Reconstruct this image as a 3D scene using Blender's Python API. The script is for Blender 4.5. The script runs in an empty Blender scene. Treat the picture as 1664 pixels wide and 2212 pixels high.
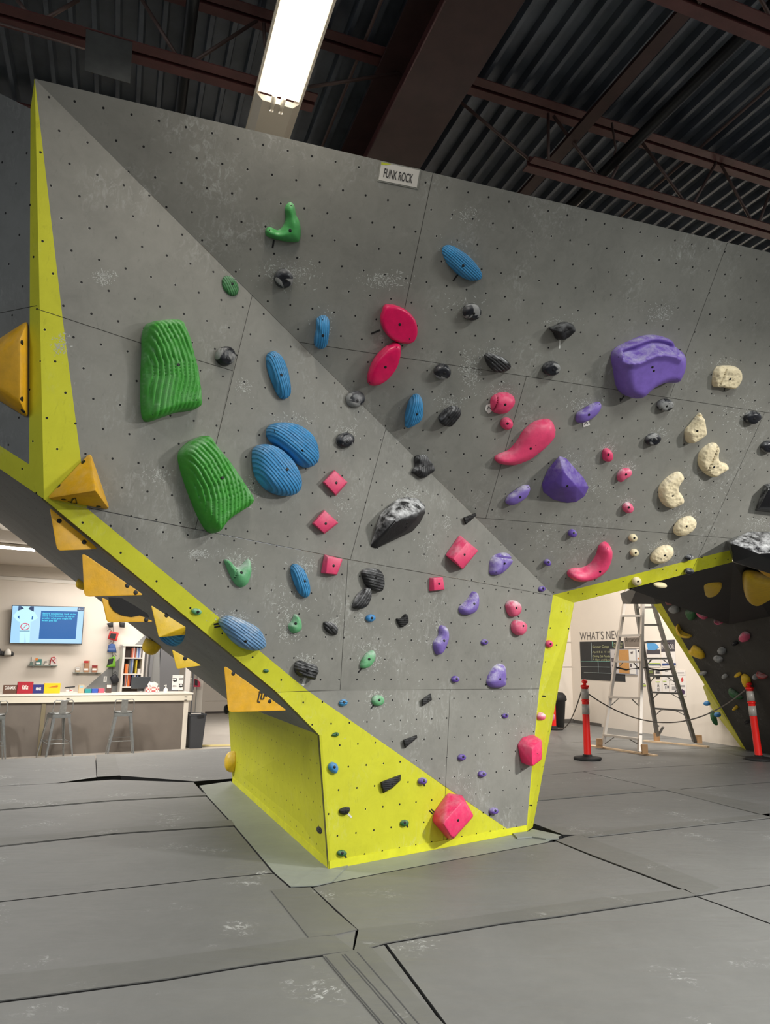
import bpy, bmesh, math, random
from mathutils import Vector, Matrix, noise
random.seed(7)
S = bpy.context.scene
COL = S.collection
V3 = Vector
# ---------------------------------------------------------------- camera
FPX, TH, PH, CH = 1550.0, math.atan(319/1550), math.radians(.85), 1.45
CAM = V3((0, 0, CH))
_F = V3((0, math.cos(TH), math.sin(TH))); _U = V3((0, -math.sin(TH), math.cos(TH))); _X = V3((1, 0, 0))
_r = _X*math.cos(PH) + _U*math.sin(PH); _u = -_X*math.sin(PH) + _U*math.cos(PH)
cd = bpy.data.cameras.new('camera'); cam = bpy.data.objects.new('camera', cd); COL.objects.link(cam)
cd.sensor_fit = 'HORIZONTAL'; cd.sensor_width = 36; cd.lens = 36*FPX/1664; cd.clip_start = .05; cd.clip_end = 200
M = Matrix((( _r.x, _u.x, -_F.x, 0), (_r.y, _u.y, -_F.y, 0), (_r.z, _u.z, -_F.z, CH), (0, 0, 0, 1)))
cam.matrix_world = M
S.camera = cam
# ---------------------------------------------------------------- light
S.view_settings.view_transform = 'Standard'; S.view_settings.look = 'None'
S.view_settings.gamma = 1; S.view_settings.exposure = 0.2
S.view_settings.use_curve_mapping = False
w = bpy.data.worlds.new('world'); S.world = w; w.use_nodes = True
w.node_tree.nodes['Background'].inputs[0].default_value = (.92, .96, 1, 1)
w.node_tree.nodes['Background'].inputs[1].default_value = .42
UG = V3((math.cos(math.radians(20.05)), math.sin(math.radians(20.05)), 0))   # building grid
VG = V3((-UG.y, UG.x, 0))
def area(name, loc, sx, sy, power, color=(1, .96, .9), direction=(0, 0, -1), along=None):
    l = bpy.data.lights.new(name, 'AREA'); l.shape = 'RECTANGLE'; l.size = sx; l.size_y = sy
    l.energy = power; l.color = color
    o = bpy.data.objects.new(name, l); COL.objects.link(o)
    z = -V3(direction).normalized(); y = V3(along or VG); y = (y - z*y.dot(z)).normalized(); x = y.cross(z)
    o.matrix_world = Matrix(((x.x, y.x, z.x, loc[0]), (x.y, y.y, z.y, loc[1]), (x.z, y.z, z.z, loc[2]), (0, 0, 0, 1)))
    return o
area('hall_lamp_right', (6.4, 2.8, 4.2), .15, .7, 900, (1, .975, .93))
area('added_fill_front_right', (3.2, 2.2, 4.9), .3, 2.2, 165, (.97, 1, .96))  # unseen fill light, added to brighten the upper right of the wall
area('hall_lamp_overhead', V3((-.47, 3.4, 5.0)) - VG*.1, .3, 2.2, 30, (1, .93, .84))
area('hall_lamp_behind', (3.4, -2.5, 5.0), .35, 2.4, 35, (1, .96, .9))
area('hall_lamp_behind_left', (-3.5, -1.5, 5.0), .35, 2.4, 150, (.95, .98, 1))
area('hall_lamp_left_far', (-6.2, 6.5, 4.8), .3, 1.2, 420, (1, .97, .92))
area('hall_lamp_right_far', (6.8, 12.5, 4.8), .35, 2.4, 260, (1, .95, .9))
# ---------------------------------------------------------------- geometry helpers
def ray(u, v):
    x = u-832; y = -(v-1106)
    return (_r*x + _u*y + _F*FPX).normalized()
class Plane:
    def __init__(s, o, e1, e2):                      # origin, in-plane axes
        s.o = V3(o); s.e1 = V3(e1).normalized(); e2 = V3(e2); s.e2 = (e2 - s.e1*e2.dot(s.e1)).normalized()
        s.n = s.e1.cross(s.e2).normalized()
        if s.n.dot(CAM - s.o) < 0: s.n = -s.n
    def at(s, u, v, h=0.0):
        d = ray(u, v); o = s.o + s.n*h
        return CAM + d*((o-CAM).dot(s.n)/d.dot(s.n))
    def uv(s, p): q = p-s.o; return (q.dot(s.e1), q.dot(s.e2))
    def pt(s, a, b, h=0.0): return s.o + s.e1*a + s.e2*b + s.n*h
def gz(u, v, z=0.0):
    d = ray(u, v); return CAM + d*((z-CH)/d.z)
def aty(u, v, y):
    d = ray(u, v); return CAM + d*(y/d.y)
def plane3(a, b, c): return Plane(a, b-a, c-a)
def lin(r, g, b):
    f = lambda c: (c/255/12.92) if c/255 <= .04045 else ((c/255+.055)/1.055)**2.4
    return (f(r), f(g), f(b))
def tag(o, label=None, cat=None, group=None, kind=None):
    if label: o['label'] = label
    if cat: o['category'] = cat
    if group: o['group'] = group
    if kind: o['kind'] = kind
    return o
def link(name, me, parent=None, m=None):
    o = bpy.data.objects.new(name, me); COL.objects.link(o)
    if m is not None: o.matrix_world = m
    if parent is not None:
        o.parent = parent; o.matrix_parent_inverse = parent_inv(parent)
    return o
def parent_inv(p): return world_of(p).inverted()
def world_of(p):
    m = p.matrix_basis.copy()
    return (world_of(p.parent) @ p.matrix_parent_inverse @ m) if p.parent else m
def mesh(name, verts, faces, mats, parent=None, smooth=False, mi=None, uvs=None, origin=None):
    me = bpy.data.meshes.new(name)
    o3 = V3(origin) if origin is not None else None
    vs = [tuple(V3(v)-o3) for v in verts] if o3 else [tuple(v) for v in verts]
    me.from_pydata(vs, [], [tuple(f) for f in faces])
    for m in (mats if isinstance(mats, (list, tuple)) else [mats]): me.materials.append(m)
    if mi: me.polygons.foreach_set('material_index', mi)
    if smooth: me.polygons.foreach_set('use_smooth', [True]*len(me.polygons))
    if uvs:
        l = me.uv_layers.new(name='UVMap')
        for p in me.polygons:
            for li in p.loop_indices: l.data[li].uv = uvs[me.loops[li].vertex_index]
    me.update()
    return link(name, me, parent, Matrix.Translation(o3) if o3 else None)
def empty(name, loc, rz=0.0, parent=None):
    o = bpy.data.objects.new(name, None); COL.objects.link(o); o.empty_display_size = .1
    o.matrix_world = Matrix.Translation(V3(loc)) @ Matrix.Rotation(rz, 4, 'Z')
    return o
def prism(name, pts, back, mat, parent=None, uvp=None, bevel=0.0):
    """closed slab: front polygon pts, extruded by vector back"""
    n = len(pts); vs = [V3(p) for p in pts] + [V3(p)+back for p in pts]
    fs = [list(range(n)), list(range(2*n-1, n-1, -1))] + [[i, i+n, (i+1) % n + n, (i+1) % n] for i in range(n)]
    uvs = [uvp.uv(v) for v in vs] if uvp else None
    o = mesh(name, vs, fs, mat, parent, uvs=uvs)
    bm = bmesh.new(); bm.from_mesh(o.data); bmesh.ops.recalc_face_normals(bm, faces=bm.faces)
    if bevel:
        bmesh.ops.bevel(bm, geom=list(bm.edges), offset=bevel, segments=2, profile=.6, affect='EDGES')
    bm.to_mesh(o.data); bm.free()
    return o
class MB:
    """collects shapes for ONE mesh object"""
    def __init__(s, m=None): s.v = []; s.f = []; s.sm = []; s.m = m or Matrix()
    def add(s, vs, fs, smooth=False):
        k = len(s.v); s.v += [s.m @ V3(v) for v in vs]; s.f += [[i+k for i in f] for f in fs]; s.sm += [smooth]*len(fs); return s
    def box(s, x0, x1, y0, y1, z0, z1):
        return s.add([(x, y, z) for x in (x0, x1) for y in (y0, y1) for z in (z0, z1)],
                     [(0, 1, 3, 2), (4, 6, 7, 5), (0, 4, 5, 1), (2, 3, 7, 6), (0, 2, 6, 4), (1, 5, 7, 3)])
    def bar(s, a, b, w, h=None, up=(0, 0, 1)):
        a = V3(a); b = V3(b); h = h or w; d = (b-a).normalized(); upv = V3(up)
        if abs(d.dot(upv)) > .98: upv = V3((1, 0, 0))
        x = d.cross(upv).normalized(); y = x.cross(d)
        vs = [p + x*(i*w/2) + y*(j*h/2) for p in (a, b) for i, j in ((-1, -1), (1, -1), (1, 1), (-1, 1))]
        return s.add(vs, [(3, 2, 1, 0), (4, 5, 6, 7)] + [(i, (i+1) % 4, (i+1) % 4+4, i+4) for i in range(4)])
    def tube(s, pts, r, n=8, caps=True):
        pts = [V3(p) for p in pts]; rs = r if isinstance(r, (list, tuple)) else [r]*len(pts)
        vs = []; fs = []; x = None
        for i, p in enumerate(pts):
            d = (pts[min(i+1, len(pts)-1)] - pts[max(i-1, 0)]).normalized()
            if x is None:
                x = d.cross(V3((0, 0, 1)) if abs(d.z) < .95 else V3((1, 0, 0))).normalized()
            x = (x - d*x.dot(d)).normalized(); y = d.cross(x)
            for k in range(n):
                t = 2*math.pi*k/n; vs.append(p + (x*math.cos(t) + y*math.sin(t))*rs[i])
        for i in range(len(pts)-1):
            for k in range(n):
                a = i*n+k; b = i*n+(k+1) % n; fs.append((a, b, b+n, a+n))
        if caps: fs += [tuple(range(n-1, -1, -1)), tuple(range(len(vs)-n, len(vs)))]
        return s.add(vs, fs, True)
    def lathe(s, prof, n=24, c=(0, 0, 0), sx=1, sy=1):
        vs = []; fs = []
        for r, z in prof:
            for k in range(n):
                t = 2*math.pi*k/n; vs.append((c[0]+r*math.cos(t)*sx, c[1]+r*math.sin(t)*sy, c[2]+z))
        for i in range(len(prof)-1):
            for k in range(n):
                a = i*n+k; b = i*n+(k+1) % n; fs.append((a, b, b+n, a+n))
        fs += [tuple(range(n-1, -1, -1)), tuple(range(len(vs)-n, len(vs)))]
        return s.add(vs, fs, True)
    def quad(s, *p): return s.add(p, [list(range(len(p)))])
    def build(s, name, mat, parent=None, bevel=0.0):
        me = bpy.data.meshes.new(name); me.from_pydata([tuple(v) for v in s.v], [], s.f); me.materials.append(mat)
        me.polygons.foreach_set('use_smooth', s.sm)
        if bevel:
            bm = bmesh.new(); bm.from_mesh(me)
            bmesh.ops.bevel(bm, geom=list(bm.edges), offset=bevel, segments=2, profile=.6, affect='EDGES'); bm.to_mesh(me); bm.free()
        me.update()
        o = bpy.data.objects.new(name, me); COL.objects.link(o)
        if parent is not None: o.parent = parent
        return o
def text(name, body, origin, ex, ey, height, mat, parent=None, width=None, depth=.001, shear=0, bold=0.0):
    """lettering lying in the plane (ex, ey) with its lower left corner at origin"""
    c = bpy.data.curves.new(name, 'FONT'); c.body = body; c.size = 1; c.extrude = 0; c.offset = bold; c.space_line = .95
    t = bpy.data.objects.new('tmp', c); COL.objects.link(t)
    dg = bpy.context.evaluated_depsgraph_get(); me = bpy.data.meshes.new_from_object(t.evaluated_get(dg))
    bpy.data.objects.remove(t); me.name = name
    xs = [v.co.x for v in me.vertices]; ys = [v.co.y for v in me.vertices]
    x0, x1, y0, y1 = min(xs), max(xs), min(ys), max(ys)
    sy = height/(y1-y0); sx = width/(x1-x0) if width else sy
    ex = V3(ex).normalized(); ey = V3(ey).normalized(); n = ex.cross(ey)
    for v in me.vertices:
        v.co = V3(origin) + ex*((v.co.x-x0)*sx + shear*(v.co.y-y0)*sy) + ey*((v.co.y-y0)*sy) + n*depth
    me.materials.clear(); me.materials.append(mat)
    o = bpy.data.objects.new(name, me); COL.objects.link(o)
    if parent is not None:
        o.parent = parent; o.matrix_parent_inverse = parent_inv(parent)
    return o
# ---------------------------------------------------------------- materials
class NT:
    def __init__(s, m): s.t = m.node_tree; s.n = s.t.nodes; s.l = s.t.links
    def new(s, t, **k):
        n = s.n.new(t)
        for a, b in k.items(): setattr(n, a, b)
        return n
    def math(s, op, a, b=None, c=None):
        n = s.n.new('ShaderNodeMath'); n.operation = op
        for i, x in enumerate((a, b, c)):
            if x is None: continue
            if isinstance(x, (int, float)): n.inputs[i].default_value = x
            else: s.l.new(x, n.inputs[i])
        return n.outputs[0]
    def mix(s, f, a, b):
        n = s.n.new('ShaderNodeMix'); n.data_type = 'RGBA'
        for k, x in ((0, f), (6, a), (7, b)):
            if isinstance(x, (int, float)): n.inputs[k].default_value = x
            elif isinstance(x, tuple): n.inputs[k].default_value = (*x[:3], 1)
            else: s.l.new(x, n.inputs[k])
        return n.outputs[2]
    def noise(s, scale, detail=3, rough=.55, vec=None, dist=0):
        n = s.n.new('ShaderNodeTexNoise'); n.inputs['Scale'].default_value = scale
        n.inputs['Detail'].default_value = detail; n.inputs['Roughness'].default_value = rough
        n.inputs['Distortion'].default_value = dist
        s.l.new(vec if vec is not None else s.obj(), n.inputs['Vector']); return n.outputs[0]
    def obj(s):
        if not hasattr(s, '_o'): s._o = s.n.new('ShaderNodeTexCoord')
        return s._o.outputs['Object']
    def geo(s):
        if not hasattr(s, '_g'): s._g = s.n.new('ShaderNodeNewGeometry')
        return s._g.outputs['Position']
    def ramp(s, x, a, b, lo=0.0, hi=1.0):
        n = s.n.new('ShaderNodeMapRange'); n.inputs[1].default_value = a; n.inputs[2].default_value = b
        n.inputs[3].default_value = lo; n.inputs[4].default_value = hi; s.l.new(x, n.inputs[0]); return n.outputs[0]
    def bump(s, h, strength=.3, dist=.01):
        n = s.n.new('ShaderNodeBump'); n.inputs['Strength'].default_value = strength; n.inputs['Distance'].default_value = dist
        s.l.new(h, n.inputs['Height']); s.l.new(n.outputs[0], s.n['Principled BSDF'].inputs['Normal'])
    def scale(s, vec, k):
        n = s.n.new('ShaderNodeMapping'); n.inputs['Scale'].default_value = k; s.l.new(vec, n.inputs['Vector']); return n.outputs[0]
    def base(s, c): s.l.new(c, s.n['Principled BSDF'].inputs['Base Color'])
def mat(name, col, rough=.6, metal=0.0, var=.0, vs=8.0, bump=0.0, bs=40.0, spec=.5, emis=None, es=0.0, coat=0.0):
    m = bpy.data.materials.new(name); m.use_nodes = True; b = m.node_tree.nodes['Principled BSDF']
    b.inputs['Base Color'].default_value = (*col, 1); b.inputs['Roughness'].default_value = rough
    b.inputs['Metallic'].default_value = metal; b.inputs['Specular IOR Level'].default_value = spec
    if coat: b.inputs['Coat Weight'].default_value = coat; b.inputs['Coat Roughness'].default_value = .15
    n = NT(m)
    if var:
        x = n.noise(vs, 4); n.base(n.mix(n.ramp(x, .3, .7), tuple(c*(1-var) for c in col), tuple(min(1, c*(1+var)) for c in col)))
    if bump: n.bump(n.noise(bs, 3), bump, .01)
    if emis: b.inputs['Emission Color'].default_value = (*emis, 1); b.inputs['Emission Strength'].default_value = es
    return m
def panel_mat(name, col, grid, dark=.75, chalk=.5, streak=(1, 1), edge=None):
    """painted plywood with a staggered grid of drilled T-nut holes; grid = (u0, v0, du, dv) in metres on UV"""
    m = bpy.data.materials.new(name); m.use_nodes = True; n = NT(m); b = m.node_tree.nodes['Principled BSDF']
    b.inputs['Roughness'].default_value = .62; b.inputs['Specular IOR Level'].default_value = .35
    uvn = n.new('ShaderNodeUVMap'); sep = n.new('ShaderNodeSeparateXYZ'); n.l.new(uvn.outputs[0], sep.inputs[0])
    u0, v0, du, dv = grid
    vv = n.math('DIVIDE', n.math('SUBTRACT', sep.outputs[1], v0), dv)
    row = n.math('FLOOR', n.math('ADD', vv, .5))
    fy = n.math('MULTIPLY', n.math('SUBTRACT', vv, row), dv)
    off = n.math('MULTIPLY', n.math('FLOORED_MODULO', row, 2.0), .5)
    uu = n.math('ADD', n.math('DIVIDE', n.math('SUBTRACT', sep.outputs[0], u0), du), off)
    fx = n.math('MULTIPLY', n.math('SUBTRACT', uu, n.math('FLOOR', n.math('ADD', uu, .5))), du)
    r = n.math('SQRT', n.math('ADD', n.math('MULTIPLY', fx, fx), n.math('MULTIPLY', fy, fy)))
    hole = n.ramp(r, .0062, .0078, 1, 0)
    rim = n.ramp(r, .008, .0105, 1, 0)
    g = n.geo()
    big = n.ramp(n.noise(1.6, 5, .6, g), .3, .7); fine = n.ramp(n.noise(9, 6, .7, g, .8), .3, .75)
    c1 = n.mix(big, tuple(c*dark for c in col), col)
    c2 = n.mix(n.math('MULTIPLY', fine, .35), c1, tuple(min(1, c*1.25+.01) for c in col))
    # chalk hand marks and scuffs
    cm = n.math('MULTIPLY', n.ramp(n.noise(2.3, 3, .5, g, .4), .50, .70), n.ramp(n.noise(26, 7, .75, n.scale(g, (1, 1, .45)), 1.2), .5, .72))
    sp = n.math('MULTIPLY', n.ramp(n.noise(75, 2, .5, g), .74, .80), .5)
    c3 = n.mix(n.math('MULTIPLY', n.math('MAXIMUM', cm, sp), chalk), c2, (.62, .63, .6))
    # dark shoe scuffs
    sc = n.math('MULTIPLY', n.ramp(n.noise(30, 5, .7, n.scale(g, (1, 1, .3)), .6), .60, .72), .38)
    c4 = n.mix(sc, c3, tuple(c*.55 for c in col))
    c5 = n.mix(n.math('MULTIPLY', rim, n.ramp(n.noise(14, 1, .5, g), .52, .62)), c4, tuple(min(1, c*1.5+.05) for c in col))
    n.base(n.mix(hole, c5, (.006, .006, .006)))
    n.bump(n.math('SUBTRACT', n.math('MULTIPLY', n.noise(60, 4, .6, g), .12), hole), .35, .004)
    return m
def hold_mat(name, col, kind='plain', chalk=.35, rough=.5, k=60.0, dark=None):
    m = bpy.data.materials.new(name); m.use_nodes = True; n = NT(m); b = m.node_tree.nodes['Principled BSDF']
    b.inputs['Roughness'].default_value = rough; b.inputs['Specular IOR Level'].default_value = .4
    o = n.obj(); g = n.geo()
    var = n.ramp(n.noise(18, 4, .6, g), .3, .7)
    c = n.mix(var, tuple(x*.82 for x in col), col)
    h = None
    if kind in ('ridge', 'wood', 'slate'):
        wv = n.new('ShaderNodeTexWave'); wv.wave_type = 'BANDS'; wv.bands_direction = 'Y'
        wv.inputs['Scale'].default_value = k; wv.inputs['Distortion'].default_value = {'ridge': 1.6, 'wood': 2.2, 'slate': 3.0}[kind]
        wv.inputs['Detail'].default_value = 2; wv.inputs['Detail Scale'].default_value = .35
        wn = n.scale(o, (.5, 1, .15)); n.l.new(wn, wv.inputs['Vector'])
        h = n.ramp(wv.outputs['Fac'], .1, .75)
        c = n.mix(h, tuple(x*(.62 if kind != 'slate' else .5) for x in col), c)
    if kind == 'pore':
        vo = n.new('ShaderNodeTexVoronoi'); vo.inputs['Scale'].default_value = 28; n.l.new(g, vo.inputs['Vector'])
        h = n.math('ADD', n.ramp(vo.outputs[0], .1, .6), n.math('MULTIPLY', n.noise(45, 4, .7, g), .8))
        c = n.mix(n.ramp(vo.outputs[0], .05, .3, .45, 0), c, tuple(x*.5 for x in col))
    if kind == 'dual' and dark:
        d = n.ramp(n.noise(9, 2, .5, g, .6), .43, .46); c = n.mix(d, c, dark); h = n.noise(50, 4, .7, g)
        n.l.new(n.ramp(d, 0, 1, .85, .25), b.inputs['Roughness'])
    if kind == 'rock': h = n.math('ADD', n.noise(22, 6, .7, g, .5), n.math('MULTIPLY', n.noise(70, 3, .6, g), .3))
    if h is None: h = n.math('MULTIPLY', n.noise(90, 3, .6, g), .25)
    sepn = n.new('ShaderNodeSeparateXYZ'); nn = n.new('ShaderNodeNewGeometry'); n.l.new(nn.outputs['Normal'], sepn.inputs[0])
    up = n.ramp(sepn.outputs[2], -.35, .55)           # chalk gets pressed onto the graspable upper lips
    ch = n.math('MULTIPLY', n.math('MULTIPLY', n.ramp(n.noise(13, 5, .7, g), .40, .68), up), chalk)
    if kind in ('ridge', 'slate'): ch = n.math('MULTIPLY', ch, n.ramp(h, .2, .9, .4, 1))
    n.base(n.mix(ch, c, (.72, .73, .74)))
    n.bump(h, .9 if kind in ('ridge', 'wood', 'slate', 'pore', 'rock') else .35, .006)
    return m
GREY = lin(136, 135, 128); YEL = lin(200, 200, 42)
G2 = (.212, .068, .1565, .1575)
Mt = {}
Mt['g2'] = panel_mat('grey_paint_holes_upper', GREY, G2, chalk=.55)
Mt['y2'] = panel_mat('lime_paint_holes_upper', YEL, G2, .85, .35)
G1 = (.163, 4.482, .157, .1665)
Mt['g1'] = panel_mat('grey_paint_holes_left', GREY, G1, chalk=.4); Mt['y1'] = panel_mat('lime_paint_holes_left', YEL, G1, .85, .35)
GQ = (.548, .832, .1615, .155)
Mt['gq'] = panel_mat('grey_paint_holes_lower', GREY, GQ, chalk=.6); Mt['yq'] = panel_mat('lime_paint_holes_lower', YEL, GQ, .85, .35)
GQ1 = (1.068, 1.465, .162, .155)
Mt['gq1'] = panel_mat('grey_paint_holes_band', GREY, GQ1, chalk=.6); Mt['yq1'] = panel_mat('lime_paint_holes_band', YEL, GQ1, .85, .35)
GW = (.1, .1, .2, .15)
Mt['yw'] = panel_mat('lime_paint_holes_side', YEL, GW, .88, .2); Mt['gw'] = panel_mat('grey_paint_holes_side', lin(122, 124, 122), GW, chalk=.25)
Mt['black_ply'] = mat('dark_painted_ply', lin(62, 61, 58), .7, var=.25, vs=5)
Mt['seam'] = mat('dark_seam', lin(40, 38, 33), .9)
Mt['ply_edge'] = mat('scuffed_olive_edge', lin(104, 102, 52), .7, var=.3, vs=20)
Mt['mat'] = None
# ---------------------------------------------------------------- wall planes
A = gz(711, 1878); Cb = gz(1137, 1797); Bb = gz(503, 1690)
HT = 4.66
T = gz(75, 170, HT); T2 = gz(1585, 527, HT)
d2 = (T2-T).normalized(); perp = V3((d2.y, -d2.x, 0)); b_ = math.radians(37)
P2 = Plane(T, d2, V3((0, 0, -1))*math.cos(b_) - perp*math.sin(b_))
Q0 = Plane(A, Cb-A, (0, 0, 1))
S0 = Q0.at(598, 1495); S2 = Q0.at(1165, 1488); VX = P2.at(1195, 1285)
_q = plane3(S0, S2, VX); Q1 = Plane(S0, Q0.e1, (VX-S0)); Q1 = Plane(Q1.o - Q1.e1*Q1.uv(A)[0], Q0.e1, _q.n.cross(Q0.e1)*(1 if _q.n.cross(Q0.e1).z > 0 else -1))
# continue the row count of the lower board onto the upper one
_d = 1.217 - Q1.uv(S2)[1]; Q1 = Plane(Q1.o - Q1.e2*_d, Q1.e1, Q1.e2)
LX = Q1.at(210, 1105); _p = plane3(T, VX, LX)
_h = V3((-_p.n.y, _p.n.x, 0)).normalized(); _h = _h if _h.x > 0 else -_h
_e = _p.n.cross(_h); _e = _e if _e.z > 0 else -_e
P1 = Plane(T - _e*(HT/_e.z)*1.0, _h, _e); P1 = Plane(P1.o - P1.e1*P1.uv(T)[0], _h, _e)
EX = P1.at(95, 1078); FX = Q0.at(690, 1588)
TL = gz(0, 202, HT)
P3 = Plane(T, TL-T, EX-T)
WS = Plane(A, Bb-A, (0, 0, 1)); GX = WS.at(492, 1512)
P4 = plane3(EX, FX, GX); P4 = Plane(EX, FX-EX, P4.n.cross(FX-EX))
wall = tag(empty('climbing_wall', ((A.x+Cb.x)/2+.1, (A.y+Cb.y)/2+.3, 0)), 'tall faceted grey climbing wall with lime painted edges, rising from the mats in the middle', 'climbing wall')
def facet(name, plane, pts, m, th=.018, raw=()):
    ps = [plane.at(*p) if isinstance(p, tuple) else p for p in pts]
    return prism(name, ps, -plane.n*th, Mt[m], wall, plane)
def seam(plane, *pts, w=.0034, parent=None):
    ps = [plane.at(*p) for p in pts]; mb = MB()
    for a, b in zip(ps, ps[1:]):
        s = (b-a).normalized().cross(plane.n)*w/2; q = plane.n*.0006
        mb.quad(a-s+q, b-s+q, b+s+q, a+s+q)
    o = mb.build('panel_seam', Mt['seam']); o.parent = parent or wall; o.matrix_parent_inverse = parent_inv(parent or wall)
E2 = P2.pt
# upper right field, six plywood boards
us = [0, 2.44, 4.9, 7.3]
R2 = lambda u, v: P2.pt(u, v)
xr = P2.uv(P2.at(1578, 1188)); xk = P2.uv(VX)
v1 = 1.258; v2_ = 2.515
# fold line T->VX in plane coordinates
fold = lambda v: v*xk[0]/xk[1]
facet('board', P2, [T, R2(2.44, 0), R2(2.44, v1), R2(fold(v1), v1)], 'g2')
facet('board', P2, [R2(2.44, 0), R2(4.9, 0), R2(4.9, v1), R2(2.44, v1)], 'g2')
facet('board', P2, [R2(4.9, 0), R2(7.3, 0), R2(7.3, v1), R2(4.9, v1)], 'g2')
um = P2.uv(P2.at(1138, 812))[0]; um2 = P2.uv(P2.at(1653, 890))[0]
ls = lambda u: xk[1] + (xr[1]-xk[1])*(u-xk[0])/(xr[0]-xk[0])          # top of the lime border
facet('board', P2, [R2(fold(v1), v1), R2(um, v1), R2(um, v2_), R2(fold(v2_), v2_)], 'g2')
facet('board', P2, [R2(um, v1), R2(um2, v1), R2(um2, v2_), R2(um, v2_)], 'g2')
facet('board', P2, [R2(um2, v1), R2(7.3, v1), R2(7.3, v2_), R2(um2, v2_)], 'g2')
facet('board', P2, [R2(fold(v2_), v2_), R2(um2, v2_), R2(um2, ls(um2)), VX], 'g2')
facet('board', P2, [R2(um2, v2_), R2(7.3, v2_), R2(7.3, max(ls(xr[0]), v2_+.02)), R2(xr[0], ls(xr[0])), R2(um2, ls(um2))], 'g2')
KX = P2.at(1240, 1302); ST = P2.at(1584, 1214)
facet('lime_border', P2, [VX, P2.at(1578, 1188), ST, KX], 'y2')
for a, b in (((2.44, 0), (2.44, v1)), ((4.9, 0), (4.9, v1)), ((um, v1), (um, v2_)), ((um2, v1), (um2-.05, v2_+.4)), ((fold(v1), v1), (7.3, v1)), ((fold(v2_), v2_), (7.3, v2_))):
    p, q = R2(*a), R2(*b); s = (q-p).normalized().cross(P2.n)*.0017; k = P2.n*.0006
    o = MB().quad(p-s+k, q-s+k, q+s+k, p+s+k).build('panel_seam', Mt['seam']); o.parent = wall; o.matrix_parent_inverse = parent_inv(wall)
# left tall triangle
facet('board', P1, [T, P1.at(541, 635), P1.at(503, 801), P1.at(135, 685)], 'g1')
facet('board', P1, [P1.at(135, 685), P1.at(503, 801), P1.at(422, 1143), P1.at(188, 1097)], 'g1')
facet('board', P1, [P1.at(541, 635), P1.at(840, 932), P1.at(757, 1209), P1.at(422, 1143)], 'g1')
facet('board', P1, [P1.at(840, 932), VX, P1.at(757, 1209)], 'g1')
facet('lime_spike', P1, [T, P1.at(135, 685), P1.at(188, 1097), EX], 'y1')
seam(P1, (82, 668), (310, 743), (503, 801)); seam(P1, (547, 630), (422, 1143)); seam(P1, (834, 925), (757, 1209))
seam(P1, (190, 1097), (422, 1143), (757, 1209), (1190, 1286), w=.003)
# overhanging middle band
L0 = Q1.at(188, 1098)
facet('board', Q1, [L0, Q1.at(752, 1209), Q1.at(735, 1491.5), Q1.at(665, 1492)], 'gq1')
facet('board', Q1, [Q1.at(752, 1209), VX, S2, Q1.at(735, 1491.5)], 'gq1')
facet('lime_edge_band', Q1, [EX, L0, Q1.at(665, 1492), S0], 'yq1')
seam(Q1, (752, 1209), (735, 1491)); seam(Q0, (600, 1495), (735, 1491), (1165, 1488))
# vertical foot
facet('board', Q0, [Q0.at(665, 1492), Q0.at(973, 1490), Q0.at(962, 1700), Q0.at(905, 1659)], 'gq')
facet('board', Q0, [Q0.at(973, 1490), S2, Cb, Q0.at(1112, 1801), Q0.at(962, 1700)], 'gq')
facet('lime_foot', Q0, [S0, Q0.at(665, 1492), Q0.at(905, 1659), Q0.at(1112, 1801), A, FX], 'yq')
seam(Q0, (973, 1490), (963, 1690), (958, 1832))
# narrow return on the right and the side facing the front desk
SB = gz(1150, 1788)
prism('lime_return', [VX, KX, SB, Cb, S2], V3((.01, .02, 0)), Mt['yq'], wall, Plane(Cb, SB-Cb, (0, 0, 1)))
prism('lime_side', [A, FX, GX, Bb], -WS.n*.018, Mt['yw'], wall, WS)
seam(WS, (706, 1878), (692, 1590), w=.004)
E3 = P3.at
crease = [EX, P3.at(0, 1013), P3.at(-160, 905)]
TLL = T + (TL-T)*3.2
prism('side_board', [P3.at(66, 235), P3.at(63, 1003), P3.at(0, 963), P3.at(-160, 855), P3.at(-160, 300), TL], -P3.n*.018, Mt['gw'], wall, P3)
prism('lime_corner_band', [T, EX, crease[1], crease[2], P3.at(-160, 855), P3.at(0, 963), P3.at(63, 1003), P3.at(66, 235)], -P3.n*.018, Mt['yw'], wall, P3)
seam(P3, (0, 676), (80, 660)); seam(P3, (-100, 700), (0, 676))
oe = -P1.n*.055
for p, q in ((EX, S0), (S0, FX)): prism('scuffed_edge', [p, q, q+oe, p+oe], V3((0, .01, -.006)), Mt['ply_edge'], wall)
prism('scuffed_edge', [FX, A, A+oe*.25, FX+oe*.35], V3((-.004, .003, 0)), Mt['ply_edge'], wall)
P4far = P4.at(0, 1130); P4ff = P4.at(-160, 1015); e3, s3, f3 = EX+oe*.98, S0+oe*.98, FX+oe*.98
for tri in ((e3, s3, GX), (s3, f3, GX), (e3, GX, P4far), (e3, P4far, P4ff, crease[2]-P3.n*.02, crease[1]-P3.n*.02)):
    prism('underside_board', list(tri), -P4.n*.018, Mt['gw'], wall, P4)
seam(P4, (80, 1075), (100, 1175), (135, 1237))
print('P4far', P4far, 'E', EX, 'F', FX, 'G', GX, 'P4n', P4.n, 'crease', crease[1], (crease[1]-P4.o).dot(P4.n))
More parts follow.
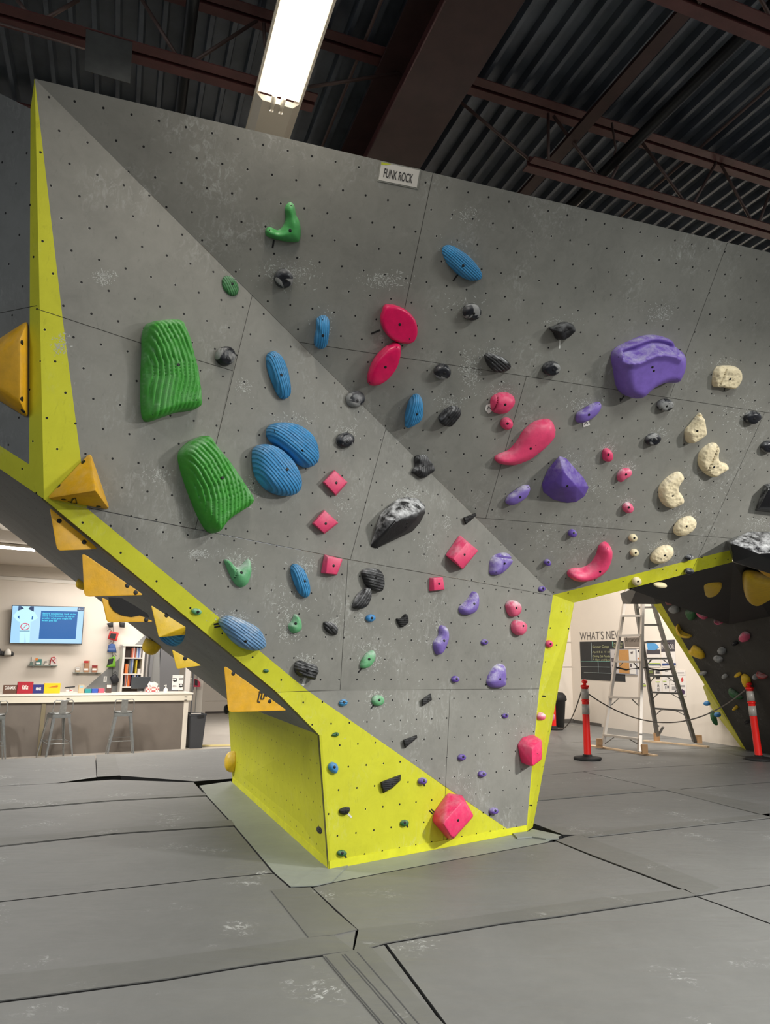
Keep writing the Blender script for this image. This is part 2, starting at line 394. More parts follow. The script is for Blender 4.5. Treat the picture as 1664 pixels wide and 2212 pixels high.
# lime skirting along the foot
mb = MB(); 
for a, b, pl in ((A, Cb, Q0), (A, Bb, WS)):
    k = pl.n*.006; u = V3((0, 0, .055)); mb.add([a, b, b+u, a+u, a+k, b+k, b+k+u, a+k+u], [(4, 5, 6, 7), (7, 6, 2, 3), (0, 4, 7, 3), (1, 2, 6, 5)])
o = mb.build('skirting', mat('lime_skirting', lin(212, 212, 40), .5, var=.1)); o.parent = wall; o.matrix_parent_inverse = parent_inv(wall)

# ---------------------------------------------------------------- ground
ZF = -.3
def struct(o): o['kind'] = 'structure'; return o
Mfl = mat('pale_floor', lin(188, 180, 170), .45, var=.08, vs=2)
struct(MB().quad((-30, -10, ZF), (30, -10, ZF), (30, 40, ZF), (-30, 40, ZF)).build('floor', Mfl))
def vinyl(name, col):
    m = bpy.data.materials.new(name); m.use_nodes = True; n = NT(m); b = m.node_tree.nodes['Principled BSDF']
    b.inputs['Roughness'].default_value = .52; b.inputs['Specular IOR Level'].default_value = .4
    g = n.geo()
    c = n.mix(n.ramp(n.noise(1.1, 4, .6, g), .3, .7), tuple(x*.9 for x in col), tuple(x*1.08 for x in col))
    c = n.mix(n.math('MULTIPLY', n.ramp(n.noise(12, 6, .7, g), .4, .8), .25), c, tuple(x*1.35 for x in col))
    pr = n.math('MULTIPLY', n.ramp(n.noise(1.9, 2, .5, g), .60, .70), n.ramp(n.noise(17, 5, .75, g, 1.5), .54, .64))
    c = n.mix(n.math('MULTIPLY', pr, .8), c, (.55, .56, .55))
    n.base(c)
    wr = n.scale(g, (1.2, 3.0, 1)); h = n.noise(1.6, 3, .45, wr, 1.2)
    n.bump(n.math('ADD', n.math('MULTIPLY', h, 1.0), n.math('MULTIPLY', n.noise(140, 2, .5, g), .02)), .15, .06)
    return m
MV = [vinyl('grey_vinyl', lin(110, 110, 108)), vinyl('grey_vinyl_strip', lin(103, 103, 100)), vinyl('pale_green_grey_vinyl', lin(136, 141, 134))]
Mdark = mat('black_gap', lin(22, 22, 22), .9)
NP = 0
def pad(pts, label, z=0.0, m=0, name='floor_mat', cat='floor mat', group='grey vinyl floor mats', th=None, gap=.006):
    ps = [V3((p[0], p[1], 0)) if len(p) == 3 else gz(*p) for p in pts]
    ps = [V3((p.x, p.y, 0)) for p in ps]
    ar = sum(ps[i].x*ps[(i+1) % len(ps)].y - ps[(i+1) % len(ps)].x*ps[i].y for i in range(len(ps)))
    if ar < 0: ps.reverse()
    n = len(ps); q = []
    for i in range(n):                                    # inset each side by the gap
        a, b, c = ps[i-1], ps[i], ps[(i+1) % n]
        d1 = (b-a).normalized(); d2_ = (c-b).normalized(); n1 = V3((-d1.y, d1.x, 0)); n2 = V3((-d2_.y, d2_.x, 0))
        k = n1+n2; q.append(b + k*(gap/max(.3, 1+n1.dot(n2))))
    th = th if th is not None else .28
    bm = bmesh.new(); vs = [bm.verts.new((p.x, p.y, z)) for p in q]; f = bm.faces.new(vs)
    if f.normal.z < 0 or True: bm.normal_update()
    r = bmesh.ops.extrude_face_region(bm, geom=[f]); 
    for v in r['geom']:
        if isinstance(v, bmesh.types.BMVert): v.co.z -= th
    bmesh.ops.recalc_face_normals(bm, faces=bm.faces)
    te = [e for e in bm.edges if all(abs(v.co.z-z) < 1e-5 for v in e.verts)]
    if th > .1: bmesh.ops.bevel(bm, geom=te, offset=.003, segments=1, profile=.5, affect='EDGES')
    c = sum(q, V3())/n
    for v in bm.verts: v.co -= V3((c.x, c.y, 0))
    me = bpy.data.meshes.new(name); bm.to_mesh(me); bm.free(); me.materials.append(MV[m]); me.materials.append(Mdark)
    for p in me.polygons: p.material_index = 1 if (p.normal.z < .98 and th > .1) else 0
    o = link(name, me, None, Matrix.Translation((c.x, c.y, 0)))
    return tag(o, label, cat, group)
bz = mesh('floor', [(-11, -4, -.285), (11, -4, -.285), (11, 10, -.285), (-11, 10, -.285)], [(0, 1, 2, 3)], Mdark); struct(bz)
pad([(-160, 1652), (0, 1640), (207, 1631), (210, 1679), (120, 1692), (0, 1698), (-160, 1708)], 'grey floor mat along the left half of the front desk, below the two stools')
pad([(207, 1631), (248, 1629), (400, 1621), (497, 1615), (700, 1608), (720, 1690), (503, 1682), (420, 1688), (262, 1676), (210, 1679)], 'grey floor mat running from the desk corner to behind the lime foot of the wall')
pad([(-160, 1708), (0, 1698), (120, 1692), (245, 1684), (420, 1690), (447, 1720), (240, 1731), (0, 1751), (-160, 1766)], 'second narrow grey mat from the desk, left of the wall')
pad([(-160, 1766), (0, 1751), (240, 1731), (447, 1720), (507, 1785), (250, 1802), (0, 1829), (-160, 1848)], 'third narrow grey mat from the desk, left of the wall')
pad([(-160, 1848), (0, 1829), (250, 1802), (507, 1785), (592, 1886), (450, 1899), (200, 1926), (0, 1948), (-160, 1966)], 'fourth grey mat from the desk, its shaded end against the pale ramp')
pad([(-160, 1966), (0, 1948), (200, 1926), (450, 1899), (592, 1886), (628, 1917), (672, 1917), (772, 2010), (765, 2056), (697, 2065), (550, 2085), (360, 2117), (175, 2142), (0, 2165), (-160, 2188)], 'wide grey mat in the left foreground with chalk prints and wrinkles')
pad([(-160, 2188), (0, 2165), (175, 2142), (360, 2117), (550, 2085), (697, 2065), (765, 2056), (832, 2039), (900, 2130), (960, 2212), (1100, 2420), (-160, 2420)], 'grey mat in the bottom left corner of the foreground')
pad([(832, 2039), (932, 2022), (1082, 1997), (1199, 1982), (1332, 1962), (1504, 1936), (1557, 1955), (1664, 1995), (1900, 2085), (2100, 2420), (1100, 2420), (960, 2212), (900, 2130)], 'large grey mat in the right foreground with chalky shoe prints')
pad([(672, 1917), (717, 1907), (832, 1885), (1182, 1820), (1202, 1817), (1282, 1850), (1362, 1880), (1467, 1920), (1504, 1936), (1332, 1962), (1199, 1982), (1082, 1997), (932, 2022), (832, 2039), (765, 2056), (772, 2010)], 'grey mat right in front of the lime foot of the wall')
pad([(1202, 1817), (1252, 1804), (1267, 1810), (1664, 1768), (1860, 1748), (1860, 1892), (1664, 1912), (1575, 1925), (1504, 1936), (1467, 1920), (1362, 1880), (1282, 1850)], 'grey mat to the right of the wall, beyond the wavy zipped seam')
pad([(1504, 1936), (1575, 1925), (1664, 1912), (1860, 1892), (1900, 2085), (1664, 1995), (1557, 1955)], 'grey mat cut by the right edge of the picture, lower one')
pad([(1143, 1738), (1152, 1731), (1282, 1720), (1437, 1707), (1664, 1763), (1664, 1768), (1267, 1810), (1252, 1804), (1215, 1803), (1145, 1776)], 'grey mat beside the lime right edge of the wall, with a black gap')
pad([(1437, 1707), (1664, 1690), (1860, 1676), (1860, 1748), (1664, 1766)], 'grey wrinkled mat at the right edge of the picture, upper one')
pad([(1158, 1676), (1260, 1667), (1420, 1702), (1437, 1707), (1282, 1720), (1150, 1731)], 'small grey mat between the wall and the nearest orange post')
pad([(1260, 1667), (1292, 1664), (1612, 1647), (1860, 1634), (1860, 1676), (1664, 1690), (1437, 1707), (1420, 1702)], 'long grey mat in front of the two orange posts')
pad([(1150, 1634), (1272, 1629), (1469, 1619), (1593, 1613), (1860, 1600), (1860, 1634), (1612, 1647), (1292, 1664), (1260, 1667), (1150, 1677)], 'long grey mat under the two orange posts')
pad([(1120, 1608), (1258, 1603), (1400, 1596), (1593, 1588), (1860, 1576), (1860, 1600), (1593, 1613), (1469, 1619), (1272, 1629), (1130, 1636)], 'grey mat under the stepladder')
far_ = gz(1240, 1561)
pad([gz(1105, 1610), gz(1120, 1608), gz(1258, 1603), gz(1400, 1596), gz(1593, 1588), gz(1860, 1576), far_ - VG*3.2 + UG*1.2, far_ - VG*.05 + UG*.2, far_ - UG*2.5 - VG*.1], 'farthest grey mat, running up to the white notice wall')
ST_ = dict(z=.005, th=.005, m=1, name='seam_cover', cat='mat seam cover', group='vinyl strips covering the mat seams', gap=.001)
pad([(207, 1631), (248, 1629), (260, 1676), (210, 1679)], 'short vinyl seam strip in front of the left stools', **ST_)
pad([(-160, 1752), (0, 1738), (440, 1713), (447, 1719), (240, 1730), (0, 1750), (-160, 1765)], 'vinyl strip over the second seam from the desk', **ST_)
pad([(-160, 1826), (0, 1811), (300, 1786), (500, 1772), (507, 1784), (250, 1801), (0, 1828), (-160, 1846)], 'vinyl strip over the third seam from the desk', **ST_)
pad([(-160, 2130), (0, 2108), (320, 2075), (582, 2040), (667, 2027), (722, 2022), (765, 2055), (697, 2064), (550, 2084), (360, 2116), (175, 2141), (0, 2164), (-160, 2186)], 'wide vinyl strip along the long seam in the left foreground', **ST_)
pad([(585, 1924), (630, 1920), (672, 1918), (725, 1970), (772, 2010), (722, 2021), (667, 2027), (630, 1980)], 'short vinyl strip running from the corner of the pale ramp', **ST_)
stp = pad([(697, 2066), (802, 2048), (832, 2080), (897, 2150), (957, 2212), (1060, 2350), (920, 2350), (820, 2212), (750, 2130)], 'stitched vinyl strip in the middle of the foreground', **ST_)
Mst = mat('stitching', lin(70, 70, 70), .9)
def stitch(par, lines, z=.0056):
    for pts in lines:
        q = [gz(x, y, z) for x, y in pts]; k = MB()
        for a, b in zip(q, q[1:]): k.bar(a, b, .006, .001)
        o = k.build('stitch_line', Mst); o.parent = par; o.matrix_parent_inverse = parent_inv(par)
stitch(stp, [[(703, 2066), (757, 2130), (828, 2212), (900, 2300)], [(739, 2062), (812, 2145), (870, 2212), (930, 2285)], [(745, 2061), (820, 2145), (878, 2212), (938, 2285)], [(772, 2056), (836, 2130), (905, 2212), (960, 2285)]])
pad([(1252, 1804), (1380, 1786), (1664, 1758), (1664, 1767), (1267, 1809)], 'vinyl strip over the seam right of the wall, up to the right edge', **ST_)
pad([(1202, 1817), (1228, 1808), (1252, 1804), (1380, 1850), (1557, 1919), (1504, 1935), (1467, 1919), (1362, 1879), (1282, 1849)], 'wavy vinyl strip running away from the right corner of the wall', **ST_)
pad([(1437, 1707), (1452, 1702), (1664, 1742), (1664, 1765)], 'wrinkled vinyl strip at the right edge, behind the black gap', **ST_)
pad([(1152, 1731), (1150, 1724), (1300, 1711), (1425, 1702), (1437, 1707), (1282, 1719)], 'vinyl strip over the seam of the small mat behind the wall', **ST_)
pad([(832, 2039), (802, 2048), (765, 2055), (775, 2008), (1000, 1985), (1300, 1940), (1480, 1922), (1504, 1935), (1332, 1961), (1199, 1981), (1082, 1996), (932, 2021)], 'wide vinyl strip along the long seam in the right foreground', **ST_)
RA = dict(z=.0, m=2, name='ramp_mat', cat='ramp mat', group=None, gap=.003)
pad([(430, 1697), (500, 1687), (503, 1690), (711, 1878), (628, 1917), (592, 1886), (507, 1785), (447, 1720)], 'pale grey-green ramp mat along the left side of the lime foot', **RA)
pad([(711, 1878), (1112, 1802), (1137, 1797), (1150, 1790), (1215, 1804), (1182, 1820), (832, 1885), (717, 1907), (628, 1917)], 'pale bluish ramp mat along the front of the lime foot', **RA)
pad([(628, 1917), (697, 1866), (711, 1878), (752, 1871), (717, 1907), (680, 1915)], 'worn pale vinyl patch folded round the front corner of the lime foot', z=.006, th=.006, m=2, name='corner_patch', cat='vinyl patch', group=None, gap=.001)
pad([(1108, 1803), (1137, 1799), (1205, 1806), (1208, 1814), (1180, 1815), (1150, 1810), (1118, 1813)], 'curled pale vinyl flap at the right corner of the lime foot', z=.012, th=.01, m=2, name='corner_flap', cat='vinyl patch', group=None, gap=.001)
# ---------------------------------------------------------------- ceiling
def G(u, v, z): return UG*u + VG*v + V3((0, 0, z))
Mdeck = mat('dark_steel_deck', lin(104, 112, 122), .42, metal=.3, var=.3, vs=3)
Mred = mat('oxide_red_steel', lin(96, 56, 54), .55, var=.22, vs=6, bump=.1)
Mred2 = mat('dark_oxide_steel', lin(66, 44, 42), .55, var=.2, vs=6)
Mrod = mat('web_rod_steel', lin(112, 94, 88), .45, metal=.3)
vs = []; fs = []
u = -14.0
prof = []
while u < 16:
    prof += [(u, 5.785), (u+.098, 5.785), (u+.110, 5.72), (u+.140, 5.72)]; u += .152
for (pu, z) in prof: vs += [G(pu, -8, z), G(pu, 26, z)]
fs = [(2*i, 2*i+1, 2*i+3, 2*i+2) for i in range(len(prof)-1)]
struct(mesh('ceiling', vs, fs, Mdeck))
# side laps of the deck sheets
def joist(name, v, u0, u1, ub0, ub1, nodes, label, w=.045):
    r = tag(empty(name, G((u0+u1)/2, v, 5.1)), label, 'roof joist', 'open web roof joists')
    def ch(nm, a, b, z, h, m):
        mb = MB()
        for s in (-1, 1):
            mb.bar(G(a, v+s*.05, z), G(b, v+s*.05, z), .07, .008); mb.bar(G(a, v+s*.018, z+h/2), G(b, v+s*.018, z+h/2), .008, h)
        o = mb.build(nm, m); o.parent = r; o.matrix_parent_inverse = parent_inv(r)
    ch('top_chord', u0, u1, 5.64, .06, Mred); ch('bottom_chord', ub0, ub1, 5.11, .05, Mred)
    for a, za, b, zb in nodes:
        o = MB().tube([G(a, v, za), G(b, v, zb)], .012, 8).build('web_rod', Mrod); o.parent = r; o.matrix_parent_inverse = parent_inv(r)
JP = Plane(G(0, 4.1, 0), UG, (0, 0, 1))
def jn(*segs):
    r = []
    for (a, b) in segs:
        p, q = JP.at(*a), JP.at(*b); r.append((p.dot(UG), p.z, q.dot(UG), q.z))
    return r
right = jn(((977, 205), (1152, 352)), ((1185, 245), (1185, 350)), ((1196, 250), (1298, 390)), ((1350, 330), (1316, 396)), ((1387, 307), (1482, 440)), ((1547, 352), (1497, 443)), ((1559, 357), (1624, 478)), ((1664, 415), (1640, 482)), ((1690, 395), (1745, 515)))
left = jn(((37, 0), (65, 35)), ((170, -0), (92, 44)), ((307, 0), (387, 129)), ((555, 45), (412, 137)), ((880, 155), (667, 188)), ((570, 50), (573, 100)))
joist('roof_joist', 4.1, 1.98, 7.6, 2.6, 7.6, right, 'red-brown open web joist to the right of the big beam')
joist('roof_joist', 4.1, -7, 1.45, -7, .95, left, 'red-brown open web joist left of the big beam, crossing above the strip light')
gen = lambda a, b: [(a+.6*i, 5.62, a+.6*i+.3, 5.12) for i in range(int((b-a)/.6))] + [(a+.6*i+.3, 5.12, a+.6*i+.6, 5.62) for i in range(int((b-a)/.6))]
joist('roof_joist', 2.59, 1.98, 7, 2.3, 7, gen(2.5, 6.5), 'red-brown joist in the top right corner of the picture')
for k in range(1, 5): joist('roof_joist', 4.1+1.51*k, -8, 9, -8, 9, gen(-7.5, 8.5), 'joist behind the top of the climbing wall, %s from the big joist' % ('next', 'second', 'third', 'fourth')[k-1])
bm_ = tag(empty('roof_beam', G(1.6, 4, 5)), 'wide dark red I-beam running away above the wall, right of the strip light', 'roof beam')
for nm, (a, b, c, d, m) in {'bottom_flange': (1.40, 1.80, 4.985, 5.01, Mred2), 'web': (1.585, 1.615, 5.01, 5.55, Mred), 'top_flange': (1.40, 1.80, 5.55, 5.575, Mred2)}.items():
    mb = MB(); mb.add([G(x, y, z) for x in (a, b) for y in (-6, 24) for z in (c, d)], [(0, 1, 3, 2), (4, 6, 7, 5), (0, 4, 5, 1), (2, 3, 7, 6), (0, 2, 6, 4), (1, 5, 7, 3)])
    o = mb.build(nm, m); o.parent = bm_; o.matrix_parent_inverse = parent_inv(bm_)
def run(name, u, z, r, m, label, cat, v0=-5, v1=22, box=None):
    mb = MB(); mb.tube([G(u, v0, z), G(u, v1, z)], r, 12) if not box else mb.bar(G(u, v0, z), G(u, v1, z), box[0], box[1])
    return tag(mb.build(name, m), label, cat)
ju = lambda px, z: gz(*px, z).dot(UG)
run('ceiling_pipe', ju((1440, 240), 5.35), 5.35, .045, mat('black_pipe', lin(26, 27, 29), .4), 'black pipe under the deck in front of the joist at right', 'pipe')
run('bridging_angle', ju((1330, 200), 5.40), 5.42, .03, Mred2, 'dark red bracing bar running away across the right joist', 'bracing bar', box=(.10, .03))
run('ceiling_pipe', ju((410, 60), 5.45), 5.45, .04, mat('grey_black_pipe', lin(40, 42, 44), .4), 'dark pipe passing over the left joist beside the metal plate', 'pipe')
run('conduit', ju((800, 60), 5.69), 5.69, .012, Mrod, 'thin conduit on the deck right of the strip light', 'conduit')
run('conduit', ju((1500, 330), 5.69), 5.69, .012, Mrod, 'thin conduit on the deck at far right', 'conduit')
hk = MB(); a = gz(1322, 265, 5.6); hk.tube([a, gz(1331, 322, 5.42), gz(1326, 340, 5.36), gz(1336, 352, 5.33), gz(1345, 340, 5.36)], .009, 6)
tag(hk.build('pipe_hanger', Mrod), 'thin steel hanger hooked under the black pipe by the right joist', 'pipe hanger')
pl = Plane(G(0, 4.02, 0), UG, (0, 0, 1)); q = [pl.at(*p) for p in ((186, 58), (287, 86), (281, 180), (183, 152))]
tag(prism('metal_plate', q, VG*.004, mat('galvanised_plate', lin(98, 100, 98), .4, metal=.4, var=.2, vs=8)), 'square galvanised plate hung on the left joist', 'metal plate')
cb = MB(); cb.tube([pl.at(0, 50), pl.at(105, 82), pl.at(183, 106)], .006, 6); tag(cb.build('cable', Mrod), 'grey cable clipped along the left joist up to the metal plate', 'cable')
# strip light: housing, reflector, two tubes
Mlampb = mat('lamp_white_enamel', lin(214, 206, 190), .35)
Mtube = mat('lit_tube', (1, 1, 1), .5, emis=(1, .93, .82), es=8.0)
Mclear = mat('clear_plastic', lin(225, 215, 195), .2)
def striplight(u0, v0, v1, z, label, group='fluorescent strip lights'):
    r = tag(empty('strip_light', G(u0, (v0+v1)/2, z)), label, 'ceiling light', group)
    def add(nm, mb, m): o = mb.build(nm, m); o.parent = r; o.matrix_parent_inverse = parent_inv(r)
    h = MB()
    sec = [(-.155, .0), (-.14, .0), (-.11, .05), (-.06, .07), (.06, .07), (.11, .05), (.14, .0), (.155, .0), (.155, .02), (.11, .11), (-.11, .11), (-.155, .02)]
    n = len(sec); h.add([G(u0+a, v, z+b) for v in (v0, v1) for a, b in sec], [(i, (i+1) % n, (i+1) % n+n, i+n) for i in range(n)] + [tuple(range(n-1, -1, -1)), tuple(range(n, 2*n))])
    add('housing', h, Mlampb)
    c = MB(); c.add([G(u0+a, v, z+b) for v in (v1-.46, v1-.002) for a, b in ((-.145, .0), (.145, .0), (.1, -.045), (-.1, -.045))], [(0, 3, 2, 1), (4, 5, 6, 7), (0, 1, 5, 4), (1, 2, 6, 5), (2, 3, 7, 6), (3, 0, 4, 7)]); add('end_box', c, Mlampb)
    for s in (-.028, .028):
        t = MB().tube([G(u0+s*1.1, v0+.03, z-.02), G(u0+s*1.1, v1-.47, z-.02)], .015, 10); add('fluorescent_tube', t, Mtube)
    for s in (-.03, .03):
        t = MB().tube([G(u0+s, v1-.50, z-.02), G(u0+s, v1-.40, z-.055)], [.018, .014], 8); add('lamp_holder', t, Mclear)
    df = MB(); df.add([G(u0+a, v, z+b) for v in (v0+.02, v1-.48) for a, b in ((-.135, -.002), (.135, -.002), (.125, .012), (-.125, .012))], [(0, 3, 2, 1), (4, 5, 6, 7), (0, 1, 5, 4), (1, 2, 6, 5), (2, 3, 7, 6), (3, 0, 4, 7)])
    add('lit_reflector', df, mat('lit_reflector', (1, 1, 1), .5, emis=(1, .92, .8), es=1.6))
striplight(.70, 1.2, 4.55, 5.06, 'long lit two-tube strip light hanging above the wall')
# ---------------------------------------------------------------- building walls
Mwhite = mat('cream_white_paint', lin(226, 216, 203), .75, var=.03, vs=1)
Mwhite2 = mat('white_paint', lin(232, 226, 216), .7)
CE = V3((2.717, 1.572, 0)).normalized(); K0 = V3((-6.564, 12.966, ZF))
CN = V3((-CE.y, CE.x, 0))                            # away from the camera
CP = Plane(K0, CE, (0, 0, 1))
def off(p, d): return Plane(p.o + d, p.e1, p.e2)
BW = off(CP, CN*2.1)
W = lambda p, a, b, d=0.0: p.pt(a, b, d)
wl = 9.9
W1 = gz(1240, 1561); WN = Plane(W1, -VG, (0, 0, 1)); LW = Plane(W1, -UG, (0, 0, 1))
b0 = BW.pt(-9, 0); b1 = BW.pt(BW.uv(BW.at(335, 1400))[0], 0)
struct(prism('wall_back', [b0, b1, b1+V3((0, 0, 3.6)), b0+V3((0, 0, 3.6))], CN*.1, Mwhite))
struct(prism('wall_right', [W1+V3((0, 0, ZF)), W1-VG*9+V3((0, 0, ZF)), W1-VG*9+V3((0, 0, 6)), W1+V3((0, 0, 6))], UG*.1, Mwhite))
struct(prism('wall_far', [W1+V3((0, 0, ZF)), W1-UG*7+V3((0, 0, ZF)), W1-UG*7+V3((0, 0, 6)), W1+V3((0, 0, 6))], VG*.1, Mwhite))
Mbase = mat('grey_baseboard', lin(92, 88, 84), .6)
struct(prism('baseboard_far', [W1-VG*.012+V3((0, 0, -.1)), W1-UG*7-VG*.012+V3((0, 0, -.1)), W1-UG*7-VG*.012+V3((0, 0, .09)), W1-VG*.012+V3((0, 0, .09))], VG*.01, Mbase))
struct(prism('baseboard_right', [W1-UG*.012+V3((0, 0, -.1)), W1-VG*1.1-UG*.012+V3((0, 0, -.1)), W1-VG*1.1-UG*.012+V3((0, 0, .07)), W1-UG*.012+V3((0, 0, .07))], UG*.01, Mbase))
tr = MB(); 
for box in (((1212, 1376), (1235, 1387)), ((1212, 1432), (1237, 1440))):
    (a, b), (c, d) = box; p0 = LW.at(a, d, .01); p1 = LW.at(c, d, .01); p2 = LW.at(c, b, .01); tr.bar(p0, p1, .02); tr.bar(p1, p2, .02)
struct(tr.build('trim_1', mat('pale_trim', lin(190, 180, 168), .6)))
# reception soffit, moulding and ceiling
m0 = BW.at(0, 1251, .03); m1 = BW.at(200, 1264, .03)
dz = V3((0, 0, .07)); ms = (m1-m0).normalized(); ms.z = 0
struct(prism('trim_2', [m0-CE*6, m1+CE*1, m1+CE*1+dz, m0-CE*6+dz], CN*.03, Mwhite2))
Msoff = mat('soffit_paint', lin(196, 186, 172), .7)
sz = m0.z + .07
zt = 3.25
struct(MB().quad(BW.pt(-9, sz-ZF, .02), b1+V3((0, 0, sz-ZF))-CN*.02, b1+V3((0, 0, 3.6))-CN*.02, BW.pt(-9, 3.6, .02)).build('trim_3', Msoff))
c0 = K0 - CN*2.6
cq = [c0-CE*7, c0+CE*6, c0+CE*6+CN*6.5, c0-CE*7+CN*6.5]
struct(prism('ceiling', [V3((p.x, p.y, zt)) for p in cq], V3((0, 0, .1)), Msoff))
la = gz(-90, 1172, zt-.06); lb = gz(76, 1187, zt-.06)
ls_ = tag(empty('strip_light', (la+lb)/2), 'slim lit strip light on the low ceiling over the front desk', 'ceiling light', 'fluorescent strip lights')
for nm, dz_, wd, m in (('housing', .03, .09, Mlampb), ('lit_diffuser', -.01, .07, mat('lit_diffuser', (1, 1, 1), .5, emis=(1, .97, .93), es=5))):
    o = MB().bar(la+V3((0, 0, dz_)), lb+V3((0, 0, dz_)), wd, .04).build(nm, m); o.parent = ls_; o.matrix_parent_inverse = parent_inv(ls_)
area('desk_lamp', K0+CE*2.2-CN*2.2+V3((0, 0, 3.3)), .4, 4, 170, (1, .95, .88), (0.25, .5, -1), CE)
area('desk_lamp_inner', K0+CE*2.5+CN*1.0+V3((0, 0, 3.45)), .5, 4, 75, (1, .96, .92), (0, 0, -1), CE)
area('passage_lamp', K0+CE*6.2+CN*3.2+V3((0, 0, 2.9)), 1, 1, 110, (1, .95, .88), (0, 0, -1), CE)
area('notice_wall_lamp', V3((4.2, 12.9, 4.9)), .35, 2.4, 240, (1, .94, .87), (.4, .7, -1))
# ================================================================ front desk corner
def child(o, parent): o.parent = parent; o.matrix_parent_inverse = parent_inv(parent); return o
def pquad(name, plane, x0, y0, x1, y1, depth, m, parent=None, lift=0.0, bevel=0.0):
    """upright box whose front face covers the given patch of a plane"""
    a = plane.at(x0, y1, lift); c = plane.at(x1, y0, lift); ua, va = plane.uv(a); uc, vc = plane.uv(c)
    ps = [plane.pt(ua, va, lift), plane.pt(uc, va, lift), plane.pt(uc, vc, lift), plane.pt(ua, vc, lift)]
    o = prism(name, ps, -plane.n*depth, m, None, None, bevel)
    return child(o, parent) if parent else o
def poly(name, plane, pts, m, parent=None, lift=0.001, depth=.002):
    o = prism(name, [plane.at(x, y, lift) for x, y in pts], -plane.n*depth, m)
    return child(o, parent) if parent else o
fm = lambda n, r, g, b, ro=.55, **k: mat(n, lin(r, g, b), ro, **k)
Mcounter = fm('cream_laminate', 226, 218, 200, .35); Mfront = fm('grey_brown_board', 112, 104, 96, .6, var=.08, vs=3)
cu1 = CP.uv(CP.at(394, 1610))[0]; CT = 1.06
ctr = tag(empty('front_desk', CP.pt(cu1/2, 0)), 'long front desk with a cream top over a grey-brown front', 'counter')
def cbox(name, u0, u1, z0, z1, d0, d1, m, par=ctr):
    mb = MB(); mb.add([CP.pt(u, z, -d) for u in (u0, u1) for z in (z0, z1) for d in (d0, d1)], [(0, 1, 3, 2), (4, 6, 7, 5), (0, 4, 5, 1), (2, 3, 7, 6), (0, 2, 6, 4), (1, 5, 7, 3)])
    o = mb.build(name, m); return child(o, par) if par else o
cbox('front_panel', -5, cu1, 0, CT-.14, .03, .06, Mfront)
cbox('end_panel', cu1-.02, cu1+.07, 0, CT-.14, .02, .62, fm('end_panel_white', 222, 214, 200))
cbox('fascia', -5, cu1+.12, CT-.15, CT-.03, -.02, .01, Mcounter)
cbox('worktop', -5, cu1+.14, CT-.03, CT, -.04, .64, fm('worktop_white', 240, 234, 222, .3))
sx = CP.uv(CP.at(92, 1560))[0]; cbox('panel_joint_strip', sx-.04, sx+.03, 0, CT-.15, .01, .03, fm('olive_brown_strip', 122, 112, 88))
for x in (147, 401):
    for dy in (.05, .11):
        u = CP.uv(CP.at(x, 1505))[0]; cbox('screw_cap', u-.025, u+.025, CT-.03-dy-.006, CT-.03-dy+.006, -.026, -.02, fm('screw_dark', 70, 66, 60))
# ---- stools
Msteel = mat('galvanised_steel', lin(150, 153, 153), .35, metal=.75, var=.15, vs=20)
def stool(u, d, rot, label):
    base = CP.pt(u, 0, d); r = tag(empty('bar_stool', base), label, 'stool', 'metal bar stools at the front desk')
    r.matrix_world = Matrix.Translation(base) @ Matrix.Rotation(rot, 4, 'Z')
    sh = .76; L = .20; B = .235; T_ = .145
    for sx_, sy_ in ((-1, -1), (1, -1), (1, 1), (-1, 1)):
        leg = MB(); a = V3((sx_*B, sy_*B, 0)); b = V3((sx_*T_, sy_*T_, sh-.03))
        w0, w1 = .022, .05; vs = []
        for p, w_ in ((a, w0), (b, w1)):
            vs += [p, p - V3((sx_*w_, 0, 0)), p - V3((sx_*w_*.9, sy_*.012, 0)), p-V3((sx_*.012, sy_*.012, 0)), p - V3((sx_*.012, sy_*w_*.9, 0)), p - V3((0, sy_*w_, 0))]
        leg.add(vs, [(i, (i+1) % 6, (i+1) % 6+6, i+6) for i in range(6)] + [(5, 4, 3, 2, 1, 0), (6, 7, 8, 9, 10, 11)])
        leg.build('leg', Msteel, r)
    st = MB(); st.lathe([(.0, sh-.02), (.17, sh-.02), (.178, sh-.01), (.178, sh+.0), (.165, sh+.006), (.02, sh-.004)], 28)
    st.v = [V3((max(-.16, min(.16, v.x)), max(-.16, min(.16, v.y)), v.z)) for v in st.v]
    st.build('seat', Msteel, r)
    ap = MB()
    for a, b in (((-1, -1), (1, -1)), ((1, -1), (1, 1)), ((1, 1), (-1, 1)), ((-1, 1), (-1, -1))):
        ap.bar((a[0]*.152, a[1]*.152, sh-.05), (b[0]*.152, b[1]*.152, sh-.05), .004, .06)
    ap.build('apron', Msteel, r)
    k = .26; q = B + (T_-B)*k/(sh)-.01
    fr = MB(); pts = [(-q, -q, k), (q, -q, k), (q, q, k+.03), (-q, q, k+.03), (-q, -q, k)]
    fr.tube(pts, .008, 8); fr.build('footrest', Msteel, r)
    bk = MB(); bk.tube([(-.15, -.15, sh), (-.17, -.165, sh+.05), (-.155, -.19, sh+.20), (-.13, -.195, sh+.225), (0, -.2, sh+.215), (.13, -.195, sh+.225), (.155, -.19, sh+.20), (.17, -.165, sh+.05), (.15, -.15, sh)], .009, 8)
    bk.build('back_hoop', Msteel, r)
    sp = MB(); sp.add([(-.055, -.158, sh), (.055, -.158, sh), (.055, -.196, sh+.21), (-.055, -.196, sh+.21), (-.055, -.163, sh), (.055, -.163, sh), (.055, -.201, sh+.21), (-.055, -.201, sh+.21)], [(0, 1, 2, 3), (7, 6, 5, 4), (0, 4, 5, 1), (1, 5, 6, 2), (2, 6, 7, 3), (3, 7, 4, 0)])
    sp.build('back_splat', Msteel, r)
    return r
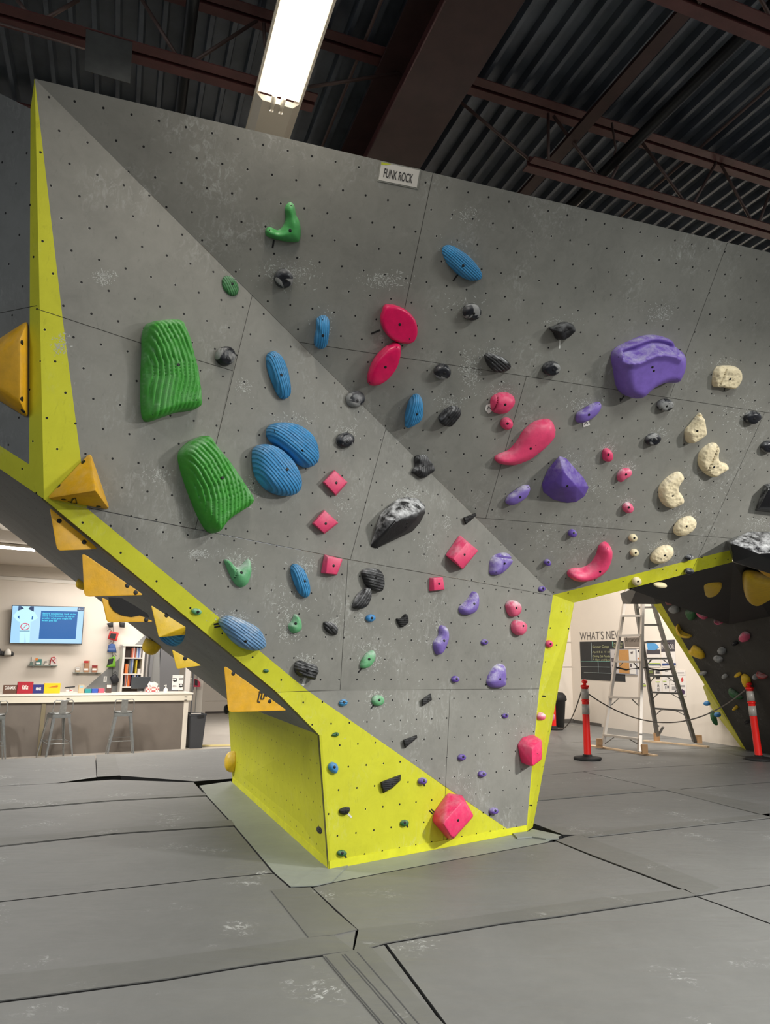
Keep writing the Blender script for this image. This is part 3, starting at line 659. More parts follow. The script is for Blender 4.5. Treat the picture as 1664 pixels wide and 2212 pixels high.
ang = math.atan2(CE.y, CE.x)
dst = .42
for px, rt, lb in ((119, .22, 'grey metal bar stool with low back, middle of the three at the front desk'), (259, -.12, 'grey metal bar stool with low back, nearest the bin end of the front desk'), (-22, .05, 'grey metal bar stool cut by the left edge of the picture')):
    p = off(CP, -CN*dst).at(px, 1625); stool(CP.uv(p)[0], dst, ang+rt, lb)
# ---- things on the worktop
OP = off(CP, CN*.22); OP2 = off(CP, CN*.42)
ztop = ZF+CT
def onctr(name, plane, x0, x1, ytop, depth, m, label, cat, group=None, lean=0):
    a = plane.at(x0, 1490); b = plane.at(x1, 1490); t = plane.at((x0+x1)/2, ytop); ua = plane.uv(a)[0]; ub = plane.uv(b)[0]
    z0 = CT+.001; z1 = plane.uv(t)[1]
    r = tag(prism(name, [plane.pt(ua, z0), plane.pt(ub, z0), plane.pt(ub, z1), plane.pt(ua, z1)], -plane.n*depth, m, None, None, .002), label, cat, group)
    return r, ua, ub, z0, z1
def face_text(r, plane, body, u0, u1, za, zb, m, **k):
    return text('lettering', body, plane.pt(u0, za, .002), plane.e1, plane.e2, zb-za, m, r, width=u1-u0, **k)
Mtw = fm('print_white', 240, 236, 230); Mtr = fm('print_red', 196, 40, 50); Mtk = fm('print_black', 30, 30, 32)
CB = 'snack boxes on the front desk'
Mbrown = fm('brown_card', 96, 66, 50)
r, ua, ub, z0, z1 = onctr('snack_box', OP, 7, 36, 1480, .12, Mbrown, 'brown chocolate bar box at the left end of the desk', 'box', CB)
face_text(r, OP, 'CARAMILK', ua+.02, ub-.02, z0+(z1-z0)*.5, z1-.02, Mtw, bold=.02)
r, ua, ub, z0, z1 = onctr('snack_box', OP, 37, 71, 1473, .12, fm('crimson_card', 168, 24, 44), 'tall crimson chocolate box on the desk, between the brown and the blue one', 'box', CB)
face_text(r, OP, 'KitKat', ua+.08, ub-.08, z0+(z1-z0)*.35, z0+(z1-z0)*.72, Mtw, bold=.03)
r, ua, ub, z0, z1 = onctr('snack_box', OP, 71, 95, 1479, .12, fm('navy_card', 40, 44, 116), 'dark blue snack box with white lettering on the desk', 'box', CB)
face_text(r, OP, 'MINIS', ua+.05, ub-.05, z0+(z1-z0)*.35, z0+(z1-z0)*.7, Mtw, bold=.03)
r, ua, ub, z0, z1 = onctr('snack_box', OP, 95, 130, 1476, .12, fm('bright_yellow_card', 240, 192, 20), 'bright yellow snack box on the desk with a brown bar drawn on it', 'box', CB)
poly('bar_picture', OP, [(104, 1485), (124, 1480), (126, 1482), (124, 1485)], fm('toffee_print', 190, 110, 30), r, .003)
r, ua, ub, z0, z1 = onctr('snack_box', OP, 170, 182, 1480, .1, fm('tan_card', 200, 176, 140), 'small tan and blue box on the desk beneath the slanted grey paint', 'box', CB)
poly('box_picture', OP, [(172, 1481), (180, 1481), (180, 1486), (172, 1486)], fm('sky_print', 150, 186, 200), r, .003)
onctr('snack_bar', OP, 184, 198, 1488.3, .1, fm('teal_wrap', 40, 142, 146), 'flat teal carton lying on the desk', 'carton', 'flat cartons on the desk')
onctr('snack_bar', OP, 199, 212, 1488, .1, fm('royal_wrap', 48, 84, 176), 'flat royal blue carton lying on the desk', 'carton', 'flat cartons on the desk')
onctr('snack_bar', OP, 213, 226, 1487.8, .1, fm('rose_wrap', 214, 88, 108), 'flat rose pink carton lying on the desk', 'carton', 'flat cartons on the desk')
r, ua, ub, z0, z1 = onctr('jar_display', OP, 230, 241, 1479, .1, fm('dark_brown_card', 84, 64, 58), 'small brown box with a pale round badge on the desk near the bookcase', 'box', CB)
poly('badge', OP, [(231, 1479.5), (240, 1479.5), (240, 1486), (231, 1486)], fm('badge_pale', 206, 204, 200), r, .003)
dz = tag(empty('card_display', OP.pt(OP.uv(OP.at(151, 1490))[0], CT)), 'clear stand with pens and a little white and red card on the desk', 'display stand')
poly('card', OP, [(143, 1490), (158, 1489.5), (158, 1493.5), (143, 1494)], fm('card_white', 226, 214, 210), dz); poly('card_print', OP, [(150, 1490.3), (157, 1490), (157, 1492), (150, 1492.5)], Mtr, dz, .003)
child(MB().tube([OP.at(141, 1485.5, .01), OP.at(162, 1483.5, .01)], .012, 8).build('pen', Mtk), dz)
child(MB().bar(OP.at(151, 1486, .0), OP.at(151, 1494.5, .0), .008, .008).build('holder_rod', Msteel), dz)
# monitor
mo = tag(empty('monitor', OP2.pt(OP2.uv(OP2.at(304, 1488))[0], CT)), 'dark grey monitor seen from behind on the desk before the bookcase', 'monitor')
pquad('monitor_back', OP2, 283, 1462, 326, 1488, .04, fm('charcoal_plastic', 58, 62, 66, .5), mo, 0, .012)
pquad('monitor_stand', OP2, 298, 1486, 312, 1493, .05, fm('charcoal_plastic_stand', 50, 52, 56), mo, -.03)
# tissue box
tb = tag(empty('tissue_box', OP.pt(OP.uv(OP.at(330, 1490))[0], CT)), 'patterned red and white tissue box with a tissue pulled up, on the desk', 'tissue box')
def patt():
    m = fm('damask_card', 226, 196, 190); n = NT(m); c = n.n.new('ShaderNodeTexChecker'); c.inputs['Scale'].default_value = 30
    c.inputs['Color1'].default_value = (*lin(236, 220, 212), 1); c.inputs['Color2'].default_value = (*lin(186, 96, 98), 1)
    n.l.new(n.obj(), c.inputs['Vector']); n.base(c.outputs[0]); return m
a = OP.uv(OP.at(317, 1490))[0]; b = OP.uv(OP.at(344, 1490))[0]; zt_ = OP.uv(OP.at(330, 1484.5))[1]
child(prism('carton', [OP.pt(a, CT+.001), OP.pt(b, CT+.001), OP.pt(b, zt_), OP.pt(a, zt_)], -OP.n*.12, patt()), tb)
ts = MB()
for k in range(7):
    t = k/6; c0_ = OP.pt(a+(b-a)*(.28+.44*t), zt_-.01, -.06); ts.add([c0_-CE*.03, c0_+CE*.035, c0_+CE*.05+V3((0, 0, .07+.03*math.sin(k*2.1)))-CN*.02*math.cos(k*2), c0_-CE*.01+V3((0, 0, .10+.02*math.cos(k*1.3)))+CN*.02*math.sin(k*3), c0_-CE*.045+V3((0, 0, .06))], [(0, 1, 2, 3, 4)])
child(ts.build('tissue', Mtw), tb)
pb = OP.pt(OP.uv(OP.at(359.5, 1490))[0], CT+.001, -.05)
pp = tag(empty('pump_bottle', pb), 'small white pump bottle on the desk beside the tissue box', 'bottle')
b_m = MB(Matrix.Translation(pb)); b_m.lathe([(.036, 0), (.042, .01), (.042, .05), (.03, .07), (.012, .078), (.012, .085)], 16); child(b_m.build('bottle_body', Mtw), pp)
b_m = MB(Matrix.Translation(pb)); b_m.lathe([(.014, .085), (.014, .1), (.005, .102), (.005, .125), (.014, .127), (.014, .137)], 12); b_m.bar((0, 0, .131), tuple(-CE*.04+V3((0, 0, .128))), .009); child(b_m.build('pump_head', Mtw), pp)
cs = tag(empty('rental_card', OP.pt(OP.uv(OP.at(384, 1490))[0], CT)), 'upright white card with four small shoe drawings at the right end of the desk', 'sign')
pquad('card', OP, 371, 1458.5, 397, 1490.5, .004, fm('card_paper', 234, 230, 226), cs)
for (x, y) in ((377, 1468), (390, 1480)):
    poly('shoe_drawing', OP, [(x-4, y-3), (x+5, y-3), (x+5, y+4), (x-1, y+5), (x-4, y+2), (x-1, y+1)], Mtk, cs, .004); poly('shoe_sole', OP, [(x-1, y-1.2), (x+3.6, y-1.4), (x+3.4, y+1.8), (x, y+2)], Mtw, cs, .006)
poly('knot_drawing', OP, [(387, 1465), (396, 1464.5), (396, 1468), (387, 1468.5)], fm('print_grey', 120, 118, 116), cs, .004)
text('lettering', 'BOA', OP.at(373.5, 1484, .003), OP.e1, OP.e2, .035, fm('print_grey_text', 110, 108, 108), cs, width=.075)
text('lettering', 'RENTAL SHOES', OP.at(373.5, 1462.5, .003), OP.e1, OP.e2, .012, fm('print_grey_small', 150, 148, 146), cs, width=.16)
# ---- the television
TVP = off(BW, -CN*.16)
tv = tag(empty('television', TVP.at(100, 1350)), 'wall screen showing a pale blue bouldering safety slide over the desk', 'television')
scr = [(26, 1307), (183, 1311), (177, 1392), (20, 1390)]
child(prism('casing', [TVP.at(*p) for p in scr], -TVP.n*.05, fm('tv_black', 24, 26, 34, .3)), tv)
def em(name, r, g, b, s=1.3): return mat(name, (0, 0, 0), .4, emis=lin(r, g, b), es=s*.75)
child(prism('screen', [TVP.at(x, y, .003) for x, y in ((27.5, 1308.5), (181.5, 1312.3), (175.8, 1390.3), (21.6, 1388.6))], -TVP.n*.002, em('screen_pale_blue', 172, 214, 246)), tv)
def sp_(name, pts, m, l): return poly(name, TVP, pts, m, tv, l, .0005)
Mfig = em('screen_figure', 190, 236, 246); Mnavy = em('screen_navy', 22, 52, 96); Mblue = em('screen_blue', 0, 92, 162)
sp_('slide_backdrop', [(28, 1310), (45, 1311), (42, 1388), (22, 1387.5)], em('screen_light', 160, 208, 248), .0045)
sp_('slide_hair', [(40, 1309.2), (73.5, 1310), (73, 1322), (39, 1320)], Mnavy, .0045)
sp_('slide_figure', [(46, 1309.5), (66, 1310), (62, 1314.5), (60, 1315), (75, 1322), (82, 1335), (71, 1342), (66, 1343), (64, 1388), (56, 1388), (54, 1366), (52, 1388), (42, 1388), (43, 1343), (38, 1342), (28, 1331), (37, 1320), (52, 1314.5)], Mfig, .006)
sp_('slide_hand', [(38, 1331), (42, 1330), (42, 1337), (38, 1334)], Mblue, .007); sp_('slide_hand', [(69, 1331), (72, 1331), (71, 1338), (68, 1338)], Mblue, .007)
sp_('slide_belt', [(42, 1362), (64, 1362), (64, 1364.5), (42, 1364)], em('screen_belt', 120, 166, 190), .007)
rg = MB(); cc = TVP.at(54, 1353.5, .009); ru = (TVP.at(63, 1353.5)-TVP.at(54, 1353.5)).length
rg.tube([cc + TVP.e1*math.cos(t/24*2*math.pi)*ru + TVP.e2*math.sin(t/24*2*math.pi)*ru*.86 for t in range(25)], .008, 6); rg.tube([cc-TVP.e1*ru*.5-TVP.e2*ru*.65, cc+TVP.e1*ru*.5+TVP.e2*ru*.65], .007, 6)
child(rg.build('slide_prohibition_ring', em('screen_red', 206, 60, 96)), tv)
sp_('slide_panel', [(89, 1319), (168.5, 1321), (163.5, 1380.5), (83.5, 1380)], Mblue, .0055)
sp_('slide_clock', [(168, 1312.2), (181, 1312.6), (180.5, 1320), (167, 1319.6)], Mnavy, .0055)
tt = 'Before bouldering, look at the\nclimb from bottom to top to\npredict what you might hit\nwhen you fall.'
p_ = TVP.at(90, 1343.2, .008); text('slide_lettering', tt, p_, TVP.at(168, 1321)-TVP.at(89, 1319), TVP.e2, (TVP.at(90, 1323)-TVP.at(90, 1343)).length, em('screen_cyan', 80, 224, 250), tv, width=(TVP.at(163, 1343)-TVP.at(90, 1343)).length, bold=.012)
text('slide_lettering', '02:21', TVP.at(169.5, 1317.8, .008), TVP.e1, TVP.e2, .04, em('screen_white', 230, 240, 255), tv, width=(TVP.at(179, 1318)-TVP.at(169.5, 1318)).length)
# ---- wall shelves and what stands on them
Mglass = mat('shelf_glass', lin(150, 165, 160), .1); 
def shelf(x0, x1, y, label):
    a = BW.at(x0, y); b = BW.at(x1, y); s = tag(empty('wall_shelf', (a+b)/2), label, 'shelf', 'glass wall shelves')
    zz = BW.uv(a)[1]; b = BW.pt(BW.uv(b)[0], zz)
    child(prism('glass_shelf', [a, b, b+V3((0, 0, .012)), a+V3((0, 0, .012))], BW.n*.14, Mglass), s)
    for t in (.15, .82):
        c = a.lerp(b, t); child(prism('bracket', [c, c+CE*.03, c+CE*.03-V3((0, 0, .03)), c-V3((0, 0, .03))], BW.n*.08, Msteel), s)
    return zz+.012
def onshelf(name, x0, x1, ytop, zz, m, label, cat, group, d=.07):
    ua = BW.uv(BW.at(x0, 1440))[0]; ub = BW.uv(BW.at(x1, 1440))[0]; z1 = BW.uv(BW.at((x0+x1)/2, ytop))[1]; lf = .03
    o = prism(name, [BW.pt(ua, zz+.001, lf+d), BW.pt(ub, zz+.001, lf+d), BW.pt(ub, z1, lf+d), BW.pt(ua, z1, lf+d)], -BW.n*d, m, None, None, .002)
    return tag(o, label, cat, group)
za = shelf(60, 123, 1437.6, 'glass wall shelf on the left, with small climbing goods'); zb = shelf(157, 218, 1453.4, 'glass wall shelf on the right, with three brown packets')
GS = 'goods on the glass wall shelves'
o = onshelf('goods_box', 63.5, 70, 1430, za, fm('grey_teal_card', 104, 120, 110), 'little grey bottle-shaped pack at the left end of the left shelf', 'packet', GS)
child(MB().tube([BW.at(67, 1431, .06), BW.at(67.6, 1419.5, .06)], .007, 6).build('brush_handle', Mtk), o)
o = onshelf('goods_box', 76.5, 88, 1423.5, za, fm('teal_card', 60, 122, 116), 'teal and orange carton on the left shelf', 'carton', GS); poly('carton_top_print', off(BW, BW.n*.1), [(76.5, 1422), (82, 1422), (82, 1427), (76.5, 1427)], fm('orange_print', 226, 130, 40), o, .003); poly('carton_print', off(BW, BW.n*.1), [(78, 1431), (87, 1431), (87, 1435), (78, 1435)], Mtw, o, .003)
o = onshelf('goods_box', 94.5, 103, 1428, za, fm('white_pack', 208, 200, 190), 'white packet with grey print on the left shelf', 'packet', GS); text('lettering', 'JK', BW.at(96, 1433, .103), BW.e1, BW.e2, .05, fm('print_dark_grey', 90, 86, 84), o)
o = onshelf('goods_box', 107.5, 121, 1419.5, za, fm('white_red_pack', 216, 204, 198), 'white pack with a red loop print, rightmost on the left shelf', 'packet', GS)
lp = MB(); lp.tube([BW.at(x, y, .105) for x, y in ((108, 1435), (110, 1426), (111, 1421), (117, 1419), (120, 1422), (117, 1426), (112, 1424), (116, 1429), (120, 1433))], .008, 6); child(lp.build('loop_print', Mtr), o)
for x0, x1, yt, c, lb, c2 in ((163, 172.5, 1440, (176, 152, 122), 'short tan packet, leftmost on the right shelf', (210, 204, 196)), (181, 191.5, 1427, (172, 126, 92), 'tall tan and red packet in the middle of the right shelf', (186, 44, 44)), (198.5, 209.5, 1437, (168, 110, 80), 'tan and dark red packet, rightmost on the right shelf', (140, 36, 40))):
    o = onshelf('goods_packet', x0, x1, yt, zb, fm('kraft', *c), lb, 'packet', GS)
    F_ = off(BW, BW.n*.1); poly('packet_header', F_, [(x0+.3, yt+.6), (x1-.3, yt+.6), (x1-.3, yt+5), (x0+.3, yt+5)], fm('packet_head', *c2), o, .003); poly('packet_label', F_, [(x0+1, 1444), (x1-1, 1444), (x1-1, 1448), (x0+1, 1448)], Mtw, o, .003)
# hats on pegs
def hat(x, y, w_, label, m2):
    c = BW.at(x, y, .09); s = (BW.at(x+w_, y)-BW.at(x, y)).length
    h = tag(empty('baseball_cap', c), label, 'cap', 'caps on the wall')
    mb = MB(Matrix.Translation(c)); 
    prof = [(s*.52, 0), (s*.54, .03), (s*.5, .07), (s*.36, .11), (s*.15, .13), (.005, .135)]; mb.lathe(prof, 20, sy=.9)
    child(mb.build('crown', m2), h); b = MB(Matrix.Translation(c)); vs_ = []
    for k in range(13):
        t = math.pi*k/12; d = CE*math.cos(t)*s*.55 - CN*math.sin(t)*(.17); vs_ += [d + V3((0, 0, .012-abs(math.cos(t))*.0)), CE*math.cos(t)*s*.5 - CN*math.sin(t)*.08 + V3((0, 0, .015))]
    b.add(vs_, [(2*i, 2*i+2, 2*i+3, 2*i+1) for i in range(12)]); child(b.build('brim', Mtk), h)
    bk = MB(Matrix.Translation(c)); 
    for sg in (-1, 1): bk.lathe([(.03, -.01), (.045, .0), (.045, .05), (.02, .08)], 10, c=tuple(CE*sg*s*.55+CN*.03))
    child(bk.build('mesh_back', Mtk), h)
hat(16, 1416, 15, 'white-fronted cap with dark mesh hung on the wall at far left', fm('cap_white', 226, 220, 210)); hat(-4, 1415, 13, 'dark cap cut by the left edge of the picture', Mtk)
# bookcase
KP = off(BW, -CN*.34)
bc = tag(empty('bookcase', KP.at(288, 1500)), 'tall narrow white bookcase behind the monitor', 'bookcase')
Mbc = fm('bookcase_white', 226, 220, 210, .5)
ul = KP.uv(KP.at(263, 1440))[0]; ur = KP.uv(KP.at(311, 1440))[0]; zt2 = KP.uv(KP.at(288, 1396))[1]
def kb(name, u0, u1, z0, z1, d0, d1, m, par=bc):
    mb = MB(); mb.add([KP.pt(u, z, -d) for u in (u0, u1) for z in (z0, z1) for d in (d0, d1)], [(0, 1, 3, 2), (4, 6, 7, 5), (0, 4, 5, 1), (2, 3, 7, 6), (0, 2, 6, 4), (1, 5, 7, 3)])
    o = mb.build(name, m); return child(o, par) if par else o
kb('side_panel', ul, ul+.045, 0, zt2, 0, .3, Mbc); kb('side_panel', ur-.045, ur, 0, zt2, 0, .3, Mbc); kb('top_panel', ul-.02, ur+.02, zt2, zt2+.03, -.02, .31, Mbc); kb('back_panel', ul+.04, ur-.04, 0, zt2, .28, .3, fm('bookcase_back', 96, 86, 80))
shz = [KP.uv(KP.at(288, y))[1] for y in (1420.5, 1455, 1483)]
for z in shz: kb('shelf', ul+.045, ur-.045, z-.025, z, .0, .28, Mbc)
bkc = {'w': (214, 206, 200), 'r': (150, 60, 56), 'b': (92, 112, 160), 'o': (224, 112, 44), 'y': (214, 186, 50), 'g': (104, 110, 112), 'k': (52, 50, 54), 'c': (176, 186, 206), 't': (190, 130, 90), 'p': (206, 120, 100)}
BMt = {k: fm('book_'+{'w': 'white', 'r': 'red', 'b': 'blue', 'o': 'orange', 'y': 'yellow', 'g': 'grey', 'k': 'black', 'c': 'pale_blue', 't': 'tan', 'p': 'salmon'}[k], *v) for k, v in bkc.items()}
full = {'w': 'white', 'r': 'dark red', 'b': 'blue', 'o': 'orange', 'y': 'yellow', 'g': 'grey', 'k': 'black', 'c': 'pale blue', 't': 'tan', 'p': 'salmon'}
def books(z, row, seq, shname):
    u = None; cnt = {}
    for (c, x0, x1, h) in seq:
        ua = KP.uv(KP.at(x0, row))[0]; ub = KP.uv(KP.at(x1, row))[0]; cnt[c] = cnt.get(c, 0)+1
        o = kb('book', ua+.001, ub-.001, z+.001, z+h, .03, .2, BMt[c], None)
        ordn = {1: 'first', 2: 'second', 3: 'third'}[cnt[c]]
        tag(o, '%s book on the %s bookcase shelf, %s %s one from the left' % (full[c], shname, ordn, full[c]), 'book', 'books in the bookcase')
books(shz[0], 1411, [('p', 286, 289, .2), ('w', 289, 291.5, .21), ('r', 291.5, 293.5, .2), ('t', 293.5, 295, .19), ('c', 296, 299, .21), ('b', 299, 302, .2), ('c', 302, 304.5, .21), ('w', 304.5, 306, .2)], 'top')
books(shz[1], 1443, [('o', 271.5, 275, .2), ('t', 275, 278, .2), ('g', 279.5, 283, .28), ('b', 283, 286, .3), ('c', 286, 288, .3), ('y', 293.5, 296.5, .28)], 'middle')
o = kb('book', KP.uv(KP.at(298.5, 1443))[0], KP.uv(KP.at(305, 1443))[0], shz[1]+.001, shz[1]+.1, .02, .12, BMt['w'], None); tag(o, 'small white box-like book lying at the right of the middle shelf', 'book', 'books in the bookcase')
books(shz[2], 1470, [('k', 268, 270.5, .26), ('p', 270.5, 273, .25), ('w', 274, 276, .27), ('o', 276.5, 279.5, .24), ('r', 280, 282, .26), ('b', 286, 289, .27), ('w', 290, 293, .27), ('b', 296, 299, .26)], 'lower')
# chalk bags on a cord
cordp = BW.at(245, 1345, .05)
cd_ = tag(MB().tube([BW.at(244, 1338, .05), BW.at(245, 1380, .05), BW.at(243, 1410, .05), BW.at(243, 1480, .05)], .004, 6).build('display_cord', Mtk), 'thin dark cord holding the chalk bags beside the bookcase', 'cord')
def bag(pts, m, m2, label, inner):
    b = [BW.at(x, y, .06) for x, y in pts]; c = sum(b, V3())/len(b)
    r = tag(empty('chalk_bag', c), label, 'chalk bag', 'chalk bags on the cord')
    n = len(b); vs_ = []; K = 5
    for k in range(K):
        t = k/(K-1); s = [.86, 1.0, 1.0, .93, .7][k]; dp = [0, .02, .06, .09, .10][k]
        vs_ += [c + (p-c)*s + BW.n*dp for p in b]
    fs_ = [(k*n+i, k*n+(i+1) % n, (k+1)*n+(i+1) % n, (k+1)*n+i) for k in range(K-1) for i in range(n)] + [tuple(range((K-1)*n, K*n)), tuple(range(n-1, -1, -1))]
    o = mesh('pouch', vs_, fs_, m, None, True); child(o, r)
    if inner: child(prism('pouch_panel', [BW.at(x, y, .163) for x, y in inner], -BW.n*.004, m2), r)
    tp = max(b, key=lambda p: p.z); child(MB().tube([tp-CE*.05+BW.n*.03, tp+V3((0, 0, .05))+BW.n*.0, tp+CE*.03+BW.n*.03], .005, 6).build('drawcord', Mtk), r)
bag([(230, 1347), (243, 1344), (243, 1355), (235, 1356)], Mtk, Mtr, 'black chalk bag at the top left of the cord', None)
bag([(257, 1344), (269, 1345), (268, 1356), (258, 1355)], fm('black_bag', 34, 32, 34), Mtr, 'black chalk bag at the top right of the cord', None)
bag([(237, 1363), (256, 1367), (251, 1385), (232, 1380)], fm('red_bag', 206, 56, 54), Mtk, 'red chalk bag with a black front panel', [(239.5, 1368), (252, 1369), (249, 1381), (236, 1378)])
bag([(234, 1393), (240, 1390), (248, 1392), (251, 1410), (231, 1409)], fm('blue_bag', 54, 84, 140), BMt['b'], 'blue chalk bag below the red one', [(234, 1400), (248, 1400), (249, 1404), (233, 1404)])
bag([(236, 1422), (248, 1417), (249, 1441), (229, 1441)], fm('green_bag', 120, 182, 50), Mtk, 'black and lime green chalk bag below the blue one', [(234, 1424), (246, 1422), (243, 1434), (232, 1437)])
bag([(237, 1463), (249, 1455), (258, 1470), (255, 1473), (242, 1478)], fm('dark_bag', 44, 44, 48), Mtk, 'dark grey chalk bag at the bottom of the cord', None)
lt = tag(empty('wall_outlet', BW.at(227.5, 1467)), 'white wall outlet on the grey painted slope', 'outlet'); pquad('cover_plate', BW, 223.5, 1461, 231.5, 1473, .01, Mtw, lt, .012); pquad('socket', BW, 226, 1463, 229, 1471, .003, fm('socket_grey', 190, 186, 180), lt, .015)
# painted grey slope, pillar, dark wall panel, passage
mur = [(182, 1489), (300, 1385), (345, 1340), (345, 1500), (182, 1500)]
struct(poly('wall_mural', BW, mur, fm('slope_grey', 142, 142, 140, .7), None, .004, .003)); bpy.data.objects['wall_mural'].name = 'trim_4'
PP = off(BW, -CN*.12)
def pan(name, x0, x1, y0, y1, m, plane, d=.08): return struct(pquad(name, plane, x0, y0, x1, y1, d, m))
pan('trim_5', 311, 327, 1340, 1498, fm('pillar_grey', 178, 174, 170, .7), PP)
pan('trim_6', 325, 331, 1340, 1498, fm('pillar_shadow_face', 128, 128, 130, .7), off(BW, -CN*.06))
pan('wall_partition', 330, 396, 1340, 1640, fm('slate_wall', 112, 112, 114, .7), BW, .1).name = 'wall_inner'
pan('door_1', 395, 417, 1380, 1543, fm('door_frame_white', 224, 218, 210), BW, .06)
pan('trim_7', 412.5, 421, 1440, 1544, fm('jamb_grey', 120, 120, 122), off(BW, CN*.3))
FP = off(CP, CN*2.6)
pan('wall_side', 419, 444, 1400, 1590, fm('door_leaf_grey', 178, 174, 166), FP, .08)
pan('baseboard_side', 430, 440, 1571, 1580, Mbase, FP, .01).location += FP.n*.01
PW = Plane(gz(444, 1542, ZF)+CN*0, CE, (0, 0, 1))
struct(prism('wall_passage', [PW.pt(-1.2, 0), PW.pt(5, 0), PW.pt(5, 3.6), PW.pt(-1.2, 3.6)], -PW.n*.1, Mwhite)).name = 'wall_rear'
pan('baseboard_rear', 443, 540, 1535, 1541.5, fm('dark_baseboard', 82, 74, 70), PW, .01).location += PW.n*.012
pan('trim_8', 443, 540, 1513.6, 1514.4, fm('groove', 150, 140, 130), PW, .01).location += PW.n*.012
ye = MB(); a = gz(425, 1611, ZF+.02); b = gz(640, 1608, ZF+.02); ye.bar(a, b, .05, .03); struct(ye.build('trim_9', fm('cream_nosing', 232, 214, 150)))
# wire rack and hanging bag by the door
wr = MB()
for y in (1466, 1477.5):
    wr.tube([FP.at(398, y, .1), FP.at(417, y, .1)], .008, 6)
wr.tube([FP.at(407, 1455, .1), FP.at(407, 1482, .1)], .008, 6)
tag(wr.build('wire_rack', fm('chrome_wire', 170, 166, 160, .3, metal=.6)), 'thin wire rack on the white door frame behind the desk end', 'rack')
bg = tag(empty('hanging_bag', FP.at(425, 1472)), 'crimson and black bag hanging by the passage beyond the desk', 'bag')
poly('bag_body', FP, [(419, 1466), (427, 1468), (433, 1474), (433, 1484), (418, 1484)], fm('crimson_cloth', 160, 34, 64), bg, .16, .1); poly('bag_panel', FP, [(421, 1467), (427, 1470), (427, 1481), (421, 1480)], Mtk, bg, .165, .004)
child(MB().tube([FP.at(419, 1455, .1), FP.at(418, 1485, .15), FP.at(417, 1491, .15)], .012, 6).build('strap', Mtk), bg)
# bin
BP_ = Plane(off(CP, -CN*.0).o, CE, (0, 0, 1)); bu0 = CP.uv(CP.at(400, 1600))[0]; 
bl = CP.pt(cu1+.12, 0, -.05); tbn = tag(empty('trash_bin', bl+CE*.17), 'tall dark grey tapered bin at the right end of the desk', 'bin')
def binmesh(c, w0, w1, d0, d1, h, name, m, par, t=.012):
    mb = MB(); P_ = lambda x, y, z: c + CE*x + CN*y + V3((0, 0, z))
    rg_ = [(w0, d0, 0), (w1, d1, h), (w1+.02, d1+.02, h), (w1+.02, d1+.02, h+.03), (w1-.01, d1-.01, h+.03), (w0-.02, d0-.02, .03)]
    for (x, y, z) in rg_: mb.v += [P_(-x/2, -y/2, z), P_(x/2, -y/2, z), P_(x/2, y/2, z), P_(-x/2, y/2, z)]
    for k in range(len(rg_)-1):
        for i in range(4): mb.f.append((k*4+i, k*4+(i+1) % 4, k*4+4+(i+1) % 4, k*4+4+i)); mb.sm.append(False)
    mb.f += [(3, 2, 1, 0), tuple(range(len(mb.v)-4, len(mb.v)))]; mb.sm += [False]*2
    return child(mb.build(name, m), par)
bxl = CP.at(398, 1600); bc0 = CP.pt(cu1+.27, 0, -.2)
binmesh(bc0, .24, .30, .40, .48, .62, 'bin_body', fm('bin_grey', 62, 64, 68, .45), tbn)
child(MB().bar(bc0-CE*.14-CN*.2+V3((0, 0, .66)), bc0+CE*.05-CN*.2+V3((0, 0, .66)), .05, .012).build('liner_edge', fm('liner_pale', 206, 200, 194)), tbn)
child(MB().bar(bc0-CE*.02-CN*.25+V3((0, 0, .60)), bc0+CE*.10-CN*.25+V3((0, 0, .61)), .012, .05).build('grab_handle', Mtk), tbn)
# ================================================================ notice wall
txtc = fm('wall_lettering', 88, 82, 80)
o = WN.at(1253.5, 1382.8, .004); wd = (WN.at(1345, 1381)-WN.at(1253.5, 1382)).length
tx = text('wall_lettering', "WHAT'S NEW", o, WN.e1, WN.e2, (WN.at(1258, 1364.5)-WN.at(1258, 1382)).length, txtc, width=wd)
tag(tx, "grey capital letters reading WHAT'S NEW over the chalkboard", 'lettering')
def Np(name, pts, m, par=None, lift=.01, d=.008): return poly(name, WN, pts, m, par, lift, d)
cbd = tag(empty('chalkboard', WN.at(1300, 1430)), 'black chalkboard chart with chalk writing under the big grey letters', 'chalkboard')
Np('board', [(1252.8, 1386.3), (1346.8, 1384.3), (1351.2, 1472.8), (1256, 1467.5)], fm('chalkboard_black', 42, 44, 46, .7, var=.1), cbd)
chk = fm('chalk_line', 150, 160, 158); ch2 = fm('chalk_yellow', 188, 190, 140)
def line(pts, m=chk, r=.007): child(MB().tube([WN.at(x, y, .014) for x, y in pts], r, 5).build('chalk_rule', m), cbd)
line([(1277.5, 1388), (1279, 1428)]); line([(1254.5, 1428.7), (1318, 1428.9)], fm('chalk_teal', 110, 160, 150)); line([(1256, 1440), (1318, 1441.5)]); line([(1262, 1452.5), (1320, 1454.5)]); line([(1292.5, 1430), (1293.2, 1453.5)]); line([(1323.5, 1386), (1324, 1398)], fm('chalk_green', 110, 160, 140))
for s_, x, y, h_, w_ in (('Summer Camps', 1280, 1401.5, 7, 36), ('April 8 & 15 till', 1280, 1411.5, 5, 38), ('Climbing Cafe Tuesday', 1280.5, 1421, 6, 38), ('7-10pm until June', 1281, 1428, 5, 38), ('MON - FRI\nSAT - SUN', 1326, 1399.5, 11, 18)):
    text('chalk_writing', s_, WN.at(x, y, .013), WN.e1, WN.e2, (WN.at(x, y)-WN.at(x, y-h_)).length, ch2, cbd, width=(WN.at(x, y)-WN.at(x+w_, y)).length, shear=.2)
ac = tag(empty('wall_sign', WN.at(1366, 1388)), 'small grey-brown framed sign with dark scrawl right of the chalkboard', 'sign')
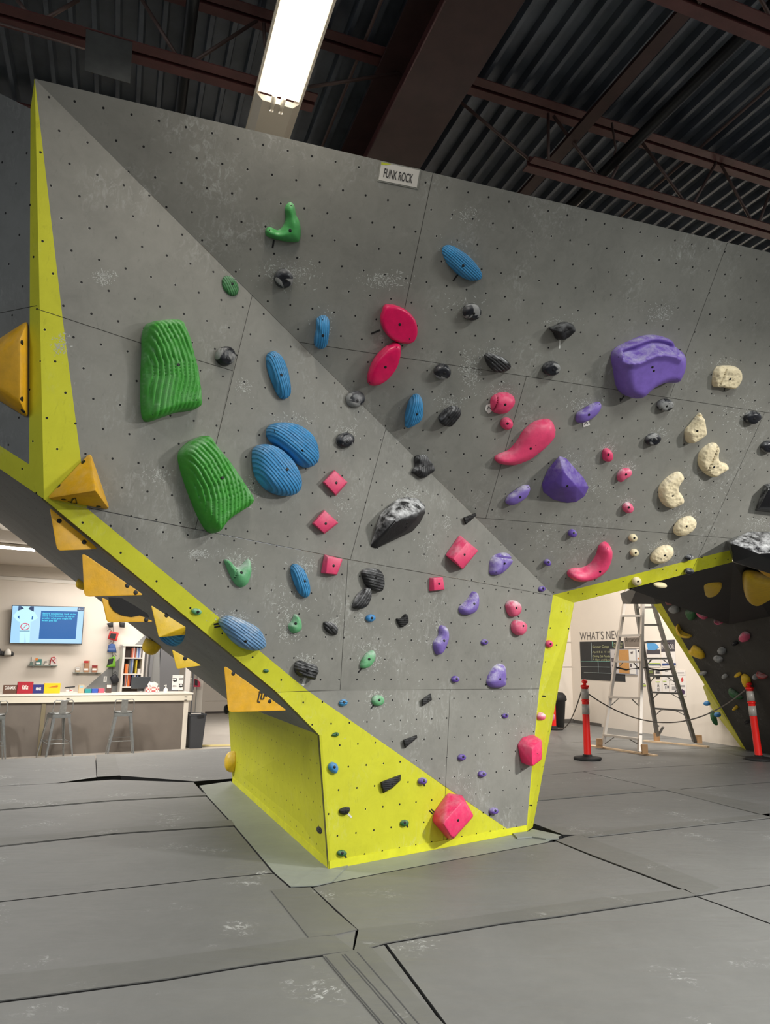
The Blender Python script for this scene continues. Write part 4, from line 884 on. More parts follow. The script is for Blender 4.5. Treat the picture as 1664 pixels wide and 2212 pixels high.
Np('frame', [(1346.5, 1375.5), (1386, 1373), (1386, 1400), (1349, 1400)], fm('sign_frame_cream', 220, 208, 196), ac, .02); Np('sign_face', [(1348.2, 1377.5), (1385, 1376.5), (1385, 1397.5), (1350.5, 1397)], fm('taupe_face', 118, 108, 98), ac, .026)
text('lettering', 'Artwork', WN.at(1351, 1387, .03), WN.e1, WN.e2, .11, fm('scrawl_dark', 74, 66, 60), ac, width=(WN.at(1351, 1387)-WN.at(1381, 1387)).length, shear=.2)
ckb = tag(empty('corkboard', WN.at(1347, 1430)), 'silver framed notice board with a cork strip and white notices, overlapping the chalkboard', 'notice board')
Np('frame', [(1318, 1402), (1373.5, 1402), (1376, 1458.5), (1320.5, 1454.5)], fm('silver_frame', 150, 150, 156), ckb, .03, .02)
Np('cork', [(1336, 1403.5), (1358, 1403.5), (1360, 1455), (1338, 1453.5)], fm('cork', 192, 142, 84, .9, var=.06, vs=40), ckb, .035)
Np('notice', [(1319.5, 1403.5), (1336, 1403.5), (1338, 1453.5), (1321.8, 1452)], fm('notice_grey_white', 196, 190, 188), ckb, .036); Np('notice', [(1358.5, 1403.5), (1372, 1403.5), (1374.5, 1456.5), (1361, 1455.5)], fm('notice_white', 224, 220, 214), ckb, .036)
for pts in ([(1320.5, 1421), (1330, 1421), (1329, 1430), (1322, 1430)], [(1322, 1436), (1331, 1434), (1331, 1442), (1323, 1440)], [(1362, 1408), (1368, 1407), (1367, 1412), (1363, 1412)], [(1361.5, 1433.5), (1365, 1433.5), (1365, 1441), (1361.8, 1441)], [(1327, 1412), (1333, 1410), (1333, 1418), (1328, 1418)]):
    Np('notice_print', pts, fm('dark_print', 92, 84, 88), ckb, .040, .002)
def poster(name, pts, m, label, prints=(), cat='poster', lift=.01):
    c = WN.at(sum(p[0] for p in pts)/len(pts), sum(p[1] for p in pts)/len(pts)); r = tag(empty(name, c), label, cat, 'posters on the notice wall')
    Np('sheet', pts, m, r, lift, .004)
    for q, mm in prints: Np('print', q, mm, r, lift+.003, .002)
    return r
q4 = lambda x0, y0, x1, y1: [(x0, y0), (x1, y0), (x1, y1), (x0, y1)]
pw = fm('poster_white', 228, 222, 216); dk = fm('print_charcoal', 72, 68, 74); bl_ = fm('print_sky', 86, 156, 212); nv = fm('print_navy', 44, 66, 122); gn = fm('print_lime', 176, 196, 90); gy = fm('print_mid_grey', 158, 154, 152)
p = poster('poster', q4(1396, 1383, 1426, 1441), pw, 'poster with a blue pig-like shape and a green-blue foot stripe, seen through the ladder', [(q4(1397, 1384, 1426, 1388), dk), (q4(1397, 1403, 1426, 1413), dk), (q4(1403, 1432, 1427, 1435), gn), (q4(1403, 1435, 1428, 1437.5), nv)])
Np('blue_shape', [(1397.5, 1389), (1410, 1388), (1418, 1391), (1424, 1398), (1420, 1402), (1414, 1405), (1400, 1404)], bl_, p, .016, .002)
p = poster('poster', [(1428, 1383), (1458, 1381.5), (1460, 1440), (1431, 1441)], pw, 'poster with a dark and blue head, right of the blue-shape poster', [([(1428, 1383), (1458, 1382), (1458.5, 1407), (1429, 1408)], dk), ([(1440, 1382.6), (1458, 1381.8), (1458, 1385), (1440, 1386)], nv), ([(1443, 1388), (1448, 1388), (1445.5, 1393)], fm('print_salmon', 214, 132, 110)), ([(1431, 1433), (1460, 1432), (1460.3, 1436.5), (1431, 1438)], nv)])
text('lettering', 'INDOOR', WN.at(1430, 1402.5, .018), WN.e1, WN.e2, .1, fm('print_pale', 210, 204, 200), p, width=(WN.at(1430, 1402)-WN.at(1457, 1402)).length)
poster('poster', [(1375.5, 1402), (1388, 1402), (1396, 1483), (1380, 1483)], pw, 'narrow white poster with little climber drawings and a lime foot, behind the ladder rail', [([(1378, 1404), (1384, 1404), (1384, 1409), (1378, 1409)], dk), ([(1378, 1421), (1382, 1420), (1382, 1424), (1378, 1424)], fm('print_orange', 206, 134, 84)), ([(1387, 1479), (1396, 1479), (1396, 1482.5), (1387, 1482.5)], gn), ([(1390, 1476), (1394, 1476), (1394, 1478), (1390, 1478)], dk)])
poster('poster', q4(1401, 1447, 1413, 1457), fm('print_dark_sheet', 74, 70, 66), 'small dark card with lime stripes beneath the blue-shape poster', [(q4(1402, 1449, 1411, 1450.6), gn), (q4(1402, 1452.5, 1411, 1454), gn)])
poster('poster', q4(1415, 1446, 1427, 1462), pw, 'small white card with a black framed drawing and black base', [(q4(1416.5, 1450, 1425.5, 1455), dk), ([(1417, 1458), (1425.5, 1460), (1425.5, 1466), (1417, 1466)], Mtk)])
p = poster('poster', q4(1416, 1471, 1430, 1495), pw, 'white card with a big black peak-shaped A and the number 10', [(q4(1416.5, 1472, 1426, 1474), gn)])
text('lettering', 'A', WN.at(1420.5, 1484, .018), WN.e1, WN.e2, .085, Mtk, p, width=.06); text('lettering', '10', WN.at(1420.5, 1492.5, .018), WN.e1, WN.e2, .06, Mtk, p)
poster('poster', q4(1432, 1470, 1446, 1495), pw, 'white card with a dark-haired figure drawing', [([(1435, 1481), (1436, 1478), (1440, 1477.5), (1441.5, 1481), (1440, 1479.6), (1436.5, 1479.6)], Mtk), (q4(1437, 1482, 1440, 1488), gy), (q4(1442, 1481, 1445, 1487), dk), (q4(1432.5, 1471, 1440, 1472.6), gn)])
poster('poster', q4(1431, 1446, 1459, 1470), pw, 'wide white notice with faint print above the figure card', [(q4(1437, 1449, 1443, 1450.6), dk), (q4(1434, 1458, 1455, 1459), gy), (q4(1437, 1466, 1447, 1467), gy)])
poster('poster', q4(1448, 1471, 1464, 1495), pw, 'white notice with grey paragraphs between the figure card and the mascot poster', [(q4(1450, 1477, 1462, 1478.4), gy), (q4(1452, 1483, 1461, 1490), gy), ([(1457, 1494), (1462, 1490), (1461, 1494.5)], dk)])
poster('poster', [(1462, 1447), (1481, 1448), (1483, 1504), (1468, 1503)], pw, 'tall white poster with a round purple drawing at the foot', [(q4(1464, 1452.6, 1478, 1454), dk), (q4(1465, 1457.5, 1481, 1458.5), gy), ([(1471, 1466), (1475, 1463), (1477, 1470), (1473, 1474)], fm('print_rust', 196, 70, 66)), ([(1470, 1493), (1474, 1488), (1480, 1493), (1479, 1499), (1475, 1501), (1471, 1498)], fm('print_plum', 70, 48, 84)), (q4(1470, 1480, 1480, 1484), gy)])
# ================================================================ stepladder
Malu = mat('bright_aluminium', lin(206, 198, 188), .4, metal=.55); Mald = mat('dull_aluminium', lin(128, 126, 122), .4, metal=.55)
FL, FR, BL, BR = gz(1303, 1611, .05), gz(1382, 1624, .05), gz(1421.5, 1597, .05), gz(1501, 1602, .05)
my = (FL.y+FR.y+BL.y+BR.y)/4
lad = tag(empty('stepladder', (FL+FR+BL+BR)/4), 'tall aluminium A-frame stepladder standing on wooden battens before the notice wall', 'ladder')
def ext(a, px, y, k=1.12): b = aty(px[0], px[1], y); return a + (b-a)*k
TFL, TFR = ext(FL, (1349, 1304), my-.25), ext(FR, (1388.5, 1304), my-.55); TBL, TBR = ext(BL, (1374, 1304), my+.05), ext(BR, (1414, 1312), my-.1)
def rail(a, b, m, w_=.075, h_=.03):
    mb = MB(); d = (b-a).normalized(); x = d.cross(V3((0, 1, 0))).normalized(); mb.bar(a, b, h_, w_, up=(0, 1, 0)); return child(mb.build('side_rail', m), lad)
for a, b, m, w_ in ((FL, TFL, Malu, .09), (FR, TFR, Malu, .09), (BL, TBL, Mald, .09), (BR, TBR, Mald, .09)): rail(a, b, m, w_, .055 if m is Mald else .045)
def onrail(a, b, y):                                   # point of a rail at image height y
    lo, hi = 0.0, 1.2
    for _ in range(40):
        t = (lo+hi)/2; p = a.lerp(b, t); d = p-CAM; zz = d.dot(_F); v = 1106 - FPX*d.dot(_u)/zz
        if v > y: lo = t
        else: hi = t
    return a.lerp(b, lo)
for (yl, yr) in ((1330.5, 1330.5), (1373.5, 1372), (1429, 1430), (1506, 1508), (1587.5, 1597)):
    a, b = onrail(FL, TFL, yl), onrail(FR, TFR, yr); child(MB().bar(a, b, .09, .035).build('step', Malu), lad)
    if yl > 1420:
        for s, e in ((a, b), (b, a)):
            R0, R1 = (FL, TFL) if s is a else (FR, TFR); child(MB().bar(s.lerp(e, .28)-V3((0, 0, .02)), onrail(R0, R1, yl+22), .02, .008).build('brace', Mald), lad)
for (yl, yr) in ((1312.5, 1312), (1350, 1350), (1388, 1386), (1422.5, 1422.5), (1459.5, 1461), (1495, 1498), (1530, 1535.5), (1568, 1568)):
    if yl > 1560: a = onrail(BL, TBL, yl); child(MB().bar(a, a + (TBR-TBL)*.0 + (onrail(BR, TBR, 1572)-a)*.10, .06, .03).build('step_stub', Mald), lad); continue
    a, b = onrail(BL, TBL, yl), onrail(BR, TBR, yr); child(MB().bar(a, b, .08, .032).build('step', Mald), lad)
    if yl > 1400:
        for s, e in ((a, b), (b, a)):
            R0, R1 = (BL, TBL) if s is a else (BR, TBR)
            for o_ in (0, .05): child(MB().bar(s.lerp(e, .24+o_)-V3((0, 0, .02)), onrail(R0, R1, yl+19-o_*60), .018, .008).build('brace', Mald), lad)
child(MB().bar(onrail(BL, TBL, 1592), onrail(BL, TBL, 1570).lerp(onrail(BR, TBR, 1570), .22), .05, .02).build('brace', Mald), lad)
st_ = [onrail(FL, TFL, 1441), onrail(FL, TFL, 1446).lerp(onrail(FR, TFR, 1448), .45), onrail(FR, TFR, 1442), onrail(BL, TBL, 1443), onrail(BL, TBL, 1448).lerp(onrail(BR, TBR, 1448), .5), onrail(BR, TBR, 1445)]
child(MB().tube(st_, .016, 6).build('strap', Mtk), lad)
Mwood = fm('pine', 212, 184, 150, .7, var=.08, vs=20)
for a, b, lb in ((gz(1277, 1611, .012), gz(1417, 1632, .012), 'pine batten under the front feet of the stepladder'), (gz(1391, 1600, .012), gz(1531, 1613, .012), 'pine batten under the rear feet of the stepladder')):
    t = tag(empty('wood_batten', (a+b)/2), lb, 'batten', 'wooden battens under the ladder'); child(MB().bar(a, b, .10, .024).build('plank', Mwood), t)
    for f in ((FL, FR) if 'front' in lb else (BL, BR)):
        off_ = -.07 if f is FL else .07 if f in (FR, BR) else -.03
        child(MB().bar(V3((f.x+off_, f.y-.03, .024)), V3((f.x+off_, f.y-.03, .17)), .075, .09).build('foot_block', fm('pine_block', 188, 148, 106, .7)), t)
# ================================================================ orange posts and rope
Mor = mat('orange_red_plastic', lin(238, 34, 26), .35, spec=.5); Mrefl = fm('reflective_tape', 178, 172, 164, .3); Mrub = fm('black_rubber', 28, 28, 28, .7)
def post(p, label, lean=(0, 0), h=1.17):
    r = tag(empty('delineator_post', p), label, 'post', 'orange delineator posts')
    z = V3((lean[0], lean[1], 1)).normalized(); x = V3((1, 0, 0)); x = (x-z*x.dot(z)).normalized(); y = z.cross(x)
    m = Matrix(((x.x, y.x, z.x, p.x), (x.y, y.y, z.y, p.y), (x.z, y.z, z.z, p.z), (0, 0, 0, 1)))
    R_ = .054
    k = MB(Matrix.Translation(p)); k.lathe([(.21, .001), (.215, .01), (.215, .035), (.2, .042), (.08, .05), (.07, .075), (.055, .08)], 8); child(k.build('rubber_base', Mrub), r)
    t = MB(m); t.lathe([(R_+.004, .05), (R_, .08), (R_-.002, .8), (R_-.002, h-.10), (R_+.006, h-.098), (R_+.012, h-.085), (R_+.008, h-.065), (.03, h-.055), (.022, h-.045), (.024, h-.035), (.042, h-.028), (.046, h-.008), (.035, h+.014), (.01, h+.022)], 28); child(t.build('post_tube', Mor), r)
    for a in (h-.27, h-.50):
        t = MB(m); t.lathe([(R_-.001, a), (R_+.0025, a), (R_+.0025, a+.15), (R_-.001, a+.15)], 28); child(t.build('reflective_band', Mrefl), r)
    t = MB(m); t.lathe([(R_+.001, h-.31), (R_+.006, h-.305), (R_+.006, h-.29), (R_+.001, h-.285)], 28); child(t.build('collar_ring', Mor), r)
    return p + z*(h-.06)
tA = post(gz(1270, 1641), 'orange-red post with reflective bands beside the lime edge, nearest the ladder front'); tB = post(gz(1641, 1642), 'leaning orange-red post at the right edge of the picture', (-.055, 0)); tC = post(gz(1197, 1576), 'orange-red post half hidden behind the lime return, farthest away')
def rope(a, b, sag, label, n=24, off0=(0, 0, 0)):
    pts = [a.lerp(b, t/n) - V3((0, 0, sag*4*(t/n)*(1-t/n))) for t in range(n+1)]
    tag(MB().tube(pts, .010, 6).build('rope', fm('grey_rope', 92, 84, 76, .8)), label, 'rope', 'ropes between the posts')
rope(tA+V3((.03, 0, -.12)), tB+V3((-.05, 0, -.03)), .48, 'grey rope sagging across the stepladder between two orange posts')
rope(tA+V3((-.03, 0, -.02)), gz(1205, 1573, .12), .22, 'grey rope dropping from the nearer orange post to the far one')
g1 = gz(1208, 1577); cn = tag(empty('round_bin', g1+V3((0, .4, 0))), 'round dark grey bin behind the farthest orange post', 'bin')
k = MB(Matrix.Translation(g1+V3((.02, .45, 0)))); k.lathe([(.20, .0), (.25, .62), (.27, .62), (.27, .66), (.24, .66), (.18, .05)], 24); child(k.build('bin_body', fm('bin_dark', 70, 70, 70, .5)), cn)
k = MB(Matrix.Translation(g1+V3((.02, .45, 0)))); k.lathe([(.265, .60), (.28, .62), (.27, .70), (.2, .78), (.02, .80)], 24); child(k.build('bin_lid', Mrub), cn)
# ================================================================ dark wall at right
a5 = gz(1612, 1620); b5 = gz(1900, 1668); c5 = aty(1412, 1303, 12.6)
P5 = plane3(a5, b5, c5); P5 = Plane(a5, b5-a5, c5-a5)
dw = tag(empty('dark_climbing_wall', a5), 'charcoal overhanging climbing wall with a thin lime edge at the right, behind the posts', 'climbing wall')
Mdw = panel_mat('charcoal_paint', lin(60, 58, 54), (0, 0, .2, .2), .85, .25)
def dfac(name, pts, m, plane): return child(prism(name, pts, -plane.n*.02, m, None, plane), dw)
dfac('board', [a5, b5, P5.at(1900, 1290), P5.at(1664, 1332), P5.at(1575, 1349), P5.at(1456, 1301), P5.at(1428, 1302)], Mdw, P5)
Myd = mat('lime_edge_paint', lin(196, 194, 34), .6, var=.2, vs=10)
dfac('lime_edge', [a5, P5.at(1428, 1302), P5.at(1410, 1302)], Myd, P5)
pw_ = [a5, P5.at(1523, 1478), aty(1519, 1484, a5.y+.5), gz(1558, 1590), gz(1588, 1606)]
dfac('lime_return', pw_, Myd, P5); 
up_ = [P2.at(1355, 1271, -.1), P2.at(1584, 1214, -.1), P2.at(1664, 1190, -.1), P2.at(1900, 1120, -.1)]
cr_ = [P5.at(1415, 1303), P5.at(1456, 1301), P5.at(1575, 1349), P5.at(1664, 1332), P5.at(1900, 1290)]
vs_ = up_ + cr_; Mroof = mat('charcoal_roof', lin(50, 48, 46), .7, var=.15, vs=3)
child(mesh('roof_panel', vs_, [(0, 4, 5), (0, 5, 6, 1), (1, 6, 7, 2), (2, 7, 8, 3)], Mroof), dw)
RP = plane3(up_[1], cr_[2], cr_[3])
ed = [P2.at(1340, 1282, -.12), P2.at(1378, 1268, -.12), P5.at(1418, 1304.5)+V3((0, 0, 0)), aty(1346, 1304.5, 10.4)]
child(mesh('roof_end', [ed[0], ed[1], ed[3], aty(1362, 1304.8, 10.4)], [(0, 2, 3, 1)], fm('pale_ply', 172, 166, 156)), dw)
child(mesh('roof_lip', [ed[1], ed[3], aty(1418, 1305, 10.6), P5.at(1456, 1301), P2.at(1400, 1262, -.1)], [(0, 1, 2, 3, 4)], Mroof), dw)
# ================================================================ climbing holds
from mathutils.bvhtree import BVHTree
from mathutils.geometry import delaunay_2d_cdt
Hm = {
 'green': hold_mat('grass_green_resin', lin(66, 158, 54), 'plain', .35, .5), 'greens': hold_mat('leaf_green_resin', lin(72, 158, 84), 'plain', .3, .42),
 'mint': hold_mat('chalked_green_resin', lin(104, 178, 122), 'plain', .75, .6), 'greensm': hold_mat('grooved_green_resin', lin(78, 146, 88), 'wood', .4, .6, 22),
 'blue': hold_mat('ridged_blue_resin', lin(70, 160, 220), 'ridge', .3, .5, 22), 'blueb': hold_mat('broad_ridged_blue_resin', lin(66, 156, 218), 'ridge', .35, .5, 16),
 'bluec': hold_mat('chalked_ridged_blue_resin', lin(120, 168, 214), 'ridge', 1.0, .6, 18), 'bluep': hold_mat('plain_blue_resin', lin(64, 140, 200), 'plain', .3, .5),
 'block': hold_mat('vivid_pink_resin', lin(236, 50, 106), 'plain', .2, .42), 'pink': hold_mat('hot_pink_resin', lin(226, 24, 92), 'plain', .12, .3), 'rose': hold_mat('rose_pink_resin', lin(232, 72, 116), 'plain', .3, .45),
 'rosec': hold_mat('chalked_pink_resin', lin(226, 96, 130), 'plain', 1.1, .55), 'purple': hold_mat('purple_resin', lin(124, 98, 186), 'plain', .55, .5),
 'purpled': hold_mat('deep_purple_resin', lin(102, 76, 166), 'plain', .5, .5), 'purplec': hold_mat('chalked_purple_resin', lin(124, 102, 182), 'plain', 1.0, .55),
 'black': hold_mat('black_rock_resin', lin(34, 34, 36), 'rock', .3, .55), 'rockc': hold_mat('chalk_topped_black_resin', lin(36, 36, 38), 'rock', 1.3, .55), 'slate': hold_mat('black_slate_resin', lin(48, 48, 50), 'slate', .8, .5, 16),
 'slated': hold_mat('dull_black_slate_resin', lin(40, 40, 41), 'slate', .15, .6, 22), 'dual': hold_mat('two_texture_black_resin', lin(146, 146, 144), 'dual', .35, .7, dark=lin(34, 35, 40)),
 'cream': hold_mat('cream_pocked_resin', lin(242, 226, 188), 'pore', .3, .75), 'creamp': hold_mat('cream_resin', lin(226, 212, 172), 'plain', .3, .6),
 'orange': hold_mat('yellow_orange_fibreglass', lin(236, 178, 30), 'plain', .12, .5), 'yellow': hold_mat('yellow_resin', lin(240, 198, 40), 'plain', .2, .45),
 'macro': hold_mat('satin_black_fibreglass', lin(34, 34, 37), 'plain', .9, .3), 'red': hold_mat('dull_red_resin', lin(150, 52, 46), 'plain', .4, .6), 'greyw': hold_mat('chalky_grey_resin', lin(150, 152, 150), 'rock', 1, .7),
 'dgreen': hold_mat('dark_green_resin', lin(40, 100, 52), 'plain', .35, .5),
}
Mbolt = mat('bolt_black', lin(16, 16, 17), .5, metal=.2); Mbsteel = mat('bolt_steel', lin(90, 90, 92), .4, metal=.7)
HOLDS = []; crest_sign = 1
def catmull(pts, n):
    P_ = [V3((*p, 0)) if len(p) == 2 else V3(p) for p in pts]; k = len(P_); out = []
    for i in range(k):
        a, b, c, d = P_[i-1], P_[i], P_[(i+1) % k], P_[(i+2) % k]
        for s in range(8):
            t = s/8; out.append(.5*((2*b) + (c-a)*t + (2*a-5*b+4*c-d)*t*t + (3*b-a-3*c+d)*t**3))
    L = [0]; 
    for i in range(len(out)): L.append(L[-1] + (out[(i+1) % len(out)]-out[i]).length)
    res = []; j = 0
    for s in range(n):
        t = L[-1]*s/n
        while L[j+1] < t: j += 1
        f = (t-L[j])/max(1e-9, L[j+1]-L[j]); res.append(out[j].lerp(out[(j+1) % len(out)], f))
    return [(p.x, p.y) for p in res]
def ell(cx, cy, a, b, ang=0, n=16):
    c, s = math.cos(math.radians(ang)), math.sin(math.radians(ang))
    return [(cx + a*math.cos(t)*c - b*math.sin(t)*s, cy + a*math.cos(t)*s + b*math.sin(t)*c) for t in [2*math.pi*i/n for i in range(n)]]
def finish(name, verts, faces, m, plane, ctr_, xax, label, cat, group, bolts, smooth, bsize=.008):
    x = (xax - plane.n*xax.dot(plane.n)).normalized(); y = plane.n.cross(x)
    Mx = Matrix(((x.x, y.x, plane.n.x, ctr_.x), (x.y, y.y, plane.n.y, ctr_.y), (x.z, y.z, plane.n.z, ctr_.z), (0, 0, 0, 1)))
    inv = Mx.inverted(); me = bpy.data.meshes.new(name); me.from_pydata([tuple(inv @ v) for v in verts], [], faces); me.materials.append(m)
    me.polygons.foreach_set('use_smooth', [smooth]*len(faces)); me.update()
    o = bpy.data.objects.new(name, me); COL.objects.link(o); o.matrix_world = Mx; tag(o, label, cat, group)
    if bolts:
        bv = BVHTree.FromPolygons([tuple(v) for v in verts], faces)
        for b in bolts:
            small = len(b) > 2
            hit, nrm, _, _ = bv.ray_cast(CAM, ray(b[0], b[1]))
            if hit is None: continue
            if nrm.dot(CAM-hit) < 0: nrm = -nrm
            r = .0045 if small else bsize
            q = nrm.to_track_quat('Z', 'Y').to_matrix().to_4x4(); k = MB(Matrix.Translation(hit) @ q)
            if small: k.lathe([(r, -.004), (r, .0006)], 10)
            else: k.lathe([(r*1.3, -.006), (r*1.3, .0010), (r*1.05, .0018)], 14)
            child(k.build('screw' if small else 'bolt', Mbolt), o)
    return o
def dome(label, plane, pts, h, m, bolts=(), ax=None, name='climbing_hold', cat='climbing hold', group=None, e=(.75, .8), n=44, K=12, peak=None, rough=0.0, ridge=None, lift=.3, facet=0, smooth=True, seed=0, crest=None):
    cx = sum(p[0] for p in pts)/len(pts); cy = sum(p[1] for p in pts)/len(pts)
    if facet: out = [(x, y) for x, y in pts]; 
    else: out = catmull([(x, y) for x, y in pts], n)
    P_ = [plane.uv(plane.at(x, y, h*lift)) for x, y in out]; c = plane.uv(plane.at(cx, cy, h*lift))
    pk = plane.uv(plane.at(*peak, h*.7)) if peak else c
    n = len(P_); verts = []; 
    rings = [(0.96, 0, 0)] + [((math.cos(a))**e[0], .10+.90*(math.sin(a))**e[1], 1-(math.cos(a))**e[0]) for a in [math.pi/2*k/K for k in range(K)]]
    dx = V3((1, 0, 0))
    for (s, z, t) in rings:
        for i, (u, v) in enumerate(P_):
            uu = c[0] + (u-c[0])*s + (pk[0]-c[0])*t; vv = c[1] + (v-c[1])*s + (pk[1]-c[1])*t
            p = plane.pt(uu, vv, h*z)
            if z > 0:
                if rough: p = p + plane.n*(noise.fractal(p*9+V3((seed, 0, 0)), 1, 2.2, 4)*rough) + (p-plane.pt(*c)).normalized()*noise.noise(p*14)*rough*.6
            verts.append(p)
    if crest:
        cl = [V3((*plane.uv(plane.at(x, y, h*.6)), 0)) for x, y in crest]
        for i, p in enumerate(verts):
            hh = (p-plane.o).dot(plane.n)
            if i < n or hh < 1e-4: continue
            u, v = plane.uv(p); q = V3((u, v, 0)); bd = 9; sd = 1
            for a, b in zip(cl, cl[1:]):
                ab = b-a; t = max(0, min(1, (q-a).dot(ab)/ab.length_squared)); w_ = q-(a+ab*t)
                if w_.length < bd: bd = w_.length; sd = 1 if ab.cross(q-a).z*crest_sign > 0 else -1
            fall = min(.72, bd/.17) if sd < 0 else min(.45, bd/.42)
            s_ = bd*sd; g = 1-abs(math.sin((s_ + noise.noise(V3((u*4, v*4, 1)))*.02)*math.pi/ridge[3]))**.6
            stp_ = .012 if noise.noise(V3((math.floor(s_/ridge[3])*3.7, math.floor(v*4+math.floor(s_/ridge[3])*.37), 2))) > 0 else 0
            verts[i] = p - plane.n*(hh*fall + (g*ridge[2] + stp_)*min(1, hh/.04))
    elif ridge is not None:
        a0 = plane.at(*ridge[0]); a1 = plane.at(*ridge[1]); ax_ = (a1-a0).normalized(); si = plane.n.cross(ax_); 
        for i, p in enumerate(verts):
            if i < n: continue
            q = p-plane.pt(*c); s_ = q.dot(si); l_ = q.dot(ax_)
            w_ = math.sin((s_ + noise.noise(V3((l_*2.5, s_*6, 3)))*ridge[3]*.45)*2*math.pi/ridge[3]); w_ = 1-abs(w_)**.7
            verts[i] = p + plane.n*(-w_*ridge[2])
    verts.append(plane.pt(pk[0], pk[1], h) + (plane.n*(-(ridge[2]*.4)) if ridge else V3()))
    R_ = len(rings); fs_ = [(k*n+i, k*n+(i+1) % n, (k+1)*n+(i+1) % n, (k+1)*n+i) for k in range(R_-1) for i in range(n)]
    fs_ += [((R_-1)*n+i, (R_-1)*n+(i+1) % n, R_*n) for i in range(n)] + [tuple(range(n-1, -1, -1))]
    xa = (plane.at(*ax[1]) - plane.at(*ax[0])) if ax else plane.e1
    o = finish(name, verts, fs_, m, plane, plane.pt(*c), xa, label, cat, group, bolts, smooth)
    HOLDS.append((cx, cy, max(abs(p[0]-cx) for p in pts), max(abs(p[1]-cy) for p in pts), plane)); return o
def field(label, plane, pts, h, m, bolts=(), ax=None, name='climbing_hold', cat='climbing hold', group=None, D=None, step=None, rough=0.0, pw=.5, lift=.35, extra=None, sharp=False):
    """hold of any outline: height grows with the distance from its edge"""
    out = pts if sharp else catmull(pts, 64)
    B = [V3((*plane.uv(plane.at(x, y, h*lift)), 0)) for x, y in out]
    if sharp:
        BB = []
        for i in range(len(B)):
            for s in range(6): BB.append(B[i].lerp(B[(i+1) % len(B)], s/6))
        B = BB
    n = len(B); x0 = min(p.x for p in B); x1 = max(p.x for p in B); y0 = min(p.y for p in B); y1 = max(p.y for p in B)
    step = step or math.sqrt((x1-x0)*(y1-y0))/22
    def inside(x, y):
        r = False; j = n-1
        for i in range(n):
            if (B[i].y > y) != (B[j].y > y) and x < (B[j].x-B[i].x)*(y-B[i].y)/(B[j].y-B[i].y)+B[i].x: r = not r
            j = i
        return r
    def dist(x, y):
        best = 9
        for i in range(n):
            a = B[i]; b = B[(i+1) % n]; ex = b.x-a.x; ey = b.y-a.y; L2 = ex*ex+ey*ey
            t = max(0, min(1, ((x-a.x)*ex+(y-a.y)*ey)/L2)) if L2 else 0
            best = min(best, math.hypot(x-a.x-ex*t, y-a.y-ey*t))
        return best
    V_ = [(p.x, p.y) for p in B]; dd = [0.0]*n; j = 0; y = y0
    while y < y1:
        x = x0 + (step/2 if j % 2 else 0)
        while x < x1:
            if inside(x, y):
                d = dist(x, y)
                if d > step*.35: V_.append((x, y)); dd.append(d)
            x += step
        y += step*.87; j += 1
    Dm = D or max(dd)
    vv, _, ff, _, _, _ = delaunay_2d_cdt([V3(p).to_2d() if False else V3((p[0], p[1], 0)).to_2d() for p in V_], [(i, (i+1) % n) for i in range(n)], [list(range(n))], 1, 1e-6)
    idx = {}
    dmap = {(round(p[0], 5), round(p[1], 5)): d for p, d in zip(V_, dd)}
    verts = []
    for q in vv:
        d = dmap.get((round(q.x, 5), round(q.y, 5)), 0.0); t = min(1, d/Dm); z = .12 + .88*(1-(1-t)**2)**pw
        p = plane.pt(q.x, q.y, h*z)
        if extra: p = p + plane.n*extra(q.x, q.y, t)
        if rough: p = p + plane.n*(noise.fractal(p*11, 1, 2.2, 4)*rough*min(1, t*3+.2))
        verts.append(p)
    k = len(verts); onb = [i for i in range(k) if dmap.get((round(vv[i].x, 5), round(vv[i].y, 5)), 0.0) == 0.0]
    base = {}
    cu = sum(p.x for p in B)/n; cv = sum(p.y for p in B)/n
    for i in onb: base[i] = len(verts); verts.append(plane.pt(vv[i].x, vv[i].y, 0))
    faces = [tuple(f) for f in ff]; cnt = {}
    for f in faces:
        for i in range(len(f)):
            a, b = f[i], f[(i+1) % len(f)]; cnt[(a, b)] = 1
    for (a, b) in list(cnt):
        if (b, a) not in cnt and a in base and b in base: faces.append((b, a, base[a], base[b]))
    xa = (plane.at(*ax[1]) - plane.at(*ax[0])) if ax else plane.e1
    o = finish(name, verts, faces, m, plane, plane.pt(cu, cv), xa, label, cat, group, bolts, True)
    cx = sum(p[0] for p in pts)/len(pts); cy = sum(p[1] for p in pts)/len(pts)
    HOLDS.append((cx, cy, max(abs(p[0]-cx) for p in pts), max(abs(p[1]-cy) for p in pts), plane)); return o
